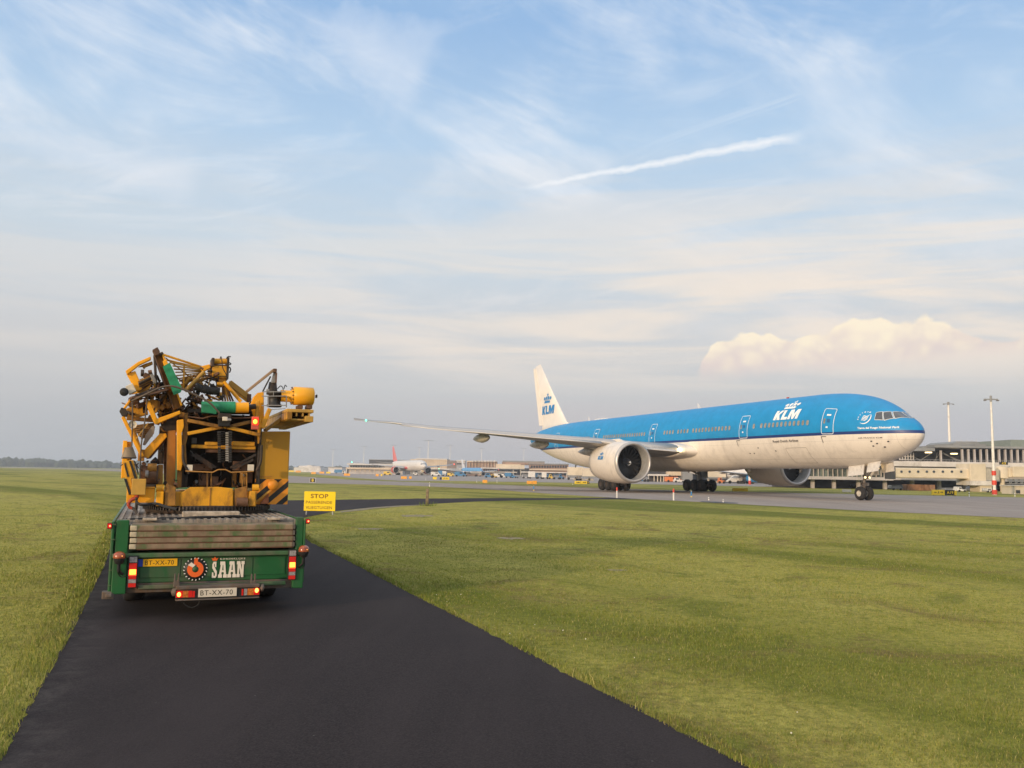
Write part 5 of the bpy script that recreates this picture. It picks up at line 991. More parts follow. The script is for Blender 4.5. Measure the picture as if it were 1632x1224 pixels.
# body of the tail
zb0 = .36; zmid = B_(700, 430, 0).z; print('trailer', lb, rb, zmid, B_(180, 215, 0), B_(1410, 190, 0), B_(1160, 400, 0))
UL, UR = .12, 2.65
q = MB(); q.b2(UL+.15, UR-.15, .04, .50, zb0+.10, zmid-.06); TB('rear_panel', q, GREEN)
q = MB(); q.b2(UL+.02, UR-.02, -.03, .62, zmid-.06, zmid); TB('shelf', q, GREEN2)
q = MB(); q.b2(UL+.36, UR-.24, -.01, .04, zb0+.02, zb0+.075); TB('lower_flange', q, GREEN2)
q = MB(); q.b2(UL, UR, .05, .60, zb0-.03, zb0+.10); TB('under_beam', q, STEELB)
q = MB(); q.b2(UL+.37, 1.0, .028, .042, zb0+.17, zmid-.09); q.b2(1.015, 1.50, .028, .042, zb0+.17, zmid-.09); q.b2(1.512, 1.95, .028, .042, zb0+.17, zmid-.09); q.b2(1.965, UR-.25, .028, .042, zb0+.17, zmid-.09); TB('tail_plate', q, GREEN, bevel=.004)
for s_, x0, x1 in ((0, UL+.03, UL+.21), (1, UR-.15, UR-.0)):
    q = MB(); q.b2(x0, x1, -.02, .30, zb0-.03, zmid-.065); TB('corner_post', q, GREEN)
    q = MB(); q.b2(*((UL+.045, UL+.205) if s_ == 0 else (UR-.12, UR-.015)), .02, .12, zmid, ZT+(.035 if s_ == 0 else .065)); TB('side_stake', q, GREEN)
q = MB(); q.b2(UL-.01, UL+.028, .0, 9.5, zb0-.02, ZT+.02)
TB('side_channel', q, GREEN)
for i in range(5): q = MB(); q.b2(UL-.012, UL+.045, -.012, .0, zb0+.08+i*.20, zb0+.092+i*.20); TB('channel_rib', q, GREEN2, bevel=0)
q = MB(); q.b2(UR-.014, UR+.015, .0, 9.5, zb0+.05, ZT+.02); TB('side_channel', q, GREEN)
q = MB(); q.box((UL-.0, .05, zb0-.04), (.15, .14, .10)); q.box((UL+.01, -.03, zb0-.04), (.08, .05, .05)); TB('corner_casting', q, STEELB)
# deck: ribbed steel plate
DKM, b, p = nm('ribbed_deck'); tc = b.n('ShaderNodeTexCoord'); o = tc.outputs['Object']; x, y, z = b.sep(o)[:3]
rib = b.m('SINE', b.m('MULTIPLY', x, 62)); rib2 = b.m('SINE', b.m('MULTIPLY', y, 26)); dn = b.noise(o, 2.2, 6, .65)
c = b.mix(b.ss(dn, .35, .7), (.20, .165, .13), (.36, .32, .27)); c = b.mix(b.ss(b.noise(o, .9, 5, .7), .55, .72, 0, .7), c, (.07, .05, .04)); b.val(p.inputs['Base Color'], c); p.inputs['Roughness'].default_value = .8
bu = b.n('ShaderNodeBump'); bu.inputs['Strength'].default_value = .6; bu.inputs['Distance'].default_value = .01; b.val(bu.inputs['Height'], b.m('MULTIPLY', b.ss(rib, -.2, .5), b.ss(rib2, -.9, -.4, .4, 1))); b.val(p.inputs['Normal'], bu.outputs[0])
q = MB(); q.b2(UL+.03, UR-.016, .62, 9.6, ZT-.07, ZT)
for i in range(24): q.b2(UL+.06+i*.103, UL+.10+i*.103, .65, 9.5, ZT+.0006, ZT+.014)
TB('deck', q, DKM, bevel=0)
# chassis, axles and wheels, the part under the deck
q = MB(); q.b2(.75, .90, .6, 9.5, .62, ZT-.07); q.b2(1.62, 1.77, .6, 9.5, .62, ZT-.07); q.b2(.1, 2.4, 2.2, 2.3, .7, 1.1); TB('chassis', q, BLK)
for d in (1.8, 3.1, 4.4):
    for x in (.27, 2.2):
        q = MB(); q.lathe([(0, .2), (0, .44), (.03, .5), (.27, .5), (.3, .44), (.3, .2)], 28, 'x', (x, d, .505)); w_ = TB('wheel', q, TYRE, bevel=0); q = MB(); q.lathe([(.03, .22), (.08, .18), (.05, .001)], 20, 'x', (x, d, .505)); q.lathe([(.27, .22), (.22, .18), (.25, .001)], 20, 'x', (x, d, .505)); q.build('rim', STEELB, w_)
    q = MB(); q.tube((.3, d, .5), (2.2, d, .5), .08); TB('axle', q, BLK, bevel=0)
# tractor cab far in front, hidden by the load in the photograph
RC = Matrix.Rotation(R(-20), 3, 'Z'); q = MB(); q.box((2.2, 11.4, 1.8), (2.1, 1.9, 2.1), RC, 0, .96); cab_ = TB('cab', q, GREEN, bevel=.12); q = MB(); q.box(Vector((2.2, 11.4, 2.2))+RC @ Vector((0, -.96, 0)), (1.3, .02, .5), RC); q.build('rear_window', WIN, cab_)
q = MB(); q.b2(.75, 1.77, 9.0, 10.5, .6, .9); TB('coupling_frame', q, BLK)
for d in (9.7, 11.8):
    for x in (.30, 2.15): q = MB(); q.lathe([(0, .2), (0, .44), (.03, .5), (.27, .5), (.3, .44), (.3, .2)], 24, 'x', (x, d, .505)); TB('wheel', q, TYRE, bevel=0)
# lamps
def cluster(x0, y0, x1, y1, lit):
    q = MB(); l, r, z0, z1 = fbox(q, x0, y0, x1, y1, -.045, .03); H_ = z1-z0; h = TB('lamp_housing', q, BLK, bevel=.004); w_ = (r-l)
    segs = [(.80, .97, CLRL), (.57, .77, REDL), (.38, .57, REDLIT), (.28, .37, REDL), (.16, .27, CLRL), (.03, .15, REDL)]
    for a, b_, m_ in segs: s_ = MB(); s_.b2(l+w_*.12, r-w_*.12, -.062, -.045, z0+a*H_, z0+b_*H_); s_.build('lens', m_, h)
    s_ = MB(); s_.b2(l+w_*.17, r-w_*.17, -.066, -.062, z0+.42*H_, z0+.585*H_); s_.build('lit_lens', HOTL, h)
cluster(230, 455, 298, 675, 1); cluster(1327, 412, 1385, 620, 1)
for x, y, s_ in ((172, 470, -1), (1435, 425, 1)):
    c = B_(x, y, -.10); q = MB(); q.lathe([(-.085, .02), (-.07, .05), (-.02, .068), (.0, .074)], 18, 'z', c); q.tube(c+Vector((0, 0, -.08)), c+Vector((0, .02, -.17)), .022, 10); q.tube(c+Vector((0, .02, -.17)), c+Vector((-s_*.05, .08, -.22)), .018, 8); st_ = TB('beacon_stalk', q, BLK, bevel=0)
    q = MB(); q.lathe([(.0, .074), (.03, .076), (.06, .066), (.082, .04), (.088, .001)], 20, 'z', c); q.build('amber_dome', mat('beacon_dome', (.30, .065, .02), .18, var=.3, vs=25, spec=.7), st_)
    q = MB(); q.sph(c+Vector((.015, -.055, .03)), .022, 8, 6, sc=(1.6, .8, .6)); q.build('reflector', mat('amber_glint', (1, .35, .05), .3, emit=1.4, ecol=(1, .35, .06)), st_)  # glowing bead paints an amber glint onto the dome
for x0, y0, x1, y1 in ((88, 228, 122, 272), (1449, 200, 1477, 236)):
    q = MB(); fbox(q, x0, y0, x1, y1, -.01, .05); h = TB('side_marker', q, BLK); q = MB(); fbox(q, x0+3, y0+5, x1-4, y1-5, -.018, .008); q.build('lens', REDL, h); c = B_((x0+x1)/2+4, (y0+y1)/2, -.02); q = MB(); q.sph(c, .011, 8, 6); q.build('bulb', mat('marker_lit', (1, .2, .08), .3, emit=6, ecol=(1, .16, .06)), h)
# plates
def plate(x0, y0, x1, y1, d, m_, nm_):
    q = MB(); l, r, z0, z1 = fbox(q, x0, y0, x1, y1, d, .006); pl_ = TB(nm_, q, m_, bevel=.002); W_, H_ = r-l, z1-z0
    lettering('BT-XX-70', 0, lambda u, w: Vector((l+W_*.055+u, d-.0015, z0+H_*.2+w)), DKT, pl_, 'lettering', bold=.0, fit=(W_*.84, H_*.60), spacing=1.12); return l, r, z0, z1
l, r, z0, z1 = plate(335, 475, 570, 526, .015, PLY, 'licence_plate')
q = MB(); q.b2(l-.065, l-.004, .015, .021, z0, z1); TB('country_strip', q, BLUP, bevel=.001)
# round tyre emblem and SAAN lettering
e0 = B_(693, 545, .02); k = (B_(775, 545, .02).x-e0.x); q = MB(); q.lathe([(.0, k), (-.006, k), (-.006, .001)], 48, 'y', (e0.x, .024, e0.z)); em = TB('tyre_emblem', q, BLKS, bevel=0)
q = MB()
for i in range(20):
    t = 2*math.pi*(i+.3)/20; c = Vector((e0.x+k*.95*math.cos(t), .0165, e0.z+k*.95*math.sin(t))); a = Vector((math.cos(t-.6), 0, math.sin(t-.6))); b_ = Vector((-math.sin(t-.6), 0, math.cos(t-.6))); q.prism([c-a*.010-b_*.006, c+a*.010-b_*.006, c+a*.010+b_*.006, c-a*.010+b_*.006], (0, -.001, 0))
q.build('tread_mark', mat('mark_white', (.75, .73, .68), .5), em)
q = MB(); V = []; n = 44
for i in range(n+1):
    t = R(135)+R(298)*i/n
    for r_ in (.27, .68): V.append((e0.x+k*r_*math.cos(t), .0160, e0.z+k*r_*math.sin(t)-k*.02))
q.add(V, [(2*i, 2*i+1, 2*i+3, 2*i+2) for i in range(n)]); q.add([(e0.x+k*a, .0160, e0.z+k*b_) for a, b_ in ((-.14, .36), (.18, .36), (.18, .96), (-.14, .96))], [(0, 1, 2, 3)]); q.build('hook_emblem', SAANO, em)
q = MB(); q.add([(e0.x+k*a, .0155, e0.z+k*b_) for a, b_ in ((-.62, .36), (-.36, .60), (-.02, .34), (-.22, .14))], [(0, 1, 2, 3)]); q.build('hook_notch', SAANW, em)
q = MB(); q.lathe([(0, k*.25), (-.001, k*.25), (-.001, .001)], 24, 'y', (e0.x, .0150, e0.z-k*.02)); q.build('emblem_centre', GREEN, em)
GL = {'S': [[(0, .0), (0, .34), (.25, .34), (.34, .12), (.55, .12), (.62, .25), (.0, .62), (.0, .84), (.2, 1), (.75, 1), (.75, .66), (.52, .66), (.45, .86), (.34, .86), (.32, .74), (.92, .40), (.92, .14), (.7, 0)]],
 'A': [[(0, 0), (0, .20), (.10, .20), (.26, .80), (.18, .80), (.18, 1), (.72, 1), (.88, .20), (.98, .20), (.98, 0), (.56, 0), (.56, .20), (.64, .20), (.61, .34), (.38, .34), (.35, .20), (.43, .20), (.43, 0)]],
 'N': [[(0, 0), (0, .20), (.10, .20), (.10, .80), (0, .80), (0, 1), (.42, 1), (.66, .44), (.66, .80), (.56, .80), (.56, 1), (.98, 1), (.98, .80), (.88, .80), (.88, 0), (.60, 0), (.32, .62), (.32, .20), (.42, .20), (.42, 0)]]}
a0, a1 = B_(805, 606, .018), B_(1032, 490, .018); sw = (a1.x-a0.x); sh = a1.z-a0.z; cx_ = [0, .19, .475, .755]; cw_ = [.16, .275, .275, .245]
lt = thing('saan', None, None); lt.name = 'company_lettering'; lt.parent = TRL
for ch, x_, w_ in zip('SAAN', cx_, cw_):
    q = MB()
    for poly in GL[ch]: q.prism([(a0.x+sw*(x_+px_*w_), .020, a0.z+sh*py_) for px_, py_ in poly], (0, -.004, 0))
    if ch == 'A': o = q.build('letter', SAANW, lt); q = MB(); q.prism([(a0.x+sw*(x_+px_*w_), .0155, a0.z+sh*py_) for px_, py_ in ((.42, .46), (.58, .46), (.52, .80), (.48, .80))], (0, -.001, 0)); q.build('letter_counter', GREEN, o)
    else: q.build('letter', SAANW, lt)
c = B_(862, 485, .018); w1 = B_(1035, 470, .018).x-c.x
lettering('KONINKLIJKE', 0, lambda u, w: Vector((c.x+u, .0165, c.z+w)), SAANW, lt, 'small_lettering', bold=.02, fit=(w1, .030), spacing=1.35)
c = B_(826, 488, .018); q = MB(); q.prism([(c.x+a*.045, .02, c.z+b_*.055) for a, b_ in ((-.6, 0), (-1, .75), (-.45, .5), (0, 1.05), (.45, .5), (1, .75), (.6, 0))], (0, -.004, 0)); q.build('crown', SAANO, lt)
# bumper with lower lamps
q = MB(); l, r, _, zt_ = fbox(q, 560, 655, 1135, 680, -.30, .12); TB('bumper_bar', q, STEELB); zb_ = B_(845, 742, -.30).z
q = MB(); q.b2(l, r, -.28, -.24, zb_-.005, zt_-.04); TB('bumper_back', q, BLK); q = MB(); q.b2(l-.0, r+.0, -.31, -.20, zb_-.025, zb_-.005); TB('bumper_lip', q, STEELB)
for x in (565, 1090):
    c = B_(x, 640, -.25); q = MB(); q.prism([(c.x-.04, -.25, c.z-.06), (c.x+.05, -.25, c.z-.06), (c.x+.035, -.25, c.z+.02), (c.x+.03, -.25, c.z+.12), (c.x+.012, -.25, c.z+.12), (c.x+.008, -.25, c.z+.03), (c.x-.010, -.25, c.z+.03), (c.x-.014, -.25, c.z+.12), (c.x-.032, -.25, c.z+.12)], (0, .06, 0)); q.beam((c.x, -.22, c.z-.03), (c.x, .2, c.z-.06), .07, .06); TB('bumper_bracket', q, STEELB)
q = MB(); q.beam(B_(610, 665, -.2), B_(1080, 640, -.1), .03, .02); TB('strut_bar', q, STEELB, bevel=0)
q = MB(); q.lathe([(0, .02), (.02, .05), (.05, .055), (.07, .001)], 12, 'x', (r, -.25, zt_-.06)); q.lathe([(0, .055), (-.04, .05), (-.06, .001)], 12, 'x', (l, -.25, zt_-.08)); TB('end_roller', q, STEELB, bevel=0)
def lens(x0, x1, y0, y1, m_, d=-.292): q = MB(); fbox(q, x0, y0, x1, y1, d, .012); TB('lamp_lens', q, m_, bevel=.003)
lens(560, 608, 694, 742, REDL); lens(608, 645, 694, 740, AMB); lens(645, 672, 694, 739, REDL); lens(674, 690, 696, 739, REDL); lens(1010, 1022, 682, 726, REDL); lens(1026, 1048, 680, 725, CLRL); lens(1050, 1092, 678, 724, AMB); lens(1092, 1132, 676, 722, REDL)
for x, y in ((581, 720), (1113, 691)): q = MB(); q.sph(B_(x, y, -.30), .030, 12, 8, sc=(.8, .4, 1)); TB('lamp_bulb', q, mat('bulb_red', (1, .3, .1), .3, emit=8, ecol=(1, .24, .035)), bevel=0)
plate(713, 676, 976, 734, -.300, PLW, 'licence_plate')
q = MB(); q.path([B_(600, 750, -.25), B_(620, 785, -.25), B_(665, 808, -.25), B_(710, 790, -.25), B_(728, 752, -.25)], .009, 6); q.path([B_(160, 540, -.05), B_(165, 580, -.03), B_(190, 600, -.02), B_(225, 590, -.02)], .006, 5); TB('cable_loop', q, BLK, bevel=0)
q = MB(); q.path([B_(1440, 480, -.05), B_(1440, 520, -.03), B_(1420, 540, -.02), B_(1392, 530, -.02)], .006, 5); TB('cable_loop', q, BLK, bevel=0)
# stack of four timber boards standing on the shelf
ysl = [(255, 225), (297, 266), (340, 307), (379, 347), (422, 386)]
for i in range(4):
    z1 = (B_(810, (ysl[i][0]+ysl[i][1])/2, .02)).z-.004; z0 = (B_(810, (ysl[i+1][0]+ysl[i+1][1])/2, .02)).z+.004
    x0, x1 = B_(250, 340, .02).x, B_(1372, 300, .02).x
    nmz = ('topmost', 'second from the top', 'third from the top', 'lowest')[i]
    t = thing('timber_board', 'weathered board with green paint traces, %s of four on the trailer tail' % nmz, 'timber board', TL+DD*.0+Vector((0, 0, z0)), TR, 'boards stacked on the trailer tail')
    zc = z1-z0; q = MB(); j = random.uniform(-.006, .006)
    q.prism([(x0+.03+j, .0, 0), (x1+j-.03, .0, 0), (x1+j, .03, 0), (x1+j, .50, 0), (x0+j, .50, 0), (x0+j, .03, 0)], (0, 0, zc)); o = q.build('board', WOODB, t, .012)
    q = MB(); q.b2(x0-.012+j, x0+.075+j, -.006, .3, .004, zc-.004); q.build('board_end', ENDW, t, .01); q = MB(); q.b2(x1-.02+j, x1+.006+j, -.002, .3, .006, zc-.006); q.build('end_strap', STEELB, t, .004)
    q = MB(); q.b2(x0+.08, x1-.02, -.004, .1, -.006, .0); q.build('rust_seam', RUST, t)
# things lying on the deck
def thd(name, label, cat): return thing(name, label, cat, TL, TR)
q = MB(); a, b_ = TP(290, 821, 1.15), TP(382, 819, 1.15); q.b2(a.x, b_.x, 1.05, 1.25, ZT+.014, ZT+.10); t = thd('timber_beam', 'pale worn timber beam lying across the deck below the slewing ring', 'timber beam'); q.build('beam', mat('pale_wood', (.40, .33, .25), .85, var=.3, vs=12, bump=.6), t, .02)
for x0, x1, y, l in ((227, 250, 832, 'short pale block on the deck edge above the left end of the boards'), (427, 447, 828, 'short pale block on the deck edge above the right end of the boards')):
    q = MB(); a, b_ = TP(x0, y, .56), TP(x1, y, .56); q.b2(a.x, b_.x, .50, .62, ZT+.0, ZT+.035); t = thd('wood_block', l, 'wood block'); q.build('block', mat('pale_wood', (.40, .33, .25), .85), t, .008)
q = MB()
for k in range(5): q.path([TP(200+j*22+random.uniform(-8, 8), 828-j*.6+random.uniform(-1.4, 1.6), .75+.1*k+random.uniform(-.05, .1)) for j in range(10)], .014, 5)
o = q.build('load_sling', BLK); o.location = TL; o.rotation_euler = (0, 0, TR); tag(o, 'dark lashing slings lying loose along the deck edge', 'sling')
q = MB(); q.path([A_(290, 1165, 1.7), A_(330, 1180, 1.65), A_(420, 1172, 1.7), A_(500, 1195, 1.3), A_(570, 1210, 1.0)], .022, 7); o = q.build('lashing_chain', BLK); o.location = TL; o.rotation_euler = (0, 0, TR); tag(o, 'dark lashing chain running from the red hook across the deck', 'chain')
# ------------------------------------------------------------ folded tower crane
CR = thing('folded_crane', 'folded yellow mobile tower crane with green wrapped tubes on the green trailer', 'crane', TL, TR)
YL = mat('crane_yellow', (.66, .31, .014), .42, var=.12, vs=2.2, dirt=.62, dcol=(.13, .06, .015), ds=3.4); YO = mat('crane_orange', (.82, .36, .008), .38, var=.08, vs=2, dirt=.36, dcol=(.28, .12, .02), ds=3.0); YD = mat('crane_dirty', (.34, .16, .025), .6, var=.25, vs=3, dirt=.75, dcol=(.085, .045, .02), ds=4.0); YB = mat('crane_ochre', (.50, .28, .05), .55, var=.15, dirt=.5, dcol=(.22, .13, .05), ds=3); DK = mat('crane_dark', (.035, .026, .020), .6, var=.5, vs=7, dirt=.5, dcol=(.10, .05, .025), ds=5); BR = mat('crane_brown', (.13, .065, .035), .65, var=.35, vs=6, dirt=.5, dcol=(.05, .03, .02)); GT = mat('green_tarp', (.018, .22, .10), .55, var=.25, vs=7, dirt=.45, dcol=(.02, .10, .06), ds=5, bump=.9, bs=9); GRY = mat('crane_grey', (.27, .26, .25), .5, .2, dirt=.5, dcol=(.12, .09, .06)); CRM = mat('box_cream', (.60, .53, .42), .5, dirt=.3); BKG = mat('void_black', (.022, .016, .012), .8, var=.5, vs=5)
def cp(name, q, m_, bevel=.010, parent=CR): return q.build(name, m_, parent, bevel)
def poly(pts, d, th, fn=A_): q = MB(); q.prism([fn(x, y, d) for x, y in pts], (0, th, 0)); return q
def bm_(x0, y0, x1, y1, w, d, th=None, d2=None):
    q = MB(); a, b_ = A_(x0, y0, d), A_(x1, y1, d if d2 is None else d2); w = w/4.295*.0100; q.beam(a, b_, w, th or w); return q
def tb_(x0, y0, x1, y1, w, d, d2=None, n=10): q = MB(); q.tube(A_(x0, y0, d), A_(x1, y1, d if d2 is None else d2), w/4.295*.0100/2, n); return q
def bb(x0, y0, x1, y1, d, th): q = MB(); fbox(q, x0, y0, x1, y1, d, th, A_); return q
def beam_poly(x0, y0, x1, y1, w, d, th):     # flat plate along a line, thickness in depth
    L = math.hypot(x1-x0, y1-y0); nx, ny = -(y1-y0)/L*w/2, (x1-x0)/L*w/2; return poly([(x0+nx, y0+ny), (x1+nx, y1+ny), (x1-nx, y1-ny), (x0-nx, y0-ny)], d, th)
# slewing ring and base
c = A_(780, 1195, 2.9); q = MB(); q.lathe([(ZT+.012, .98), (ZT+.06, 1.0), (ZT+.14, 1.0), (ZT+.15, .9)], 72, 'z', (c.x, 3.0, 0)); rg = cp('slewing_ring', q, DK, 0)
q = MB()
for i in range(110): t = 2*math.pi*i/110; q.box((c.x+1.012*math.cos(t), 3.0+1.012*math.sin(t), ZT+.10), (.03, .022, .07), Matrix.Rotation(t, 3, 'Z'))
q.build('ring_teeth', mat('teeth_steel', (.06, .05, .045), .5, .4), rg)
cp('base_frame', bb(430, 1090, 1110, 1190, 2.15, 1.6), YL); cp('base_plate', poly([(590, 1190), (590, 1100), (660, 1058), (850, 1056), (952, 1068), (952, 1190)], 2.08, .07), YL)
cp('plate_seam', bb(792, 1064, 798, 1188, 2.07, .01), YD, 0)
cp('foot', bb(425, 1088, 475, 1187, 1.98, .20), YO); cp('foot_boss', tb_(424, 1066, 478, 1066, 50, 2.05, n=20), YL, 0); cp('foot', poly([(1070, 1085), (1106, 1085), (1104, 1187), (1052, 1187)], 1.98, .2), YL); cp('foot_boss', tb_(1083, 1062, 1126, 1062, 48, 2.05, n=20), YL, 0)
cp('leg_bracket', poly([(482, 1060), (500, 1030), (560, 1060), (558, 1187), (482, 1187)], 2.02, .12), YD); cp('leg_bracket', poly([(960, 1070), (1050, 1050), (1052, 1187), (960, 1187)], 2.10, .1), YD); cp('wheel_drum', tb_(975, 1160, 1050, 1160, 62, 2.0, n=20), BR, 0)
cp('side_box', bb(222, 1062, 414, 1166, 2.05, .7), YO); cp('side_box_lid', bb(222, 1056, 418, 1066, 2.03, .74), YL)
# hook block and hook
cp('hook_block', bb(256, 1001, 354, 1112, 1.85, .16), YB); q = MB(); q.path([A_(292, 1110, 1.9), A_(290, 1130, 1.9), A_(262, 1142, 1.9), A_(238, 1165, 1.9), A_(240, 1192, 1.9), A_(262, 1204, 1.9)], lambda t: .035-.012*t, 10); hk = cp('hook', q, mat('hook_red', (.42, .05, .02), .5, dirt=.5), 0); q = MB(); q.path([A_(262, 1202, 1.9), A_(285, 1215, 1.85), A_(290, 1150, 1.85), A_(286, 1128, 1.9)], .022, 8); q.prism([A_(268, 1200, 1.85), A_(296, 1196, 1.85), A_(300, 1235, 1.80), A_(282, 1250, 1.8)], (0, .04, 0)); q.build('hook_latch', DK, hk)
# striped fin at the left
hz_ = poly([(198, 880), (268, 872), (300, 1000), (256, 1000), (262, 1112), (228, 1112)], 1.92, .05); hb = cp('hazard_fin', hz_, YL)
for pts in (((238, 880), (252, 876), (296, 1000), (276, 1000)), ((270, 873), (282, 880), (306, 960), (301, 985)), ((204, 1000), (222, 1000), (256, 1105), (238, 1110)), ((205, 900), (214, 890), (240, 985), (228, 990))): s_ = poly(pts, 1.91, .012); s_.build('black_stripe', BLKS, hb)
cp('side_plate', poly([(198, 738), (228, 741), (226, 992), (183, 1000)], 2.35, .10), YO); cp('side_plate', poly([(228, 746), (256, 748), (246, 1000), (226, 992)], 2.40, .10), YL)
q = MB(); a = A_(238, 862, 2.1); b_ = A_(238, 785, 2.1); q.tube(a, b_, .115, 18, .058); cp('bell_cap', q, mat('bell_brown', (.26, .20, .13), .6, dirt=.4), 0); cp('bell_rim', tb_(194, 858, 286, 858, 12, 2.0), DK, 0)
# drive drums left of the mast
cp('gear_drum', tb_(330, 975, 425, 975, 130, 2.35, n=24), BR, 0); cp('gear_drum', tb_(365, 925, 428, 925, 60, 2.25, n=20), YD, 0); cp('gear_case', bb(318, 905, 345, 1050, 2.3, .3), BR); cp('drum_flange', tb_(424, 985, 438, 985, 150, 2.35, n=24), DK, 0); cp('motor', tb_(350, 968, 372, 968, 50, 2.2, n=14), GRY, 0); cp('support_column', poly([(436, 905), (472, 903), (470, 1050), (433, 1050)], 2.3, .15), YD)
cp('motor_base', bb(330, 1040, 430, 1062, 2.2, .5), DK)
# mast columns
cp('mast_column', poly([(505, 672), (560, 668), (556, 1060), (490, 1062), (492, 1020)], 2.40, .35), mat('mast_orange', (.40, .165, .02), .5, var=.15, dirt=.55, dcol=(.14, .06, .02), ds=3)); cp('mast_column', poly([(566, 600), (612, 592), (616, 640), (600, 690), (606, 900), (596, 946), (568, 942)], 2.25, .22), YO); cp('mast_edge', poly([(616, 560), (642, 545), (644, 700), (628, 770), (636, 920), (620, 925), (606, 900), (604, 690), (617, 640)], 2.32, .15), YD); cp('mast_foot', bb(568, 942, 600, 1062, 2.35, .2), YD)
cp('mast_bracket', poly([(436, 560), (560, 540), (590, 600), (560, 690), (500, 700), (468, 660)], 2.6, .3), DK); cp('mast_side', poly([(470, 600), (505, 600), (505, 1040), (480, 1040)], 2.75, .3), BR)
# dark machinery bay
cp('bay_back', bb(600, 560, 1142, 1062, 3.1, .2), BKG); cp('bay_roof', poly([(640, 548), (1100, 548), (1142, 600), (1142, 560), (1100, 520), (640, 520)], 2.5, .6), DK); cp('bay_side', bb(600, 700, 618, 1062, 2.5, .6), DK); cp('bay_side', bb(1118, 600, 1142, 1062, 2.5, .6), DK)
for a in ((640, 600, 885, 648), (640, 692, 890, 642), (890, 642, 1140, 702), (1120, 600, 900, 650)): cp('cross_brace', beam_poly(*a, 24, 2.22+(.05 if a[1] > 650 else 0), .08), YL if a[1] != 600 else YD)
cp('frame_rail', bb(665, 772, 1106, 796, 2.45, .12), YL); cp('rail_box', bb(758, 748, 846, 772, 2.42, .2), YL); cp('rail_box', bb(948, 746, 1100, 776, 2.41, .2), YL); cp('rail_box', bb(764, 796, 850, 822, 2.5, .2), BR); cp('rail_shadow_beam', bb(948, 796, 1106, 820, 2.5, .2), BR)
q = MB(); q.path([A_(x, y, 2.2) for x, y in ((1146, 770), (1140, 880), (1112, 945))], .022, 8); cp('guard_hoop', q, DK, 0); q = MB(); q.path([A_(x, y, 2.2) for x, y in ((608, 770), (612, 880), (650, 965))], .022, 8); cp('guard_hoop', q, DK, 0)
q = MB(); P = [A_(x, y, 2.12) for x, y in ((625, 948), (812, 957), (850, 938), (900, 938), (938, 957), (1092, 950))]; [q.tube(P[i], P[i+1], .011, 8) for i in range(5)]; cp('guard_rod', q, mat('rod_yellow', (.40, .20, .05), .5), 0)
q = MB(); P = [A_(x, y, 2.2) for x, y in ((640, 575), (745, 588), (800, 572), (905, 574), (960, 586), (1090, 582))]; [q.tube(P[i], P[i+1], .012, 8) for i in range(5)]; cp('guard_rod', q, BR, 0)
for a in ((670, 835, 812, 930), (690, 830, 835, 925), (1106, 835, 932, 926), (1090, 870, 950, 935)): cp('strut', bm_(*a, 16, 2.5), DK, 0)
for x0, y0, x1, y1 in ((634, 905, 674, 945), (1051, 903, 1094, 945)): cp('white_plate', bb(x0, y0, x1, y1, 2.2, .02), PLW, 0)
cp('grey_box', bb(668, 720, 702, 762, 2.6, .1), mat('box_dull', (.10, .10, .10), .6)); cp('panel_dark', bb(676, 900, 810, 945, 2.6, .1), BR); cp('panel_dark', bb(950, 880, 1050, 945, 2.6, .1), BR)
for x0, y0, x1, y1, m_ in ((715, 965, 790, 1050, BR), (800, 985, 850, 1056, BR), (946, 950, 975, 1062, YD), (1000, 955, 1040, 1050, YD), (1040, 955, 1085, 1030, BR), (610, 975, 640, 1060, DK), (690, 1010, 712, 1040, GRY)): cp('bay_part', bb(x0, y0, x1, y1, 2.6+random.random()*.2, .15), m_)
for x in (775, 802, 1015, 1045): cp('piston', tb_(x, 960, x, 1062, 9, 2.4), YD, 0)
# energy chain
q = MB()
for i in range(14):
    y0 = 676+i*15.5; t = (y0-676)/215; d = 2.12+.25*math.sin(t*2.2)
    fbox(q, 846+2*t, y0, 868, y0+11, d, .05, A_); fbox(q, 868, y0, 896, y0+4, d+.01, .03, A_); fbox(q, 920, y0, 944-2*t, y0+11, d, .05, A_)
ch = cp('energy_chain', q, mat('chain_black', (.04, .038, .036), .5), .004)
q = MB()
for i in range(13): y0 = 683+i*15.5; t = (y0-676)/215; d = 2.13+.25*math.sin(t*2.2); fbox(q, 900, y0, 920, y0+10, d, .03, A_)
q.build('chain_hose', mat('hose_pale', (.33, .31, .28), .5), ch)
for _ in range(26):
    x, y = random.uniform(650, 1100), random.uniform(800, 1040); q = MB(); x2, y2 = x+random.uniform(-70, 70), y+random.uniform(10, 70); q.path([A_(x, y, 2.75), A_((x+x2)/2+random.uniform(-20, 20), (y+y2)/2, 2.6), A_(x2, min(y2, 1055), 2.75)], .010+.006*random.random(), 5); cp('hose', q, random.choice([DK, BLK, BR, GRY]), 0)
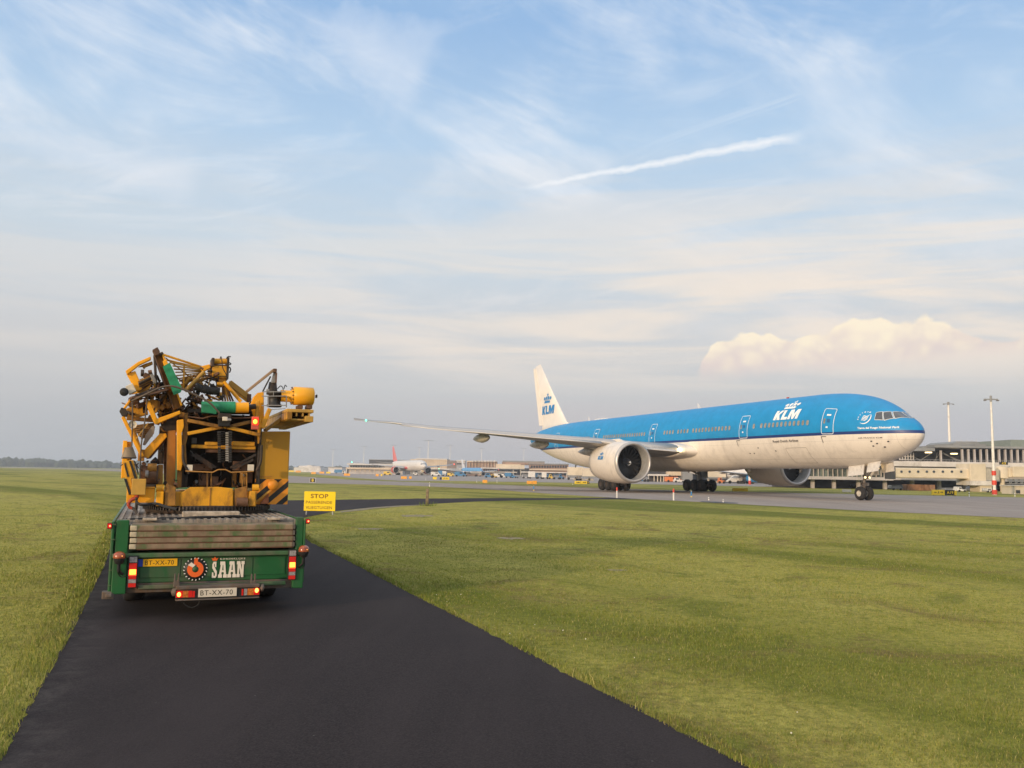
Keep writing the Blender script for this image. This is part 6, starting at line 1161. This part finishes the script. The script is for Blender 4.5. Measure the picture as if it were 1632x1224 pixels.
# counterweight with hazard stripes
CW = mat('counterweight_yellow', (.43, .22, .014), .5, var=.07, vs=1.2)
pa, pb, pc, pd = A_(1142, 676, 2.55), A_(1344, 676, 2.55), A_(1336, 1176, 2.55), A_(1106, 1176, 2.55); pd.x = pa.x-.05
q = MB(); q.prism([pa, pb, Vector((pb.x, 2.55, pc.z)), Vector((pa.x-.06, 2.55, pc.z))], (0, 1.25, 0)); cw = cp('counterweight', q, CW, .02)
xl_, xr_ = pa.x-.06, pb.x; zs0, zs1 = pc.z, A_(1220, 1003, 2.54).z; hh = zs1-zs0
q = MB(); q.b2(xl_, xr_, 2.542, 2.548, zs0, zs1); q.build('stripe_ground', mat('stripe_orange', (.74, .27, .02), .45, var=.06, dirt=.15, dcol=(.35, .15, .03)), cw)
def clip_(pts, x0, x1):
    for sgn, lim in ((1, x0), (-1, x1)):
        out = []
        for i in range(len(pts)):
            a, b_ = pts[i], pts[(i+1) % len(pts)]; ia, ib = sgn*(a[0]-lim) >= 0, sgn*(b_[0]-lim) >= 0
            if ia: out.append(a)
            if ia != ib: t = (lim-a[0])/(b_[0]-a[0]); out.append((lim, a[1]+(b_[1]-a[1])*t))
        pts = out
        if len(pts) < 3: return []
    return pts
pitch = (xr_-xl_)*.46
for i in range(-3, 4):
    x = xl_+.10+i*pitch; P = clip_([(x, zs0), (x+pitch*.46, zs0), (x+pitch*.46+hh*1.12, zs1), (x+hh*1.12, zs1)], xl_, xr_)
    if len(P) > 2: s_ = MB(); s_.prism([(a, 2.541, b_) for a, b_ in P], (0, -.004, 0)); s_.build('black_stripe', BLKS, cw)
c = A_(1226, 1044, 2.5); q = MB(); q.lathe([(0, .09), (-.05, .085), (-.05, .001)], 28, 'y', (c.x, 2.535, c.z)); q.build('boss', mat('stripe_orange', (.74, .27, .02), .45), cw)
s_ = poly([(1195, 1100), (1195, 1172), (1135, 1172)], 2.50, .03); s_.build('rusty_plate', mat('rust_patch', (.36, .12, .05), .75, var=.3, vs=12, dirt=.5), cw)
s_ = bm_(1112, 1158, 1205, 1080, 22, 2.49, .02); s_.build('lug', YB, cw)
q = MB(); a = A_(1130, 985, 2.54); b_ = A_(1215, 985, 2.54); q.beam(a, b_, .008, .012); q.build('weld_seam', YD, cw)
# right upper structure: platform, drum, winch, derrick
q = MB(); a, b_ = A_(1318, 540, 1.9), A_(1502, 572, 1.9)
zt1, zt0 = A_(1410, 524, 1.9).z, A_(1410, 610, 1.9).z
pf = MB(); pf.b2(a.x, b_.x, 1.9, 5.2, zt1-.055, zt1); cp('platform_top', pf, YB)
for i in range(4): pf = MB(); pf.b2(a.x+.05+i*.105, a.x+.075+i*.105, 1.93, 5.1, zt1-.12, zt1-.055); cp('platform_joist', pf, YB, 0)
pf = MB(); pf.b2(a.x+.02, b_.x-.01, 1.94, 5.1, zt0+.02, zt0+.05); cp('platform_base', pf, YB); pf = MB(); pf.b2(b_.x-.14, b_.x, 1.90, 5.1, zt0, zt0+.10); cp('platform_rail', pf, YB); pf = MB(); pf.b2(a.x, a.x+.09, 1.88, 5.1, zt0+.03, zt1-.055); cp('platform_rail', pf, YL)
cp('platform_bracket', beam_poly(1150, 655, 1205, 520, 28, 2.1, .10), YL); cp('platform_arm', poly([(1170, 660), (1300, 560), (1318, 580), (1180, 680)], 2.6, .3), YB)
cp('cable_drum', (lambda q: q.lathe([(0, .001), (.0, .12), (.02, .158), (.34, .158), (.36, .13), (.36, .001)], 36, 'x', (A_(1366, 432, 2.2).x, 2.35, A_(1440, 432, 2.2).z)) and q)(MB()), mat('drum_yellow', (.78, .36, .015), .36, var=.06, dirt=.15, dcol=(.4, .2, .03)), 0)
cp('drum_neck', (lambda q: q.lathe([(-.20, .10), (-.02, .10), (-.02, .14), (0, .14)], 28, 'x', (A_(1368, 432, 2.2).x, 2.35, A_(1440, 436, 2.2).z)) and q)(MB()), YL, 0)
q = MB(); xx = A_(1366, 432, 2.2).x; zz_ = A_(1440, 432, 2.2).z; [q.sph((xx-.012, 2.35+.145*math.cos(t), zz_+.145*math.sin(t)), .012, 6, 4) for t in [2*math.pi*i/14 for i in range(14)]]; cp('flange_bolts', q, BR, 0)
for x in (1412, 1476): cp('drum_foot', bb(x-18, 498, x+18, 522, 2.2, .25), BR)
cp('drum_cap', bb(1520, 424, 1530, 446, 2.28, .1), DK)
sp = MB(); c = A_(1240, 455, 2.35); h0 = A_(1240, 508, 2.35).z; h1 = A_(1240, 402, 2.35).z; sp.lathe([(h0, .11), (h0+.01, .125), (h0+.04, .125), (h0+.06, .105), (h1-.06, .10), (h1-.05, .14), (h1, .14), (h1, .001)], 28, 'z', (c.x, 2.45, 0)); cp('winch_spool', sp, mat('winch_dark', (.045, .045, .045), .5, .3, dirt=.4), 0)
q = MB()
for y in (436, 500): q.beam(A_(1148, y, 2.22), A_(1312, y-2, 2.22), .016, .016)
for x in (1190, 1316): q.beam(A_(x, 432, 2.22), A_(x, 512, 2.22), .018, .018)
q.beam(A_(1228, 400, 2.22), A_(1228, 436, 2.22), .012, .012); q.beam(A_(1150, 405, 2.22), A_(1310, 405, 2.22), .016, .016); q.beam(A_(1195, 530, 2.22), A_(1310, 520, 2.22), .012, .012)
cp('winch_guard', q, GRY, 0)
q = MB(); c = A_(1226, 340, 2.45); q.lathe([(A_(1226, 402, 2.45).z, .085), (A_(1226, 338, 2.45).z, .062), (A_(1226, 338, 2.45).z, .001)], 20, 'z', (c.x, 2.5, 0)); cp('winch_motor', q, DK, 0)
cp('derrick_post', poly([(1212, 345), (1232, 262), (1250, 262), (1250, 345)], 2.42, .08), GRY); cp('derrick_post', poly([(1244, 275), (1254, 275), (1250, 345), (1242, 345)], 2.38, .04), BR, 0); cp('derrick_head', bb(1227, 246, 1252, 272, 2.36, .12), BR)
cp('derrick_jib', bm_(1042, 406, 1232, 254, 20, 2.4), mat('jib_brown', (.30, .20, .12), .6, dirt=.6)); cp('derrick_stay', bm_(1155, 402, 1208, 300, 10, 2.42), DK, 0)
cp('mast_bolt_box', bb(1180, 385, 1200, 402, 2.2, .05), GRY)
cp('swan_plate', poly([(1068, 500), (1092, 440), (1120, 412), (1162, 405), (1164, 612), (1106, 612)], 2.45, .12), YO); cp('post', poly([(1106, 470), (1134, 460), (1132, 585), (1106, 585)], 2.28, .12), YL); cp('post', poly([(1120, 590), (1146, 590), (1140, 700), (1132, 760), (1126, 760)], 2.25, .15), YL)
q = MB(); q.path([A_(1255, 385, 2.4), A_(1275, 366, 2.4), A_(1290, 375, 2.35), A_(1295, 400, 2.3)], .008, 5); q.path([A_(1300, 385, 2.4), A_(1308, 360, 2.4), A_(1318, 370, 2.3)], .008, 5); cp('hose', q, BLK, 0)
# big tube with green wrapping
cp('wrapped_tube', tb_(735, 512, 966, 512, 82, 2.15, n=24), GT, 0); cp('tube_end', tb_(966, 514, 1056, 514, 76, 2.15, n=24), YO, 0); cp('tarp_flap', poly([(735, 490), (842, 500), (836, 558), (800, 552), (738, 545)], 2.02, .012), GT, 0)
cp('shaft', tb_(1056, 512, 1108, 505, 40, 2.2), DK, 0)
cp('work_lamp', bb(848, 553, 940, 590, 2.02, .15), DK); cp('work_lamp_body', bb(852, 586, 934, 642, 2.1, .12), BLK); cp('work_lamp_glass', bb(878, 576, 914, 604, 2.0, .03), PLW); cp('work_lamp_plate', bb(912, 588, 940, 604, 2.0, .02), GRY)
h = cp('signal_lamp', bb(1078, 574, 1130, 664, 2.0, .06), mat('signal_housing', (.5, .10, .06), .5)); q = MB(); q.sph(A_(1103, 610, 1.98), .040, 14, 10, sc=(.9, .5, 1)); q.build('bulb', HOTL, h); q = bb(1084, 582, 1124, 632, 1.985, .015); q.build('lens', mat('signal_red', (.7, .02, .01), .3, emit=1.6, ecol=(1, .04, .01)), h)
# tower head
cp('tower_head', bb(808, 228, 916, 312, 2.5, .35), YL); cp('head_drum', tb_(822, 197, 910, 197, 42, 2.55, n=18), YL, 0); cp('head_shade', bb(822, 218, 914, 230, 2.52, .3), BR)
for x0, y0, x1, y1 in ((804, 172, 824, 232), (908, 168, 924, 318)): cp('head_bracket', bb(x0, y0, x1, y1, 2.45, .4), DK)
q = MB(); q.path([A_(862, 185, 2.42), A_(868, 165, 2.42), A_(874, 190, 2.42), A_(880, 240, 2.4), A_(905, 290, 2.4), A_(915, 320, 2.4)], .008, 5); q.path([A_(905, 178, 2.4), A_(918, 165, 2.4), A_(936, 166, 2.4)], .010, 5); q.path([A_(925, 205, 2.4), A_(936, 215, 2.4), A_(920, 222, 2.4)], .010, 5); q.path([A_(925, 235, 2.4), A_(934, 252, 2.4), A_(926, 275, 2.4)], .012, 5); cp('hose', q, BLK, 0)
cp('head_wedge', poly([(812, 312), (916, 312), (900, 340), (880, 370), (838, 370), (842, 330)], 2.55, .2), YL); cp('head_seam', bb(808, 298, 916, 303, 2.49, .01), YD, 0)
cp('head_leg', tb_(886, 335, 1006, 474, 26, 2.45, n=14), YO, 0); cp('head_leg', tb_(842, 350, 880, 352, 24, 2.45), YL, 0)
for a in ((925, 342, 1060, 445, 26, YB), (938, 372, 1068, 470, 14, YL), (920, 350, 955, 360, 18, GRY)): cp('rear_brace', bm_(*a[:5], 3.0, .1), a[5])
cp('rear_block', bb(1050, 420, 1076, 470, 2.9, .15), BR)
for i in range(5): cp('head_strut', bm_(880+i*6, 362, 880+i*18, 470, 12, 2.75), random.choice([YD, BR, YL]), 0)
# bellows hose and clutter
q = MB()
for i in range(17):
    t = i/16; c0_ = A_(694+162*t, 372+44*t+8*math.sin(t*3), 2.3); c1_ = A_(700+162*t, 374+44*t+8*math.sin(t*3), 2.3); q.tube(c0_, c1_, .062 if i % 2 else .050, 16)
q = MB(); q.path([A_(692+21*i, 366+5.5*i+8*math.sin(i*.5), 2.3) for i in range(9)], lambda t: .066+.010*math.sin(t*2*math.pi*17), 14); cp('bellows', q, BLK, 0)
def clutter(x0, y0, x1, y1, n, d0, d1, ms, r=(.010, .028), L=60):
    for _ in range(n):
        x, y, d = random.uniform(x0, x1), random.uniform(y0, y1), random.uniform(d0, d1); a = random.uniform(0, 6.28); l = random.uniform(.3, 1)*L; q = MB(); k = random.random()
        x2, y2 = x+l*math.cos(a), y+l*math.sin(a); mx, my = (x+x2)/2+random.uniform(-12, 12), (y+y2)/2+random.uniform(-12, 12); m_ = random.choice(ms)
        if k < .6: q.path([A_(x, y, d), A_(mx, my, d-.05), A_(x2, y2, d+.1)], random.uniform(*r)*.6, 6); cp('hose', q, m_, 0)
        elif k < .94: q.beam(A_(x, y, d), A_(x2, y2, d+.1), random.uniform(*r)*2, random.uniform(*r)*2); cp('link', q, m_)
        else: q.box(A_(x, y, d), (random.uniform(.05, .12), .10, random.uniform(.05, .12)), Matrix.Rotation(a, 3, 'Y')); cp('bracket', q, m_)
clutter(620, 300, 800, 520, 46, 2.45, 3.0, [DK, YD, BR, YL, YB, YD], L=110, r=(.012, .034)); clutter(760, 260, 860, 380, 14, 2.3, 2.7, [DK, BLK, BR]); clutter(720, 430, 900, 470, 14, 2.4, 2.7, [DK, BR, YL, YO], L=30)
clutter(320, 290, 470, 410, 34, 2.35, 2.8, [DK, BR, BR, YB, YD], L=80, r=(.012, .034)); clutter(250, 400, 540, 560, 46, 2.4, 2.9, [DK, YL, BR, YD, YD, BR], L=90, r=(.014, .042)); clutter(440, 470, 620, 690, 40, 2.4, 2.8, [DK, BR, YD, YD], L=90, r=(.014, .040)); cp('boom_mass', poly([(430, 420), (560, 400), (600, 520), (560, 560), (450, 560)], 2.85, .2), YD); clutter(590, 440, 740, 560, 18, 2.4, 2.8, [DK, BR, BR]); clutter(960, 470, 1110, 590, 14, 2.5, 2.8, [DK, BR, DK])
# boom butt, its green wrapping and the lattice
cp('boom_butt', beam_poly(440, 140, 572, 520, 62, 2.35, .22), YD); cp('boom_flange', beam_poly(470, 150, 600, 500, 14, 2.25, .3), YL); cp('boom_flange', beam_poly(414, 150, 424, 330, 18, 2.28, .3), DK); cp('boom_flange', beam_poly(412, 150, 545, 520, 10, 2.27, .3), BR)
cp('boom_web', beam_poly(482, 190, 560, 400, 30, 2.22, .06), YO); cp('pulley_block', poly([(398, 118), (434, 98), (450, 128), (446, 150), (416, 160)], 2.2, .22), BR); cp('pulley', tb_(448, 152, 476, 148, 22, 2.3), DK, 0)
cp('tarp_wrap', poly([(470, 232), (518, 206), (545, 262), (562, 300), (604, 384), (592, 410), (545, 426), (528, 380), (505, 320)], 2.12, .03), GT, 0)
for a, w_ in (((470, 150, 742, 238), 17), ((492, 186, 742, 246), 13), ((520, 205, 742, 250), 11), ((540, 228, 742, 254), 11), ((548, 250, 740, 262), 11), ((556, 272, 735, 268), 10), ((560, 296, 732, 276), 10), ((570, 318, 730, 284), 11), ((584, 332, 742, 280), 15), ((596, 360, 744, 290), 18)): cp('lattice_chord', tb_(*a, w_, 2.55+random.uniform(-.1, .25), 2.9), YL if w_ > 11 else YB, 0)
cp('lattice_chord', tb_(622, 402, 752, 268, 26, 2.35, n=14), YB, 0); cp('lattice_post', tb_(617, 212, 611, 396, 12, 2.45), YL, 0); cp('lattice_brace', tb_(488, 172, 690, 330, 8, 2.5), YD, 0); cp('lattice_brace', tb_(560, 300, 700, 420, 8, 2.6), BR, 0)
cp('lattice_joint', poly([(728, 235), (748, 226), (790, 216), (800, 240), (760, 262), (736, 262)], 2.5, .14), YO); cp('joint_pin', tb_(726, 238, 748, 252, 16, 2.42), BR, 0)
cp('post_lower', poly([(640, 400), (690, 330), (700, 345), (655, 430)], 2.6, .12), BR)
# left arm loop
cp('arm', poly([(214, 262), (300, 200), (386, 163), (390, 184), (310, 222), (225, 288)], 2.3, .12), YO); cp('arm', poly([(300, 236), (345, 214), (398, 196), (402, 216), (352, 236), (342, 250), (330, 232)], 2.4, .10), YL); cp('arm', poly([(220, 282), (282, 262), (312, 330), (330, 392), (288, 402)], 2.35, .14), YO); cp('arm_lip', poly([(288, 402), (330, 392), (392, 352), (384, 380), (340, 420)], 2.4, .1), YL)
cp('cable_box', poly([(213, 368), (262, 345), (290, 400), (240, 424)], 2.15, .18), CRM); cp('horn', (lambda q: q.lathe([(0, .062), (-.03, .066), (-.05, .05), (-.05, .001)], 20, 'y', A_(206, 408, 2.1)) and q)(MB()), BLK, 0)
for i in range(7): cp('leaf_spring', bm_(300+i*2, 350+i*7-12, 400-i*3, 290+i*9, 8, 2.25+.02*i), random.choice([BR, DK, GRY, YD]), 0)
cp('roller_arm', poly([(372, 268), (392, 262), (428, 330), (424, 350), (404, 342)], 2.2, .08), GRY); cp('roller', tb_(370, 272, 396, 268, 28, 2.2), BR, 0)
q = MB(); c = A_(380, 418, 2.35); q.lathe([(-.015, .001), (-.015, .30), (.0, .33), (.015, .30), (.015, .001)], 40, 'z', (0, 0, 0)); q.v = [tuple(c+Matrix.Rotation(R(-17), 3, 'Y') @ (Matrix.Rotation(R(8), 3, 'X') @ Vector(v))) for v in q.v]; cp('sheave', q, BR, 0)
cp('sheave_cover', poly([(240, 462), (300, 420), (420, 372), (430, 384), (330, 440), (262, 474)], 2.2, .05), DK)
cp('gusset', poly([(350, 470), (400, 455), (452, 470), (448, 520), (430, 545), (400, 560)], 2.45, .12), YL); cp('elbow', poly([(350, 480), (382, 468), (432, 588), (588, 533), (592, 556), (420, 630), (405, 608)], 2.2, .12), YO); cp('side_gusset', poly([(220, 520), (270, 500), (360, 495), (370, 560), (300, 580), (222, 575)], 2.6, .14), YL); cp('tie', beam_poly(205, 520, 262, 442, 16, 2.3, .08), YO)
cp('pin_joint', poly([(172, 540), (186, 512), (215, 520), (232, 548), (225, 575), (190, 572)], 2.25, .16), DK)
# lower left jib with wooden slats
cp('jib_chord', beam_poly(196, 575, 330, 850, 26, 2.3, .10), YO); cp('jib_chord', beam_poly(262, 640, 316, 800, 22, 2.45, .1), YL); cp('jib_chord', beam_poly(222, 585, 400, 600, 26, 2.5, .1), YD)
for i in range(7): cp('slat', beam_poly(258+i*10, 640+i*13, 412-i*2, 622+i*13, 10, 2.62, .5), mat('slat_brown', (.26, .14, .05), .7, var=.2, dirt=.4), 0)
q = MB(); q.lathe([(-.01, .062), (.01, .062), (.01, .001), (-.01, .001)], 22, 'y', A_(264, 630, 2.2)); cp('white_disc', q, CRM, 0)
cp('jib_plate', poly([(332, 770), (352, 700), (398, 640), (418, 640), (410, 690), (350, 772)], 2.5, .04), mat('plate_taupe', (.30, .25, .20), .6, dirt=.3)); cp('jib_foot', poly([(322, 850), (335, 812), (450, 690), (492, 690), (500, 712), (370, 862)], 2.42, .14), YO); cp('jib_foot_side', poly([(355, 866), (492, 716), (498, 730), (388, 862)], 2.5, .12), BR)
cp('jib_knee', bb(300, 800, 345, 880, 2.35, .12), YD); cp('jib_diag', beam_poly(286, 726, 372, 618, 7, 2.25, .04), YB, 0)
q = MB(); q.path([A_(372, 400, 2.1), A_(362, 470, 2.1), A_(345, 620, 2.1), A_(322, 780, 2.1), A_(314, 1000, 2.05)], .011, 6); q.path([A_(262, 470, 2.15), A_(262, 620, 2.1), A_(258, 760, 2.1), A_(252, 870, 2.05)], .011, 6); q.path([A_(258, 468, 2.15), A_(360, 420, 2.0), A_(470, 372, 1.98), A_(560, 372, 1.95), A_(690, 425, 1.95), A_(790, 480, 1.95), A_(858, 550, 1.98)], .016, 7); cp('long_cable', q, mat('cable_brown', (.10, .075, .055), .6), 0)
q = MB(); q.path([A_(484, 730, 2.6), A_(470, 800, 2.6), A_(462, 890, 2.6)], .006, 5); q.path([A_(492, 740, 2.6), A_(478, 800, 2.6), A_(470, 900, 2.6)], .006, 5); q.path([A_(180, 915, 2.1), A_(210, 890, 2.1), A_(240, 870, 2.1)], .006, 5); cp('thin_cable', q, BLK, 0)
clutter(420, 770, 470, 820, 6, 2.5, 2.6, [DK], r=(.008, .015), L=26); clutter(330, 870, 430, 900, 8, 2.4, 2.6, [DK, BR], L=24); clutter(230, 880, 330, 1000, 10, 2.05, 2.3, [BR, YD, DK], L=50); clutter(440, 1000, 560, 1060, 8, 2.2, 2.4, [YD, BR, DK], L=40)
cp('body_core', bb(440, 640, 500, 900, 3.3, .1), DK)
